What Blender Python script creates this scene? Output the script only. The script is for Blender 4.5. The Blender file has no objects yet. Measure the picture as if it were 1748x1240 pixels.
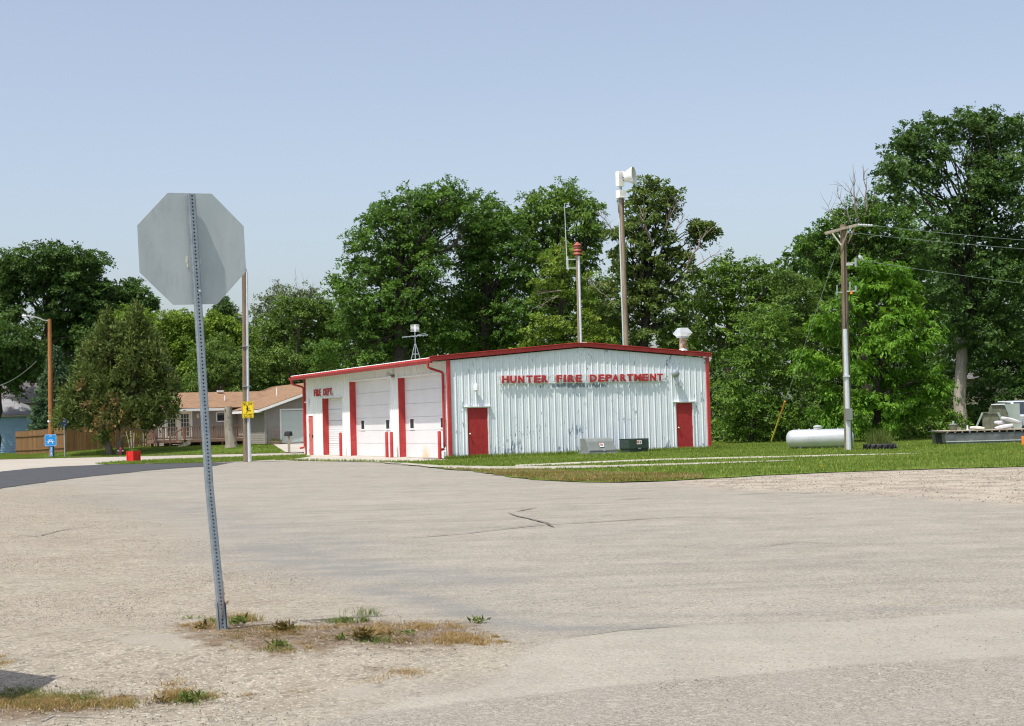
import bpy, bmesh, math, random
import numpy as np
from mathutils import Vector, Matrix, Euler
from mathutils.geometry import delaunay_2d_cdt

random.seed(7)
RNG = np.random.default_rng(7)
SC = bpy.context.scene
COL = SC.collection
PI = math.pi

# ------------------------------------------------------------------ camera, sky, sun, exposure
FPX, PITCH, ROLL, EYE = 2700.0, math.radians(2.13), 0.027, 1.48      # focal length in pixels of the 1748 px photograph
_F = Vector((0, math.cos(PITCH), math.sin(PITCH)))
_U0 = Vector((0, -math.sin(PITCH), math.cos(PITCH)))
_R0 = Vector((1, 0, 0))
_R = _R0*math.cos(ROLL) - _U0*math.sin(ROLL)
_U = _R0*math.sin(ROLL) + _U0*math.cos(ROLL)
cam_d = bpy.data.cameras.new('camera')
cam = bpy.data.objects.new('camera', cam_d)
COL.objects.link(cam)
cam_d.sensor_width = 36
cam_d.lens = FPX/1748*36
cam_d.clip_start = 0.1
cam_d.clip_end = 3000
m3 = Matrix((_R, _U, -_F)).transposed()
cam.matrix_world = Matrix.Translation((0, 0, EYE)) @ m3.to_4x4()
SC.camera = cam

SUN_TO = Vector((-0.312, -0.358, 1.0)).normalized()
SUN_EL = math.asin(SUN_TO.z)
SUN_AZ = math.atan2(SUN_TO.x, SUN_TO.y)            # clockwise from +Y
world = bpy.data.worlds.new('World')
SC.world = world
world.use_nodes = True
wn = world.node_tree.nodes
wl = world.node_tree.links
wn.clear()
wo = wn.new('ShaderNodeOutputWorld')
bg = wn.new('ShaderNodeBackground')
sky = wn.new('ShaderNodeTexSky')
sky.sky_type = 'NISHITA'
sky.sun_disc = False
sky.sun_elevation = SUN_EL
sky.sun_rotation = SUN_AZ
sky.altitude = 300
sky.air_density = 1.0
sky.dust_density = 3.3
sky.ozone_density = 1.6
bg.inputs['Strength'].default_value = 0.138
hs = wn.new('ShaderNodeHueSaturation')
hs.inputs['Saturation'].default_value = 0.72
hs.inputs['Hue'].default_value = 0.503
wl.new(sky.outputs[0], hs.inputs['Color'])
wl.new(hs.outputs[0], bg.inputs['Color'])
wl.new(bg.outputs[0], wo.inputs['Surface'])

sun_d = bpy.data.lights.new('sun', 'SUN')
sun_d.energy = 3.9
sun_d.angle = math.radians(0.55)
sun_d.color = (1.0, 0.945, 0.85)
sun = bpy.data.objects.new('sun', sun_d)
COL.objects.link(sun)
sun.rotation_euler = (-SUN_TO).to_track_quat('-Z', 'Y').to_euler()
sun.location = (0, 0, 60)

SC.render.engine = 'CYCLES'
SC.view_settings.view_transform = 'Standard'
SC.view_settings.look = 'None'
SC.view_settings.exposure = 0.40
SC.view_settings.gamma = 1.0
SC.view_settings.use_curve_mapping = False
SC.cycles.filter_width = 1.15
SC.cycles.max_bounces = 6
SC.cycles.transparent_max_bounces = 4

# ------------------------------------------------------------------ placing helpers
def ray(u, v):
    return _F + _R*((u-874)/FPX) + _U*((620-v)/FPX)

def at(u, v, Y):
    d = ray(u, v)
    return Vector((0, 0, EYE)) + d*(Y/d.y)


def sstep(a, b, x):
    t = np.clip((x-a)/(b-a), 0, 1)
    return t*t*(3-2*t)

def G(x, y):
    """height of the terrain"""
    x = np.asarray(x, float); y = np.asarray(y, float)
    bump = 0.115*np.exp(-(((x+1.9)/2.2)**2 + ((y-10.7)/1.3)**2))
    ye = 93.4 - (x+13.7)*0.25
    rise = 0.40*sstep(0.3, 8.0, y-ye)*(0.22+0.78*sstep(-35, -25, x))*(1-sstep(-6, 0, x))
    return bump + rise

def Gf(x, y):
    return float(G(x, y))

def gnd(u, v, z=None):
    """where the sight line through a photograph pixel meets the terrain"""
    d = ray(u, v)
    p = Vector((0, 0, EYE)) + d*((0-EYE)/d.z)
    if z is not None or p.y < 30:
        for _ in range(6):
            p = Vector((0, 0, EYE)) + d*(((Gf(p.x, p.y) if z is None else z)-EYE)/d.z)
    return p

# ------------------------------------------------------------------ materials
def nt(name):
    m = bpy.data.materials.new(name)
    m.use_nodes = True
    t = m.node_tree
    t.nodes.clear()
    return m, t

class N:
    """small wrapper to write node trees briefly"""
    def __init__(s, t):
        s.t = t
        s.co = None
    def n(s, typ, **kw):
        nd = s.t.nodes.new(typ)
        for k, v in kw.items():
            setattr(nd, k, v)
        return nd
    def put(s, sock, v):
        if v is None:
            return
        if isinstance(v, bpy.types.NodeSocket):
            s.t.links.new(v, sock)
        else:
            if sock.type == 'RGBA' and len(v) == 3:
                v = (*v, 1)
            sock.default_value = v
    def coords(s, kind='Object', scale=None):
        c = s.n('ShaderNodeTexCoord').outputs[kind]
        if scale is not None:
            mp = s.n('ShaderNodeMapping')
            s.t.links.new(c, mp.inputs['Vector'])
            mp.inputs['Scale'].default_value = scale
            return mp.outputs[0]
        return c
    def noise(s, co, scale, detail=3, rough=0.55, dist=0.0):
        nd = s.n('ShaderNodeTexNoise')
        s.put(nd.inputs['Vector'], co)
        nd.inputs['Scale'].default_value = scale
        nd.inputs['Detail'].default_value = detail
        nd.inputs['Roughness'].default_value = rough
        nd.inputs['Distortion'].default_value = dist
        return nd.outputs['Fac']
    def voro(s, co, scale, out='Distance', feature='F1'):
        nd = s.n('ShaderNodeTexVoronoi', feature=feature)
        s.put(nd.inputs['Vector'], co)
        nd.inputs['Scale'].default_value = scale
        return nd.outputs[out]
    def ramp(s, f, a, b, c0=0.0, c1=1.0):
        nd = s.n('ShaderNodeMapRange', interpolation_type='SMOOTHSTEP')
        s.put(nd.inputs['Value'], f)
        nd.inputs['From Min'].default_value = a
        nd.inputs['From Max'].default_value = b
        nd.inputs['To Min'].default_value = c0
        nd.inputs['To Max'].default_value = c1
        return nd.outputs[0]
    def math(s, op, a, b=None):
        nd = s.n('ShaderNodeMath', operation=op)
        s.put(nd.inputs[0], a)
        if b is not None:
            s.put(nd.inputs[1], b)
        return nd.outputs[0]
    def mix(s, f, a, b, typ='MIX'):
        nd = s.n('ShaderNodeMix', data_type='RGBA', blend_type=typ)
        s.put(nd.inputs[0], f)
        s.put(nd.inputs[6], a)
        s.put(nd.inputs[7], b)
        return nd.outputs[2]
    def attr(s, name, out='Fac'):
        return s.n('ShaderNodeAttribute', attribute_name=name).outputs[out]
    def bump(s, h, strength=0.3, dist=0.01):
        nd = s.n('ShaderNodeBump')
        nd.inputs['Strength'].default_value = strength
        nd.inputs['Distance'].default_value = dist
        s.put(nd.inputs['Height'], h)
        return nd.outputs[0]
    def pbsdf(s, color, rough=0.8, metal=0.0, normal=None, spec=0.3):
        b = s.n('ShaderNodeBsdfPrincipled')
        s.put(b.inputs['Base Color'], color)
        s.put(b.inputs['Roughness'], rough)
        s.put(b.inputs['Metallic'], metal)
        s.put(b.inputs['Specular IOR Level'], spec)
        if normal is not None:
            s.put(b.inputs['Normal'], normal)
        return b.outputs[0]
    def out(s, sh):
        o = s.n('ShaderNodeOutputMaterial')
        s.t.links.new(sh, o.inputs['Surface'])

def mottled(name, c1, c2, scale=3.0, rough=0.7, metal=0.0, c3=None, s3=0.6, t3=(0.55, 0.75), bump=0.0, bscale=40, stretch=(1, 1, 1), spec=0.3):
    m, t = nt(name)
    n = N(t)
    co = n.coords('Object', stretch)
    col = n.mix(n.ramp(n.noise(co, scale, 5), 0.3, 0.7), c1, c2)
    if c3:
        col = n.mix(n.ramp(n.noise(co, s3, 6, 0.7), *t3), col, c3)
    nm = n.bump(n.noise(co, bscale, 3), bump, 0.01) if bump else None
    n.out(n.pbsdf(col, rough, metal, nm, spec))
    return m

M = {}
M['white_sheet'] = None
def painted_sheet():
    """old white paint with grey-blue chipped flecks, stronger low down and in vertical runs"""
    m, t = nt('chipped_white_paint')
    n = N(t)
    co = n.coords('Object')
    st = n.coords('Object', (1, 1, 0.28))
    base = n.mix(n.ramp(n.noise(co, 0.9, 3), 0.3, 0.7), (0.70, 0.755, 0.815), (0.775, 0.815, 0.86))
    streak = n.noise(n.coords('Object', (5, 5, 0.25)), 2.0, 4, 0.6)
    base = n.mix(n.ramp(streak, 0.5, 0.8, 0, 0.5), base, (0.50, 0.56, 0.61))
    chip = n.noise(st, 9.0, 6, 0.75)
    reg = n.noise(co, 0.55, 3)
    thr = n.math('SUBTRACT', 0.865, n.math('MULTIPLY', reg, 0.47))
    sx = n.n('ShaderNodeSeparateXYZ')
    t.links.new(co, sx.inputs[0])
    zz_, xx_ = sx.outputs[2], sx.outputs[0]
    low = n.ramp(zz_, 0.55, 0.05, 0, 0.10)
    ghost = n.math('MULTIPLY', n.math('MULTIPLY', n.ramp(zz_, 2.82, 2.95), n.ramp(zz_, 3.12, 3.02)), n.math('MULTIPLY', n.ramp(xx_, 2.4, 4.0), n.ramp(xx_, 8.2, 6.8)))
    corner = n.math('MULTIPLY', n.ramp(zz_, 3.7, 3.95), n.ramp(xx_, 10.0, 10.4))
    thr = n.math('SUBTRACT', thr, low)
    thr = n.math('SUBTRACT', thr, n.math('MULTIPLY', ghost, 0.16))
    thr = n.math('SUBTRACT', thr, n.math('MULTIPLY', corner, 0.09))
    d = n.math('SUBTRACT', chip, thr)
    chipm = n.ramp(d, -0.01, 0.02)
    col = n.mix(chipm, base, (0.21, 0.27, 0.34))
    n.out(n.pbsdf(col, 0.5, 0.0, n.bump(chip, 0.05, 0.005), 0.35))
    return m
M['white_sheet'] = painted_sheet()
M['white_side'] = mottled('white_wall_paint', (0.76, 0.78, 0.77), (0.82, 0.83, 0.82), 1.2, 0.5, c3=(0.66, 0.68, 0.66), s3=2.0, t3=(0.6, 0.85))
M['red'] = mottled('faded_red_paint', (0.40, 0.035, 0.035), (0.47, 0.055, 0.05), 2.2, 0.5, c3=(0.55, 0.11, 0.09), s3=1.5, t3=(0.55, 0.8))
M['red_door'] = mottled('red_door_paint', (0.33, 0.025, 0.027), (0.39, 0.036, 0.037), 5, 0.62, bump=0.1)
M['pink_door'] = mottled('sun_bleached_red_paint', (0.52, 0.10, 0.09), (0.58, 0.14, 0.12), 3, 0.6)
M['soffit'] = mottled('cream_soffit', (0.68, 0.66, 0.55), (0.74, 0.71, 0.60), 2, 0.6)
M['white'] = mottled('white_trim', (0.74, 0.75, 0.76), (0.80, 0.80, 0.80), 3, 0.45)
M['white_clean'] = mottled('white_gloss', (0.74, 0.75, 0.74), (0.80, 0.80, 0.78), 1.5, 0.35, c3=(0.6, 0.6, 0.57), s3=1.2, t3=(0.6, 0.9))
M['dark'] = mottled('hollow_shade_paint', (0.012, 0.013, 0.015), (0.02, 0.02, 0.022), 3, 0.6)
M['glass'] = mottled('window_glass', (0.02, 0.026, 0.032), (0.035, 0.045, 0.055), 2, 0.06, spec=0.8)
M['galv'] = mottled('galvanised_steel', (0.33, 0.37, 0.40), (0.42, 0.46, 0.49), 14, 0.42, 0.55, bump=0.03)
M['galv_dark'] = mottled('galvanised_post_steel', (0.23, 0.275, 0.32), (0.30, 0.345, 0.39), 16, 0.5, 0.35, c3=(0.19, 0.21, 0.23), s3=6, t3=(0.6, 0.8), bump=0.04)
M['sign_back'] = mottled('aluminium_sign_back', (0.45, 0.50, 0.515), (0.51, 0.555, 0.57), 5, 0.5, 0.22, c3=(0.40, 0.44, 0.46), s3=4, t3=(0.50, 0.72), stretch=(1, 1, 0.35), bump=0.03)
M['alu'] = mottled('bare_aluminium', (0.55, 0.57, 0.58), (0.66, 0.68, 0.68), 6, 0.38, 0.5)
M['conduit'] = mottled('pale_grey_conduit', (0.52, 0.57, 0.62), (0.6, 0.64, 0.68), 6, 0.42, 0.2)
M['horn_white'] = mottled('ivory_horn_paint', (0.72, 0.72, 0.68), (0.78, 0.78, 0.73), 3, 0.4)
M['brick_red'] = mottled('rusty_red_enamel', (0.26, 0.07, 0.05), (0.33, 0.09, 0.065), 12, 0.55)
M['rust'] = mottled('rusted_flue', (0.22, 0.10, 0.05), (0.42, 0.36, 0.30), 6, 0.7, 0.2)
def wood(name, c1, c2, c3, sc=9, st=(1, 1, 0.07)):
    m, t = nt(name)
    n = N(t)
    co = n.coords('Object', st)
    rnd = n.n('ShaderNodeObjectInfo').outputs['Random']
    sh = n.n('ShaderNodeVectorMath', operation='ADD')
    t.links.new(co, sh.inputs[0])
    cx_ = n.n('ShaderNodeCombineXYZ')
    t.links.new(n.math('MULTIPLY', rnd, 37.0), cx_.inputs[0])
    t.links.new(n.math('MULTIPLY', rnd, 91.0), cx_.inputs[2])
    t.links.new(cx_.outputs[0], sh.inputs[1])
    co = sh.outputs[0]
    f = n.noise(co, sc, 6, 0.65)
    col = n.mix(n.ramp(f, 0.3, 0.7), c1, c2)
    g = n.noise(n.coords('Object', (st[0]*2, st[1]*2, st[2]*2)), sc*2.5, 4, 0.6)
    col = n.mix(n.ramp(g, 0.56, 0.72), col, c3)
    gain = n.n('ShaderNodeHueSaturation')
    t.links.new(col, gain.inputs['Color'])
    t.links.new(n.ramp(rnd, 0.0, 1.0, 0.84, 1.18), gain.inputs['Value'])
    n.out(n.pbsdf(gain.outputs[0], 0.85, 0, n.bump(f, 0.5, 0.01), 0.15))
    return m
M['pole_orange'] = wood('treated_orange_pole_wood', (0.24, 0.10, 0.036), (0.34, 0.16, 0.065), (0.09, 0.038, 0.02))
M['pole_brown'] = wood('weathered_pole_wood', (0.17, 0.13, 0.09), (0.29, 0.228, 0.165), (0.07, 0.05, 0.036))
M['pole_grey'] = wood('grey_crossarm_wood', (0.26, 0.22, 0.18), (0.40, 0.35, 0.29), (0.13, 0.105, 0.085))
M['fence_wood'] = wood('stained_fence_wood', (0.155, 0.085, 0.038), (0.235, 0.135, 0.066), (0.30, 0.20, 0.115), 5)
M['deck_wood'] = wood('reddish_deck_wood', (0.22, 0.13, 0.10), (0.31, 0.20, 0.155), (0.14, 0.09, 0.07), 6)
M['deck_grey'] = wood('greyed_deck_wood', (0.34, 0.29, 0.23), (0.44, 0.38, 0.31), (0.2, 0.17, 0.14), 6)
M['bark'] = wood('grey_brown_bark', (0.10, 0.085, 0.07), (0.20, 0.17, 0.14), (0.04, 0.033, 0.028), 5, (1, 1, 0.2))
M['bark_pale'] = wood('pale_furrowed_bark', (0.25, 0.22, 0.185), (0.38, 0.34, 0.29), (0.13, 0.11, 0.09), 4, (1, 1, 0.2))
M['bark_dark'] = wood('dark_bark', (0.035, 0.03, 0.026), (0.07, 0.06, 0.05), (0.02, 0.018, 0.015), 5, (1, 1, 0.2))
M['dead_twig'] = mottled('dead_twig', (0.22, 0.18, 0.15), (0.32, 0.27, 0.23), 6, 0.8)
M['rubber'] = mottled('tyre_rubber', (0.02, 0.02, 0.021), (0.04, 0.04, 0.04), 8, 0.7, c3=(0.09, 0.08, 0.07), s3=4, t3=(0.55, 0.8), bump=0.1)
M['yellow'] = mottled('yellow_sign_face', (0.78, 0.56, 0.015), (0.82, 0.60, 0.02), 8, 0.4)
M['black'] = mottled('black_paint', (0.012, 0.012, 0.012), (0.02, 0.02, 0.02), 5, 0.35, spec=0.5)
M['blue'] = mottled('bright_blue_sign', (0.012, 0.23, 0.62), (0.02, 0.27, 0.68), 3, 0.4)
M['navy'] = mottled('dark_blue_sign', (0.02, 0.055, 0.30), (0.03, 0.075, 0.36), 4, 0.4)
M['planter_red'] = mottled('bright_red_planter_paint', (0.60, 0.015, 0.012), (0.66, 0.025, 0.02), 5, 0.45)
M['hydrant'] = mottled('faded_hydrant_paint', (0.45, 0.05, 0.09), (0.55, 0.10, 0.14), 9, 0.5)
M['grey_box'] = mottled('grey_cabinet_paint', (0.17, 0.19, 0.187), (0.205, 0.225, 0.22), 3, 0.5, c3=(0.25, 0.27, 0.26), s3=2, t3=(0.6, 0.8))
M['green_box'] = mottled('dark_green_cabinet_paint', (0.028, 0.05, 0.04), (0.04, 0.064, 0.052), 4, 0.42)
M['sticker_red'] = mottled('sticker_red', (0.55, 0.12, 0.10), (0.6, 0.16, 0.13), 9, 0.5)
M['concrete'] = mottled('pale_concrete', (0.36, 0.335, 0.295), (0.43, 0.405, 0.36), 1.2, 0.9, c3=(0.30, 0.27, 0.225), s3=0.5, t3=(0.52, 0.75), bump=0.2)
M['cushion'] = mottled('white_vinyl_cushion', (0.50, 0.485, 0.51), (0.66, 0.64, 0.66), 3, 0.6)
M['olive'] = mottled('olive_blind_panel', (0.11, 0.12, 0.08), (0.16, 0.17, 0.12), 6, 0.8, c3=(0.22, 0.22, 0.17), s3=9, t3=(0.6, 0.8))
M['olive_pale'] = mottled('pale_grey_green_panel', (0.26, 0.32, 0.28), (0.32, 0.38, 0.34), 3, 0.7)
M['pontoon'] = mottled('weathered_dark_aluminium', (0.10, 0.11, 0.12), (0.18, 0.19, 0.20), 1.6, 0.5, 0.4, c3=(0.27, 0.27, 0.26), s3=3, t3=(0.5, 0.75))
M['orange'] = mottled('orange_marker', (0.75, 0.22, 0.03), (0.85, 0.30, 0.05), 3, 0.5)
M['tank'] = mottled('silver_tank_paint', (0.48, 0.50, 0.52), (0.58, 0.60, 0.62), 2.2, 0.34, 0.35, c3=(0.30, 0.26, 0.25), s3=3.0, t3=(0.63, 0.8), stretch=(0.5, 1, 1))
M['siding_grey'] = mottled('taupe_vinyl_siding', (0.275, 0.25, 0.23), (0.31, 0.285, 0.262), 2, 0.7)
M['siding_blue'] = mottled('light_blue_siding', (0.21, 0.33, 0.47), (0.25, 0.37, 0.51), 2, 0.7)
M['siding_tan'] = mottled('tan_siding', (0.20, 0.20, 0.135), (0.25, 0.24, 0.17), 2, 0.7)
M['cream'] = mottled('cream_door_paint', (0.62, 0.60, 0.50), (0.68, 0.66, 0.56), 2, 0.5)
M['bluegarage'] = mottled('pale_grey_green_garage_door', (0.48, 0.545, 0.53), (0.52, 0.58, 0.565), 2, 0.55)
def shingle(name, c1, c2, c3):
    m, t = nt(name)
    n = N(t)
    co = n.coords('Object')
    br = n.n('ShaderNodeTexBrick')
    n.put(br.inputs['Vector'], n.coords('UV'))
    br.inputs['Color1'].default_value = (*c1, 1)
    br.inputs['Color2'].default_value = (*c2, 1)
    br.inputs['Mortar'].default_value = (*[x*0.5 for x in c1], 1)
    br.inputs['Scale'].default_value = 1.0
    br.inputs['Mortar Size'].default_value = 0.012
    br.inputs['Brick Width'].default_value = 0.33
    br.inputs['Row Height'].default_value = 0.14
    col = n.mix(n.ramp(n.noise(co, 1.6, 6, 0.7), 0.35, 0.65, 0, 0.8), br.outputs[0], c3)
    n.out(n.pbsdf(col, 0.9, 0, n.bump(n.noise(co, 60, 3), 0.3, 0.01), 0.1))
    return m
M['shingle_tan'] = shingle('tan_asphalt_shingles', (0.20, 0.125, 0.078), (0.32, 0.205, 0.132), (0.26, 0.165, 0.106))
M['shingle_grey'] = shingle('grey_asphalt_shingles', (0.20, 0.20, 0.215), (0.29, 0.29, 0.305), (0.245, 0.245, 0.26))
M['shingle_dark'] = shingle('dark_grey_asphalt_shingles', (0.11, 0.10, 0.105), (0.16, 0.15, 0.15), (0.135, 0.125, 0.125))

def door_white():
    m, t = nt('white_overhead_door')
    n = N(t)
    co = n.coords('Object')
    base = n.mix(n.ramp(n.noise(co, 0.8, 4), 0.3, 0.7), (0.70, 0.70, 0.715), (0.75, 0.745, 0.755))
    st = n.attr('stain')
    st = n.math('MULTIPLY', st, n.ramp(n.noise(co, 3.5, 5, 0.7), 0.2, 0.75, 0.35, 1.0))
    col = n.mix(n.ramp(st, 0.02, 1.0), base, (0.62, 0.40, 0.12))
    n.out(n.pbsdf(col, 0.45, 0, None, 0.35))
    return m
M['white_door'] = door_white()

def foliage(name, dark, mid, light, transl=0.26, rough=0.5):
    m, t = nt(name)
    n = N(t)
    f = n.attr('tint')
    cr = n.n('ShaderNodeValToRGB')
    n.put(cr.inputs[0], f)
    e = cr.color_ramp.elements
    e[0].position = 0.0; e[0].color = (*dark, 1)
    e[1].position = 1.0; e[1].color = (*light, 1)
    x = e.new(0.5); x.color = (*mid, 1)
    col = cr.outputs[0]
    b = n.n('ShaderNodeBsdfPrincipled')
    n.put(b.inputs['Base Color'], col)
    b.inputs['Roughness'].default_value = rough
    b.inputs['Specular IOR Level'].default_value = 0.18
    tr = n.n('ShaderNodeBsdfTranslucent')
    n.put(tr.inputs['Color'], n.mix(0.5, col, (light[0]*1.3, light[1]*1.35, light[2]*0.8)))
    mx = n.n('ShaderNodeMixShader')
    mx.inputs[0].default_value = transl
    t.links.new(b.outputs[0], mx.inputs[1])
    t.links.new(tr.outputs[0], mx.inputs[2])
    n.out(mx.outputs[0])
    return m
M['leaf_elm'] = foliage('elm_leaves', (0.032, 0.074, 0.014), (0.078, 0.162, 0.026), (0.175, 0.3, 0.048))
M['leaf_dark'] = foliage('dark_maple_leaves', (0.029, 0.066, 0.017), (0.063, 0.127, 0.029), (0.13, 0.215, 0.048))
M['leaf_lime'] = foliage('lime_leaves', (0.085, 0.145, 0.018), (0.165, 0.26, 0.032), (0.25, 0.36, 0.05))
M['leaf_bright'] = foliage('bright_walnut_leaves', (0.045, 0.115, 0.012), (0.12, 0.255, 0.024), (0.235, 0.41, 0.045), 0.35)
M['leaf_mid'] = foliage('fresh_green_leaves', (0.048, 0.1, 0.016), (0.112, 0.205, 0.032), (0.21, 0.33, 0.058))
M['leaf_yellow'] = foliage('yellow_green_leaves', (0.07, 0.125, 0.016), (0.135, 0.22, 0.028), (0.28, 0.34, 0.05))
M['leaf_olive'] = foliage('olive_leaves', (0.042, 0.085, 0.018), (0.095, 0.17, 0.032), (0.19, 0.275, 0.056))
M['leaf_grey'] = foliage('grey_green_leaves', (0.09, 0.125, 0.06), (0.15, 0.195, 0.1), (0.22, 0.27, 0.15))
M['leaf_ash'] = foliage('ash_leaves', (0.06, 0.098, 0.024), (0.115, 0.175, 0.04), (0.2, 0.26, 0.065))
M['leaf_cedar'] = foliage('cedar_sprays', (0.04, 0.068, 0.018), (0.1, 0.145, 0.034), (0.2, 0.24, 0.058), 0.18)
M['leaf_cedar_dry'] = foliage('browned_cedar_sprays', (0.12, 0.085, 0.03), (0.19, 0.13, 0.05), (0.26, 0.19, 0.08), 0.18)
M['leaf_spruce'] = foliage('blue_green_spruce_needles', (0.038, 0.075, 0.036), (0.08, 0.145, 0.07), (0.15, 0.235, 0.125), 0.1)
M['leaf_bluespruce'] = foliage('pale_blue_spruce_needles', (0.09, 0.16, 0.13), (0.15, 0.24, 0.2), (0.2, 0.3, 0.26), 0.1)
M['grass'] = foliage('lawn_grass_blades', (0.1, 0.155, 0.022), (0.165, 0.235, 0.038), (0.26, 0.31, 0.075), 0.3)
M['grass_dry'] = foliage('dry_orange_grass', (0.2, 0.12, 0.04), (0.33, 0.215, 0.085), (0.46, 0.36, 0.19), 0.3)
M['weed_green'] = foliage('weed_leaves', (0.06, 0.09, 0.02), (0.11, 0.15, 0.035), (0.20, 0.24, 0.07), 0.3)
M['weed_red'] = foliage('reddened_weed_leaves', (0.10, 0.05, 0.025), (0.17, 0.09, 0.04), (0.16, 0.17, 0.05), 0.25)
M['dandelion'] = foliage('dandelion_petals', (0.7, 0.45, 0.02), (0.75, 0.5, 0.03), (0.8, 0.55, 0.04), 0.1)

# ------------------------------------------------------------------ object helpers
def link(o, parent=None):
    COL.objects.link(o)
    if parent is not None:
        o.parent = parent
    return o

def thing(name, label, cat, loc=(0, 0, 0), rz=0.0, group=None):
    o = bpy.data.objects.new(name, None)
    o.empty_display_size = 0.2
    link(o)
    o.location = loc
    o.rotation_euler = (0, 0, rz)
    o['label'] = label
    o['category'] = cat
    if group:
        o['group'] = group
    return o

def tag(o, label=None, cat=None, group=None, kind=None):
    for k, v in (('label', label), ('category', cat), ('group', group), ('kind', kind)):
        if v:
            o[k] = v
    return o

class MB:
    def __init__(s):
        s.v = []
        s.f = []
    def poly(s, pts, faces):
        b = len(s.v)
        s.v += [tuple(p) for p in pts]
        s.f += [tuple(b+i for i in f) for f in faces]
        return s
    def box(s, c, d, rz=0.0, rx=0.0, ry=0.0):
        e = Euler((rx, ry, rz)).to_matrix()
        c = Vector(c)
        p = [c + e @ Vector((sx*d[0]/2, sy*d[1]/2, sz*d[2]/2)) for sz in (-1, 1) for sy in (-1, 1) for sx in (-1, 1)]
        return s.poly(p, [(0, 2, 3, 1), (4, 5, 7, 6), (0, 1, 5, 4), (2, 6, 7, 3), (0, 4, 6, 2), (1, 3, 7, 5)])
    def bar(s, a, b, w, h=None):
        """square bar from a to b"""
        a = Vector(a); b = Vector(b)
        d = (b-a)
        q = d.to_track_quat('Z', 'Y').to_matrix()
        h = h or w
        p = [base + q @ Vector((sx*w/2, sy*h/2, 0)) for base in (a, b) for sx, sy in ((-1, -1), (1, -1), (1, 1), (-1, 1))]
        return s.poly(p, [(3, 2, 1, 0), (4, 5, 6, 7), (0, 1, 5, 4), (1, 2, 6, 5), (2, 3, 7, 6), (3, 0, 4, 7)])
    def tube(s, pts, radii, n=8, caps=True):
        pts = [Vector(p) for p in pts]
        if not hasattr(radii, '__len__'):
            radii = [radii]*len(pts)
        b = len(s.v)
        ref = Vector((0.31, 0.17, 0.93)).normalized()
        for i, p in enumerate(pts):
            d = (pts[min(i+1, len(pts)-1)] - pts[max(i-1, 0)]).normalized()
            r = ref if abs(d.dot(ref)) < 0.97 else Vector((1, 0, 0))
            x = d.cross(r).normalized()
            y = d.cross(x)
            for k in range(n):
                a = 2*PI*k/n
                s.v.append(tuple(p + (x*math.cos(a) + y*math.sin(a))*radii[i]))
        for i in range(len(pts)-1):
            for k in range(n):
                k2 = (k+1) % n
                s.f.append((b+i*n+k, b+i*n+k2, b+(i+1)*n+k2, b+(i+1)*n+k))
        if caps:
            s.f.append(tuple(b+k for k in range(n))[::-1])
            s.f.append(tuple(b+(len(pts)-1)*n+k for k in range(n)))
        return s
    def lathe(s, prof, o=(0, 0, 0), n=20, axis=None):
        """prof: (radius, height) pairs about +Z, or about `axis`"""
        q = Matrix.Identity(3) if axis is None else Vector(axis).to_track_quat('Z', 'Y').to_matrix()
        o = Vector(o)
        b = len(s.v)
        for r, z in prof:
            for k in range(n):
                a = 2*PI*k/n
                s.v.append(tuple(o + q @ Vector((r*math.cos(a), r*math.sin(a), z))))
        for i in range(len(prof)-1):
            for k in range(n):
                k2 = (k+1) % n
                s.f.append((b+i*n+k, b+i*n+k2, b+(i+1)*n+k2, b+(i+1)*n+k))
        s.f.append(tuple(b+k for k in range(n))[::-1])
        s.f.append(tuple(b+(len(prof)-1)*n+k for k in range(n)))
        return s
    def prism(s, poly, h0, h1, fr=None):
        """polygon (a,b) extruded from c=h0 to h1; fr maps (a,b,c) to a point"""
        fr = fr or (lambda a, b, c: (a, b, c))
        n = len(poly)
        p = [fr(a, b, h0) for a, b in poly] + [fr(a, b, h1) for a, b in poly]
        return s.poly(p, [tuple(range(n))[::-1], tuple(range(n, 2*n))] + [(i, (i+1) % n, n+(i+1) % n, n+i) for i in range(n)])
    def mesh(s, name, mat, smooth=False):
        me = bpy.data.meshes.new(name)
        me.from_pydata(s.v, [], s.f)
        me.materials.append(mat)
        me.validate()
        if smooth:
            me.polygons.foreach_set('use_smooth', [True]*len(me.polygons))
            me.set_sharp_from_angle(angle=math.radians(35))
        me.update()
        return me
    def build(s, name, mat, parent=None, smooth=False, bevel=0.0):
        me = s.mesh(name, mat, smooth)
        bm = bmesh.new()
        bm.from_mesh(me)
        bmesh.ops.recalc_face_normals(bm, faces=bm.faces)
        bm.to_mesh(me)
        bm.free()
        o = link(bpy.data.objects.new(name, me), parent)
        if bevel:
            b = o.modifiers.new('bevel', 'BEVEL')
            b.width = bevel
            b.segments = 2
            b.limit_method = 'ANGLE'
        return o

def fast_mesh(name, V, F, mat, attrs=None, smooth=False):
    """V (n,3), F (m,k) numpy"""
    me = bpy.data.meshes.new(name)
    V = np.asarray(V, np.float32); F = np.asarray(F, np.int32)
    me.vertices.add(len(V))
    me.vertices.foreach_set('co', V.ravel())
    k = F.shape[1]
    me.loops.add(F.size)
    me.loops.foreach_set('vertex_index', F.ravel())
    me.polygons.add(len(F))
    me.polygons.foreach_set('loop_start', np.arange(0, F.size, k, dtype=np.int32))
    me.polygons.foreach_set('loop_total', np.full(len(F), k, np.int32))
    if smooth:
        me.polygons.foreach_set('use_smooth', np.ones(len(F), bool))
    me.update(calc_edges=True)
    for an, (dom, data) in (attrs or {}).items():
        a = me.attributes.new(an, 'FLOAT', dom)
        a.data.foreach_set('value', np.asarray(data, np.float32))
    me.materials.append(mat)
    return me

def mobj(name, me, parent=None):
    return link(bpy.data.objects.new(name, me), parent)

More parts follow.
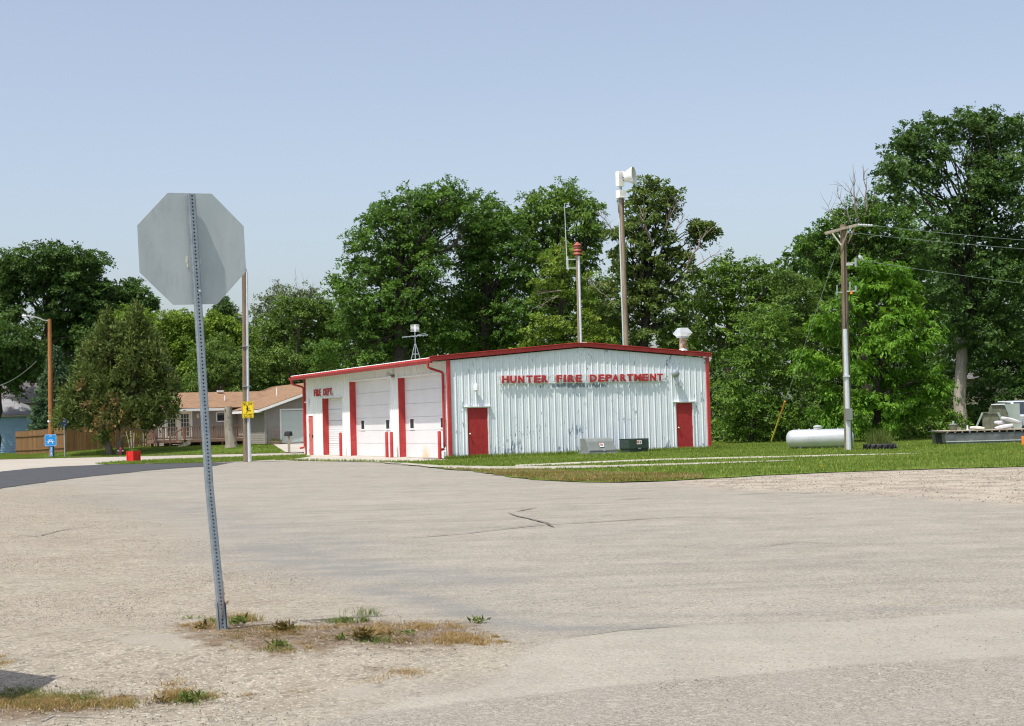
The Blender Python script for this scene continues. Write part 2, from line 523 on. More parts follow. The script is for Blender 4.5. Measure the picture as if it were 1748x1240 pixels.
def copy_of(o, parent=None, loc=None, rz=None):
    c = o.copy()
    COL.objects.link(c)
    if parent is not None:
        c.parent = parent
    if loc is not None:
        c.location = loc
    if rz is not None:
        c.rotation_euler = (0, 0, rz)
    return c

def letter_mesh(ch, w, h, depth, mat, bold=0.02, name='letter'):
    """one printed character, fitted to w x h, in the XY plane, extruded along Z from 0 to depth"""
    cu = bpy.data.curves.new('glyph', 'FONT')
    cu.body = ch
    cu.size = 1.0
    cu.offset = bold
    cu.extrude = 0.5
    cu.resolution_u = 3
    o = bpy.data.objects.new('glyph', cu)
    me = bpy.data.meshes.new_from_object(o)
    bpy.data.objects.remove(o)
    bpy.data.curves.remove(cu)
    co = np.empty(len(me.vertices)*3, np.float32)
    me.vertices.foreach_get('co', co)
    co = co.reshape(-1, 3)
    mn = co.min(0); mx = co.max(0)
    co = (co-mn)/np.maximum(mx-mn, 1e-6)
    co = co*np.array([w, h, depth], np.float32)
    me.vertices.foreach_set('co', co.ravel())
    me.name = name
    me.materials.clear()
    me.materials.append(mat)
    me.update()
    return me

# ------------------------------------------------------------------ terrain, roads, lawns
def pip(px, py, poly):
    inside = np.zeros(px.shape, bool)
    n = len(poly)
    for i in range(n):
        x1, y1 = poly[i]; x2, y2 = poly[(i+1) % n]
        c = ((y1 > py) != (y2 > py)) & (px < (x2-x1)*(py-y1)/((y2-y1) if y2 != y1 else 1e-9) + x1)
        inside ^= c
    return inside

def segdist(px, py, line, closed=False):
    d = np.full(px.shape, 1e9)
    pts = list(line) + ([line[0]] if closed else [])
    for (x1, y1), (x2, y2) in zip(pts[:-1], pts[1:]):
        dx, dy = x2-x1, y2-y1
        t = np.clip(((px-x1)*dx+(py-y1)*dy)/(dx*dx+dy*dy+1e-9), 0, 1)
        d = np.minimum(d, np.hypot(px-x1-t*dx, py-y1-t*dy))
    return d

def gp(pts):
    return [tuple(gnd(u, v)[:2]) for u, v in pts]

base = MB().poly([(-700, -60, -0.06), (700, -60, -0.06), (700, 1200, -0.06), (-700, 1200, -0.06)], [(0, 1, 2, 3)])
def ground_mat():
    m, t = nt('far_ground_grass')
    n = N(t)
    co = n.coords('Object')
    col = n.mix(n.ramp(n.noise(co, 0.4, 5), 0.3, 0.7), (0.06, 0.11, 0.02), (0.10, 0.14, 0.035))
    n.out(n.pbsdf(col, 0.95, 0, None, 0.05))
    return m
tag(base.build('ground', ground_mat()), kind='structure')

def pavement_mat():
    """one weathered lot surface: grey asphalt, beige gravel, a smooth pale band, coarse chip seal, brown soil"""
    m, t = nt('worn_asphalt_and_gravel')
    n = N(t)
    co = n.coords('Object')
    big = n.noise(co, 0.22, 4, 0.6)
    mid = n.noise(co, 1.6, 5, 0.6)
    fine = n.noise(co, 28.0, 3, 0.6)
    arc = n.noise(n.coords('Object', (0.22, 1.3, 1)), 1.1, 5, 0.6, 0.6)
    cell = n.voro(co, 62.0, 'Color')
    sep = n.n('ShaderNodeSeparateColor')
    t.links.new(cell, sep.inputs[0])
    cellv = sep.outputs[0]
    vd = n.voro(co, 62.0, 'Distance')
    cell2 = n.voro(co, 24.0, 'Color')
    sep2 = n.n('ShaderNodeSeparateColor')
    t.links.new(cell2, sep2.inputs[0])
    vd2 = n.voro(co, 24.0, 'Distance')
    # asphalt with pinkish and grey aggregate
    asp = n.mix(n.ramp(mid, 0.3, 0.7), (0.238, 0.222, 0.188), (0.300, 0.281, 0.240))
    asp = n.mix(n.ramp(arc, 0.42, 0.7, 0, 0.42), asp, (0.170, 0.160, 0.142))
    asp = n.mix(n.ramp(big, 0.45, 0.7, 0, 0.4), asp, (0.32, 0.295, 0.25))
    asp = n.mix(n.math('MULTIPLY', n.ramp(cellv, 0.70, 0.95), 0.55), asp, (0.42, 0.38, 0.32))
    asp = n.mix(n.math('MULTIPLY', n.ramp(cellv, 0.28, 0.05), 0.55), asp, (0.10, 0.095, 0.09))
    pos = n.n('ShaderNodeSeparateXYZ'); t.links.new(co, pos.inputs[0])
    dx_ = n.math('SUBTRACT', pos.outputs[0], -4.0); dy_ = n.math('SUBTRACT', pos.outputs[1], 52.0)
    rad = n.math('SQRT', n.math('ADD', n.math('MULTIPLY', dx_, dx_), n.math('MULTIPLY', dy_, dy_)))
    cmb = n.n('ShaderNodeCombineXYZ'); t.links.new(rad, cmb.inputs[0]); t.links.new(n.math('MULTIPLY', n.math('ARCTAN2', dy_, dx_), 1.6), cmb.inputs[1])
    arcs = n.noise(cmb.outputs[0], 1.5, 5, 0.65)
    asp = n.mix(n.ramp(arcs, 0.52, 0.68, 0, 0.28), asp, (0.165, 0.155, 0.138))
    asp = n.mix(n.ramp(arcs, 0.42, 0.28, 0, 0.25), asp, (0.335, 0.31, 0.26))
    # gravel
    grv = n.mix(n.ramp(n.noise(co, 2.2, 5, 0.65), 0.3, 0.72), (0.232, 0.206, 0.162), (0.300, 0.271, 0.218))
    grv = n.mix(n.ramp(n.noise(co, 0.6, 4, 0.6), 0.5, 0.75, 0, 0.6), grv, (0.19, 0.158, 0.12))
    grv = n.mix(n.math('MULTIPLY', n.ramp(sep.outputs[1], 0.72, 0.95), 0.55), grv, (0.46, 0.43, 0.38))
    grv = n.mix(n.math('MULTIPLY', n.ramp(sep2.outputs[1], 0.82, 0.93), 0.6), grv, (0.13, 0.115, 0.10))
    grv = n.mix(n.math('MULTIPLY', n.ramp(sep.outputs[1], 0.25, 0.04), 0.5), grv, (0.16, 0.14, 0.115))
    def region(name, a=-0.25, b=0.25, w=0.9, sc=2.6):
        d = n.math('ADD', n.attr(name), n.math('MULTIPLY', n.math('SUBTRACT', n.noise(co, sc, 6, 0.68), 0.5), w))
        return n.ramp(d, a, b)
    rg = region('gravel', -0.9, 0.9, 3.2, 1.3)
    col = n.mix(rg, asp, grv)
    rs = region('shoulder', -1.0, 1.0, 3.5, 0.7)
    sh = n.mix(n.ramp(n.noise(co, 1.1, 6, 0.7), 0.42, 0.62), (0.345, 0.305, 0.25), (0.20, 0.17, 0.14))
    sh = n.mix(n.math('MULTIPLY', n.ramp(sep.outputs[2], 0.7, 0.95), 0.5), sh, (0.46, 0.43, 0.37))
    col = n.mix(rs, col, sh)
    # dark wheel-polished smudges
    dk = n.math('MULTIPLY', n.attr('dark'), n.ramp(n.noise(n.coords('Object', (0.7, 1.6, 1)), 1.6, 6, 0.7), 0.30, 0.62))
    col = n.mix(n.math('MULTIPLY', dk, 0.72), col, (0.165, 0.168, 0.168))
    # coarse chip seal in the bottom right
    rc = region('coarse', -0.06, 0.06, 0.22, 3.0)
    cell3 = n.voro(co, 85.0, 'Color')
    sep3 = n.n('ShaderNodeSeparateColor')
    t.links.new(cell3, sep3.inputs[0])
    vd3 = n.voro(co, 85.0, 'Distance')
    chip = n.mix(n.ramp(sep3.outputs[0], 0.1, 0.95), (0.205, 0.188, 0.160), (0.325, 0.298, 0.255))
    chip = n.mix(n.ramp(vd3, 0.45, 0.8, 0, 0.6), chip, (0.11, 0.10, 0.09))
    chip = n.mix(n.math('MULTIPLY', n.ramp(sep2.outputs[0], 0.86, 0.92), 0.3), chip, (0.42, 0.38, 0.33))
    chip = n.mix(n.ramp(mid, 0.35, 0.7, 0, 0.4), chip, (0.27, 0.25, 0.225))
    col = n.mix(rc, col, chip)
    # smooth pale band
    rb = region('smooth', -0.05, 0.05, 0.25, 2.0)
    sm = n.mix(n.ramp(mid, 0.3, 0.7), (0.272, 0.256, 0.218), (0.312, 0.294, 0.252))
    sm = n.mix(n.math('MULTIPLY', n.ramp(cellv, 0.75, 0.95), 0.35), sm, (0.40, 0.37, 0.33))
    sm = n.mix(n.math('MULTIPLY', n.ramp(cellv, 0.2, 0.04), 0.35), sm, (0.17, 0.155, 0.14))
    col = n.mix(n.math('MULTIPLY', rb, 0.85), col, sm)
    # soil
    ro = region('soil', -0.10, 0.30, 1.35, 5.5)
    soil = n.mix(n.ramp(n.noise(co, 14, 6, 0.75), 0.35, 0.65), (0.065, 0.045, 0.029), (0.20, 0.148, 0.10))
    col = n.mix(n.math('MULTIPLY', ro, 0.9), col, soil)
    ra = region('slab', -0.03, 0.03, 0.12, 5)
    col = n.mix(n.math('MULTIPLY', ra, 0.75), col, n.mix(n.noise(co, 5, 5, 0.7), (0.24, 0.222, 0.186), (0.315, 0.292, 0.25)))
    h = n.math('ADD', n.math('MULTIPLY', vd, -0.5), n.math('MULTIPLY', vd2, -0.6))
    h = n.math('ADD', h, n.math('MULTIPLY', n.noise(co, 14, 6, 0.75), 1.1))
    nm = n.bump(h, 0.6, 0.010)
    n.out(n.pbsdf(col, 0.93, 0, nm, 0.12))
    return m

rr = 4.5*(115/4.5)**(np.linspace(0, 1, 430))
aa = np.radians(np.linspace(-38, 38, 420))
RR, AA = np.meshgrid(rr, aa, indexing='ij')
X = RR*np.sin(AA); Y = RR*np.cos(AA)
Z = G(X, Y)
Z = Z + 0.006*np.sin(X*1.7+Y*0.6)*np.sin(Y*1.3)*sstep(40, 20, RR)
V = np.stack([X, Y, Z], -1).reshape(-1, 3)
nr, na = RR.shape
idx = np.arange(nr*na).reshape(nr, na)
Fq = np.stack([idx[:-1, :-1], idx[1:, :-1], idx[1:, 1:], idx[:-1, 1:]], -1).reshape(-1, 4)[:, ::-1]
def sdist(poly):
    p = gp(poly)
    x = V[:, 0]; y = V[:, 1]
    d = segdist(x, y, p, True)
    return np.where(pip(x, y, p), d, -d)
def smudge(line, w, amp=1.0):
    out = segdist(V[:, 0], V[:, 1], gp(line))
    return amp*np.exp(-(out/w)**2)
P_GRAVEL = [(-900, 838), (0, 838), (110, 828), (190, 850), (250, 885), (340, 925), (440, 958), (540, 985), (620, 1020), (720, 1058), (840, 1088), (930, 1100), (880, 1140), (800, 1180), (640, 1225), (430, 1300), (-900, 1500)]
gravel = np.maximum(sdist(P_GRAVEL), -3)
P_SH = [(1100, 824), (1250, 817), (1400, 808), (1560, 803), (1748, 797), (2300, 785), (2300, 850), (1900, 868), (1748, 864), (1600, 850), (1440, 840), (1250, 836)]
shoulder = np.maximum(sdist(P_SH), -4)
P_SMOOTH = [(864, 1131), (910, 1108), (960, 1091), (1060, 1078), (1180, 1069), (1440, 1059), (1748, 1041), (2400, 1012), (2400, 1085), (1748, 1119), (1440, 1136), (1180, 1158), (1000, 1176), (820, 1198), (680, 1214), (600, 1222), (700, 1196), (800, 1176), (870, 1152)]
smooth_ = np.maximum(sdist(P_SMOOTH), -2)
P_COARSE = [(520, 1240), (600, 1223), (680, 1214), (820, 1198), (1000, 1176), (1180, 1158), (1440, 1136), (1748, 1119), (2400, 1085), (2400, 1700), (300, 1700), (430, 1260)]
coarse = np.maximum(sdist(P_COARSE), -2)
P_SOIL = [(283, 1072), (330, 1058), (420, 1056), (520, 1066), (580, 1058), (700, 1060), (810, 1062), (850, 1085), (800, 1106), (700, 1112), (620, 1104), (560, 1118), (460, 1120), (380, 1112), (320, 1100)]
P_SOIL2 = [(-200, 1165), (0, 1178), (180, 1180), (340, 1192), (350, 1205), (200, 1212), (60, 1232), (-200, 1245)]
soil = np.maximum(np.maximum(sdist(P_SOIL), sdist(P_SOIL2)-0.02), -1)
P_SLAB = [(190, 1092), (232, 1084), (296, 1084), (330, 1100), (326, 1112), (290, 1112), (262, 1104), (215, 1100)]
P_SLAB2 = [(545, 1192), (580, 1178), (625, 1166), (655, 1180), (620, 1192)]
slab = np.maximum(np.maximum(sdist(P_SLAB), sdist(P_SLAB2)), -1)
dark = (smudge([(120, 848), (300, 868), (460, 905), (560, 935)], 1.1, 0.6) + smudge([(420, 940), (520, 968), (640, 985), (800, 990)], 0.8, 0.8)
        + smudge([(640, 1008), (760, 1035), (850, 1060), (960, 1075), (1100, 1072)], 0.26, 1.0) + smudge([(1050, 1052), (1250, 1050), (1500, 1042), (1748, 1036)], 0.16, 0.55)
        + smudge([(480, 952), (600, 962), (700, 972)], 0.5, 0.6) + smudge([(1000, 905), (1200, 930), (1400, 960)], 1.0, 0.25)
        + smudge([(1300, 1215), (1748, 1165)], 0.3, 0.6))
me = fast_mesh('asphalt_lot', V, Fq, pavement_mat(), {k: ('POINT', v) for k, v in dict(gravel=gravel, shoulder=shoulder, smooth=smooth_, coarse=coarse, soil=soil, slab=slab, dark=np.clip(dark, 0, 1)).items()}, smooth=True)
tag(mobj('asphalt_lot', me), kind='structure')

def sheet(name, poly_xy, z, mat, step=0.8, wob=0.12, grid=None, follow=True, wobf=None):
    """flat or terrain-following sheet with an uneven edge"""
    pts = []
    n = len(poly_xy)
    for i in range(n):
        a = Vector(poly_xy[i]); b = Vector(poly_xy[(i+1) % n])
        k = max(1, int((b-a).length/step))
        nrm = Vector((-(b-a).y, (b-a).x)).normalized() if (b-a).length > 0 else Vector((0, 0))
        for j in range(k):
            p = a + (b-a)*(j/k)
            w = wob*(random.random()-0.5)*2 if j else 0
            pts.append(p + nrm*w)
    extra = []
    if grid:
        xs = [p[0] for p in pts]; ys = [p[1] for p in pts]
        gx = np.arange(min(xs), max(xs), grid); gy = np.arange(min(ys), max(ys), grid)
        A, B = np.meshgrid(gx, gy)
        A = A.ravel(); B = B.ravel()
        pp = [tuple(p) for p in pts]
        ok = pip(A, B, pp) & (segdist(A, B, pp, True) > grid*0.3)
        extra = [Vector((x, y)) for x, y in zip(A[ok], B[ok])]
    allp = pts + extra
    r = delaunay_2d_cdt(allp, [], [list(range(len(pts)))], 1, 1e-5)
    vs = [(v.x, v.y, z + (Gf(v.x, v.y) if follow else 0)) for v in r[0]]
    mb = MB().poly(vs, [tuple(f) for f in r[2]])
    o = mb.build(name, mat)
    if o.data.polygons and sum(p.normal.z for p in o.data.polygons) < 0:
        o.data.flip_normals()
    return tag(o, kind='structure')

def grass_mat(name, c1, c2, c3):
    m, t = nt(name)
    n = N(t)
    co = n.coords('Object')
    col = n.mix(n.ramp(n.noise(co, 0.9, 5, 0.65), 0.32, 0.68), c1, c2)
    col = n.mix(n.ramp(n.noise(n.coords('Object', (0.25, 1, 1)), 1.4, 5, 0.7), 0.55, 0.72), col, c3)
    col = n.mix(n.ramp(n.noise(co, 16, 3, 0.7), 0.4, 0.7, 0, 0.5), col, (c1[0]*0.6, c1[1]*0.6, c1[2]*0.6))
    n.out(n.pbsdf(col, 0.95, 0, n.bump(n.noise(co, 25, 3), 0.8, 0.03), 0.05))
    return m
M['lawn'] = grass_mat('mown_lawn', (0.10, 0.155, 0.028), (0.14, 0.20, 0.038), (0.22, 0.22, 0.09))
M['lawn_worn'] = grass_mat('worn_brownish_grass', (0.10, 0.12, 0.035), (0.14, 0.15, 0.05), (0.25, 0.20, 0.10))
M['dark_asphalt'] = mottled('fresh_dark_asphalt', (0.046, 0.048, 0.054), (0.062, 0.064, 0.070), 1.5, 0.9, c3=(0.078, 0.08, 0.086), s3=12, t3=(0.5, 0.8), bump=0.5, bscale=50)
M['street_concrete'] = mottled('pale_street_concrete', (0.335, 0.305, 0.262), (0.385, 0.352, 0.305), 0.35, 0.92, c3=(0.29, 0.262, 0.222), s3=0.25, t3=(0.52, 0.75), bump=0.25, stretch=(1, 2, 1))
M['track_gravel'] = mottled('white_track_gravel', (0.36, 0.34, 0.28), (0.48, 0.455, 0.38), 3, 0.95, c3=(0.17, 0.19, 0.08), s3=2.2, t3=(0.50, 0.62), bump=0.6)
M['track_grey'] = mottled('grey_track_gravel', (0.30, 0.28, 0.24), (0.40, 0.37, 0.32), 4, 0.95, c3=(0.17, 0.18, 0.08), s3=1.5, t3=(0.52, 0.66), bump=0.6)
M['soilcrack'] = mottled('dark_crack_filler', (0.11, 0.103, 0.092), (0.18, 0.168, 0.15), 12, 0.9)

def edge_y(x):
    return 93.4 - (x+13.7)*0.25

# residential street (pale), the dark new asphalt in front of it and the concrete apron of the station
LAWN_EDGE = [(-75, edge_y(-75)), (-45, edge_y(-45)), (-31.8, 97.9), (-22.3, 96.0), (-13.7, 93.4), (-9, 92.3), (6, 88)]
near_street = gp([(-300, 822), (0, 806), (100, 797), (160, 794.5), (250, 793)])
sheet('pale_street', [(-75, 60), (-40, 64)] + near_street[1:] + [tuple(gnd(400, 789)[:2]), tuple(gnd(540, 784)[:2]), (-9.2, 73), (6, 78), (8, 88)] + LAWN_EDGE[::-1], 0.006, M['street_concrete'], 1.5, 0.05, follow=False)
dk_poly = gp([(400, 790), (360, 796.5), (300, 800), (240, 805), (180, 811.5), (120, 818), (60, 826), (0, 835), (-120, 850), (-400, 880)]) + [(-70, 40), (-70, 62), (-40, 65)] + gp([(0, 806), (50, 800.5), (100, 797), (180, 793.6), (250, 792.5), (330, 791)])
sheet('dark_asphalt_street', dk_poly, 0.012, M['dark_asphalt'], 0.7, 0.10, follow=False)
strip = gp([(162, 793), (215, 793.3), (250, 792), (330, 791), (400, 788.5), (440, 787.3), (500, 784), (523, 781.5)]) + gp([(523, 777.5), (500, 778.6), (440, 780.6), (380, 782.5), (300, 785), (240, 787.5), (200, 790)])
sheet('verge_grass', strip, 0.024, M['lawn'], 0.8, 0.25, follow=False)
apron = gp([(396, 789.3), (440, 789.0), (500, 787.2), (540, 787.5), (600, 788.5), (660, 790.2), (706, 789), (775, 786)]) + [(-3.2, 67.5), (-10.5, 84.9), tuple(gnd(519, 781)[:2]), tuple(gnd(470, 785.5)[:2]), tuple(gnd(430, 788)[:2])]
sheet('concrete_apron', apron, 0.018, M['concrete'], 0.9, 0.10, follow=False)

# residence lawn, rising towards the house
rl = LAWN_EDGE + [(8, 150), (-90, 150)]
o = sheet('residence_lawn', rl, 0.03, M['lawn'], 1.6, 0.12, grid=1.2)

# lawn right of and around the station, with the gravel two-track
lawn_front = gp([(640, 790.5), (668, 791), (700, 794.5), (742, 799), (800, 804), (860, 812.5), (900, 818), (960, 822.5), (1060, 824.5), (1130, 822.5), (1200, 818.5), (1300, 812.5), (1400, 808), (1560, 802.8), (1748, 797.4), (2100, 787)])
lw = lawn_front + [(70, 72), (90, 150), (-2, 150), (-10, 86)] + gp([(774, 785.6), (700, 789.3)])
sheet('station_lawn', lw, 0.018, M['lawn'], 0.8, 0.22, grid=2.0, follow=False)
worn = gp([(690, 794), (720, 797), (800, 804), (860, 812.5), (900, 818), (960, 822.5), (1060, 824.5), (1200, 818.5), (1200, 812), (1100, 810), (1000, 808), (900, 803), (800, 800.5), (730, 796)])
sheet('worn_grass_edge', worn, 0.026, M['lawn_worn'], 0.7, 0.3, follow=False)
t1 = gp([(880, 797.8), (960, 795.2), (1027, 791.8), (1140, 787.5), (1260, 784.6), (1340, 782.6), (1440, 779.9), (1572, 776.2), (1572, 775.4), (1440, 777.6), (1300, 781.0), (1140, 784.6), (1027, 788.8), (950, 792.3), (880, 795.4)])
sheet('gravel_track', t1, 0.034, M['track_gravel'], 0.5, 0.16, follow=False)
t2 = gp([(655, 790.8), (700, 795.5), (760, 800.5), (815, 803.5), (900, 803), (994, 801.2), (1090, 798.0), (1200, 794.4), (1300, 790.6), (1355, 788.4), (1355, 787.0), (1263, 789.8), (1140, 793.2), (1027, 796.4), (940, 797.5), (860, 798.0), (760, 796.5), (700, 792)])
sheet('grey_gravel_track', t2, 0.034, M['track_grey'], 0.5, 0.16, follow=False)

def ribbon(pts, w):
    p = [Vector(q) for q in pts]
    L, R_ = [], []
    for i, q in enumerate(p):
        d = (p[min(i+1, len(p)-1)]-p[max(i-1, 0)]).normalized()
        nn = Vector((-d.y, d.x))
        ww = w*(0.6+0.8*random.random())*(0.25 if i in (0, len(p)-1) else 1)
        L.append(q+nn*ww/2); R_.append(q-nn*ww/2)
    return L, R_
cr = MB()
for line, w in (([(680, 920), (800, 911), (880, 902), (930, 896), (1000, 893), (1100, 887.5), (1180, 883)], 0.05), ([(866, 877), (900, 886), (930, 893), (946, 901)], 0.045), ([(880, 874), (916, 868)], 0.05),
                ([(1045, 855), (1110, 851)], 0.06), ([(1025, 880.5), (1045, 880)], 0.05), ([(1180, 883), (1300, 886), (1420, 884)], 0.025), ([(1240, 846), (1330, 842), (1400, 843.5)], 0.05), ([(1290, 935), (1360, 927), (1450, 930)], 0.018), ([(965, 1091), (1060, 1078.5), (1180, 1069.5)], 0.014), ([(60, 1237), (90, 1222), (130, 1224), (190, 1226)], 0.012), ([(0, 918), (70, 915), (110, 905), (170, 898)], 0.03)):
    q = gp(line)
    fine_ = []
    for a, b in zip(q[:-1], q[1:]):
        k = max(2, int(math.dist(a, b)/0.25))
        for j in range(k):
            tt = j/k
            fine_.append((a[0]+(b[0]-a[0])*tt+random.uniform(-1, 1)*w*0.5, a[1]+(b[1]-a[1])*tt+random.uniform(-1, 1)*w*0.5))
    fine_.append(q[-1])
    L, R_ = ribbon(fine_, w)
    k = len(L)
    cr.poly([(v.x, v.y, Gf(v.x, v.y)+0.013) for v in L+R_], [(i, i+1, k+i+1, k+i) for i in range(k-1)])
tag(cr.build('pavement_cracks', M['soilcrack']), kind='structure')

# ------------------------------------------------------------------ fire station
TH = math.radians(24)
ST = thing('fire_station', 'white ribbed metal fire station with red trim and three overhead doors', 'fire station', (-2.695, 66.02, 0), TH)
W, LN, EV = 12.55, 20.75, 4.12
SL = 0.08
def wall_top(x):
    return EV + 0.5 - SL*abs(x-W/2) + 0.0
PIT = 0.3048
def rib_pts(s0, s1):
    """breakpoints and outward offsets of one corrugated stretch"""
    out = [(s0, None), (s1, None)]
    k0 = int(math.floor(s0/PIT))-1
    prof = [(0.0, 0.0), (0.018, 0.032), (0.042, 0.032), (0.06, 0.0), (0.125, 0.0), (0.135, 0.006), (0.15, 0.006), (0.16, 0.0), (0.205, 0.0), (0.215, 0.006), (0.23, 0.006), (0.24, 0.0)]
    allb = [(k*PIT+a, o) for k in range(k0, int(s1/PIT)+2) for a, o in prof]
    inner = [(s, o) for s, o in allb if s0+1e-4 < s < s1-1e-4]
    def val(x):
        for (a, oa), (b, ob) in zip(allb[:-1], allb[1:]):
            if a <= x <= b:
                return oa+(ob-oa)*(x-a)/(b-a) if b > a else oa
        return 0
    return [(s0, val(s0))] + inner + [(s1, val(s1))]
def panel(name, s0, s1, openings, top, fr, mat, parent):
    cuts = sorted({s0, s1} | {c for o in openings for c in (o[0], o[1]) if s0 < c < s1} | ({W/2} if s0 < W/2 < s1 else set()))
    mb = MB()
    for a, b in zip(cuts[:-1], cuts[1:]):
        if b-a < 0.004:
            continue
        mid_ = (a+b)/2
        zb = 0.02
        for o in openings:
            if o[0] < mid_ < o[1]:
                zb = o[2]
        rp = rib_pts(a, b)
        n = len(rp)
        mb.poly([fr(s, off, zb) for s, off in rp] + [fr(s, off, top(s)) for s, off in rp], [(i, i+1, n+i+1, n+i) for i in range(n-1)])
    o = mb.build(name, mat, parent)
    return o
GD1 = (0.82, 1.75, 2.11); GD2 = (10.86, 11.70, 2.12)
fr_g = lambda s, off, z: (s, -off-0.004, z)
fr_s = lambda s, off, z: (-off-0.004, s, z)
x = 0.06
while x < W-0.07:
    x2 = min(x+PIT*3, W-0.06)
    panel('wall_panel', x, x2-0.004, [GD1, GD2], lambda s: wall_top(s)-0.01, fr_g, M['white_sheet'], ST)
    x = x2
OD = [(0.49, 6.03, 3.62), (7.20, 13.08, 3.68), (14.30, 17.62, 2.97)]
PD = (19.34, 20.14, 2.08)
y = 0.07
while y < LN-0.08:
    y2 = min(y+PIT*3, LN-0.06)
    if any(o[0] <= y and y2 <= o[1] for o in OD) or True:
        panel('wall_panel', y, y2-0.004, OD+[PD], lambda s: EV-0.01, fr_s, M['white_side'], ST)
    y = y2
# back and right walls (plain ribbed sheets joined)
bk = MB()
for (a, b, f) in ((0, W, lambda s, off, z: (s, LN+off, z)), ):
    rp = rib_pts(a, b); n = len(rp)
    bk.poly([f(s, off, 0.02) for s, off in rp]+[f(s, off, wall_top(s)) for s, off in rp], [(i, i+1, n+i+1, n+i) for i in range(n-1)])
bk.build('rear_wall', M['white_side'], ST)
rt = MB(); rp = rib_pts(0, LN); n = len(rp)
rt.poly([(W+off, s, 0.02) for s, off in rp]+[(W+off, s, EV) for s, off in rp], [(i, i+1, n+i+1, n+i) for i in range(n-1)])
rt.build('right_wall', M['white_side'], ST)
# foundation and floor
MB().box((W/2, LN/2, 0.0), (W+0.02, LN+0.02, 0.06)).build('floor_slab', M['concrete'], ST)
# roof: ribbed sheets, each slope, overhang 0.75 left, 0.12 right, 0.11 front
OVL, OVR, OVF = 0.72, 0.12, 0.115
RZ = 0.17                                                     # roof skin above the wall top
def roof_z(x):
    return wall_top(x) + RZ
for side in (0, 1):
    xa, xb = ((-OVL, W/2) if side == 0 else (W/2, W+OVR))
    yy = -OVF+0.02
    while yy < LN+0.3-0.05:
        y2 = min(yy+PIT*3, LN+0.3)
        rp = rib_pts(yy, y2-0.004); n = len(rp)
        mb = MB().poly([(xa, s, roof_z(xa)+off) for s, off in rp]+[(xb, s, roof_z(xb)+off) for s, off in rp], [(i, i+1, n+i+1, n+i) for i in range(n-1)])
        mb.build('roof_panel', M['white_side'], ST)
        yy = y2
MB().box((W/2, LN/2, roof_z(W/2)+0.035), (0.35, LN+0.4, 0.02)).build('ridge_cap', M['white_side'], ST)
# soffit under the wide left eave
sf = MB()
ys = np.arange(0.0, LN, 0.1)
for yv in ys:
    sf.poly([(-OVL+0.02, yv, EV-0.045), (-0.045, yv, EV-0.0), (-0.045, yv+0.09, EV-0.0), (-OVL+0.02, yv+0.09, EV-0.045)], [(0, 1, 2, 3)])
    sf.poly([(-OVL+0.02, yv+0.09, EV-0.033), (-0.045, yv+0.09, EV+0.012), (-0.045, yv+0.1, EV+0.012), (-OVL+0.02, yv+0.1, EV-0.033)], [(0, 1, 2, 3)])
sf.build('soffit', M['soffit'], ST)
# frieze of cream ribbed sheet just below the soffit over the doors comes from the wall panels; thin header flashings
for (a, b, zt) in OD:
    MB().box((-0.05, (a+b)/2, zt+0.012), (0.085, b-a+0.22, 0.035)).build('door_header', M['white'], ST)
# rake fascia on the gable: C-shaped red trim in two lengths
for xa, xb in ((-OVL-0.14, W/2), (W/2, W+OVR+0.03)):
    for dz, h, dy, t_ in ((-0.045, 0.17, 0, 0.03), (0.055, 0.03, -0.012, 0.055)):
        p = []
        for xx in (xa, xb):
            z0 = wall_top(xx)+RZ+dz
            p += [(xx, z0-h/2), (xx, z0+h/2)]
        yo = -OVF+dy
        pts = [(p[0][0], yo, p[0][1]), (p[2][0], yo, p[2][1]), (p[3][0], yo, p[3][1]), (p[1][0], yo, p[1][1])]
        pts += [(a, yo-t_, c) for a, _, c in pts]
        MB().poly(pts, [(0, 1, 2, 3), (7, 6, 5, 4), (0, 4, 5, 1), (1, 5, 6, 2), (2, 6, 7, 3), (3, 7, 4, 0)]).build('rake_trim', M['red'], ST, bevel=0.006)
    # soffit of the short front overhang
    z0a, z0b = wall_top(xa)+RZ-0.12, wall_top(xb)+RZ-0.12
    MB().poly([(xa, -OVF+0.002, z0a), (xb, -OVF+0.002, z0b), (xb, 0.0, z0b), (xa, 0.0, z0a), (xa, -OVF+0.002, z0a+0.02), (xb, -OVF+0.002, z0b+0.02), (xb, 0.0, z0b+0.02), (xa, 0.0, z0a+0.02)], [(0, 1, 2, 3), (4, 5, 6, 7), (0, 1, 5, 4), (2, 3, 7, 6)]).build('rake_soffit', M['red'], ST)
# gutter along the left eave: K profile
gx = -OVL
prof = [(0.0, 0.0), (-0.075, 0.0), (-0.10, 0.045), (-0.10, 0.085), (-0.13, 0.12), (-0.13, 0.15), (0.0, 0.15)]
gz = EV - 0.115
def gut(y0, y1):
    MB().prism(prof, y0, y1, lambda a, b, c: (gx+a, c, gz+b)).build('gutter', M['red'], ST, bevel=0.004)
gut(-OVF+0.0, 6.9); gut(6.905, 13.8); gut(13.805, LN+0.32)
MB().box((gx-0.004, LN/2, gz+0.19), (0.012, LN+0.3, 0.075)).build('eave_fascia', M['red'], ST)
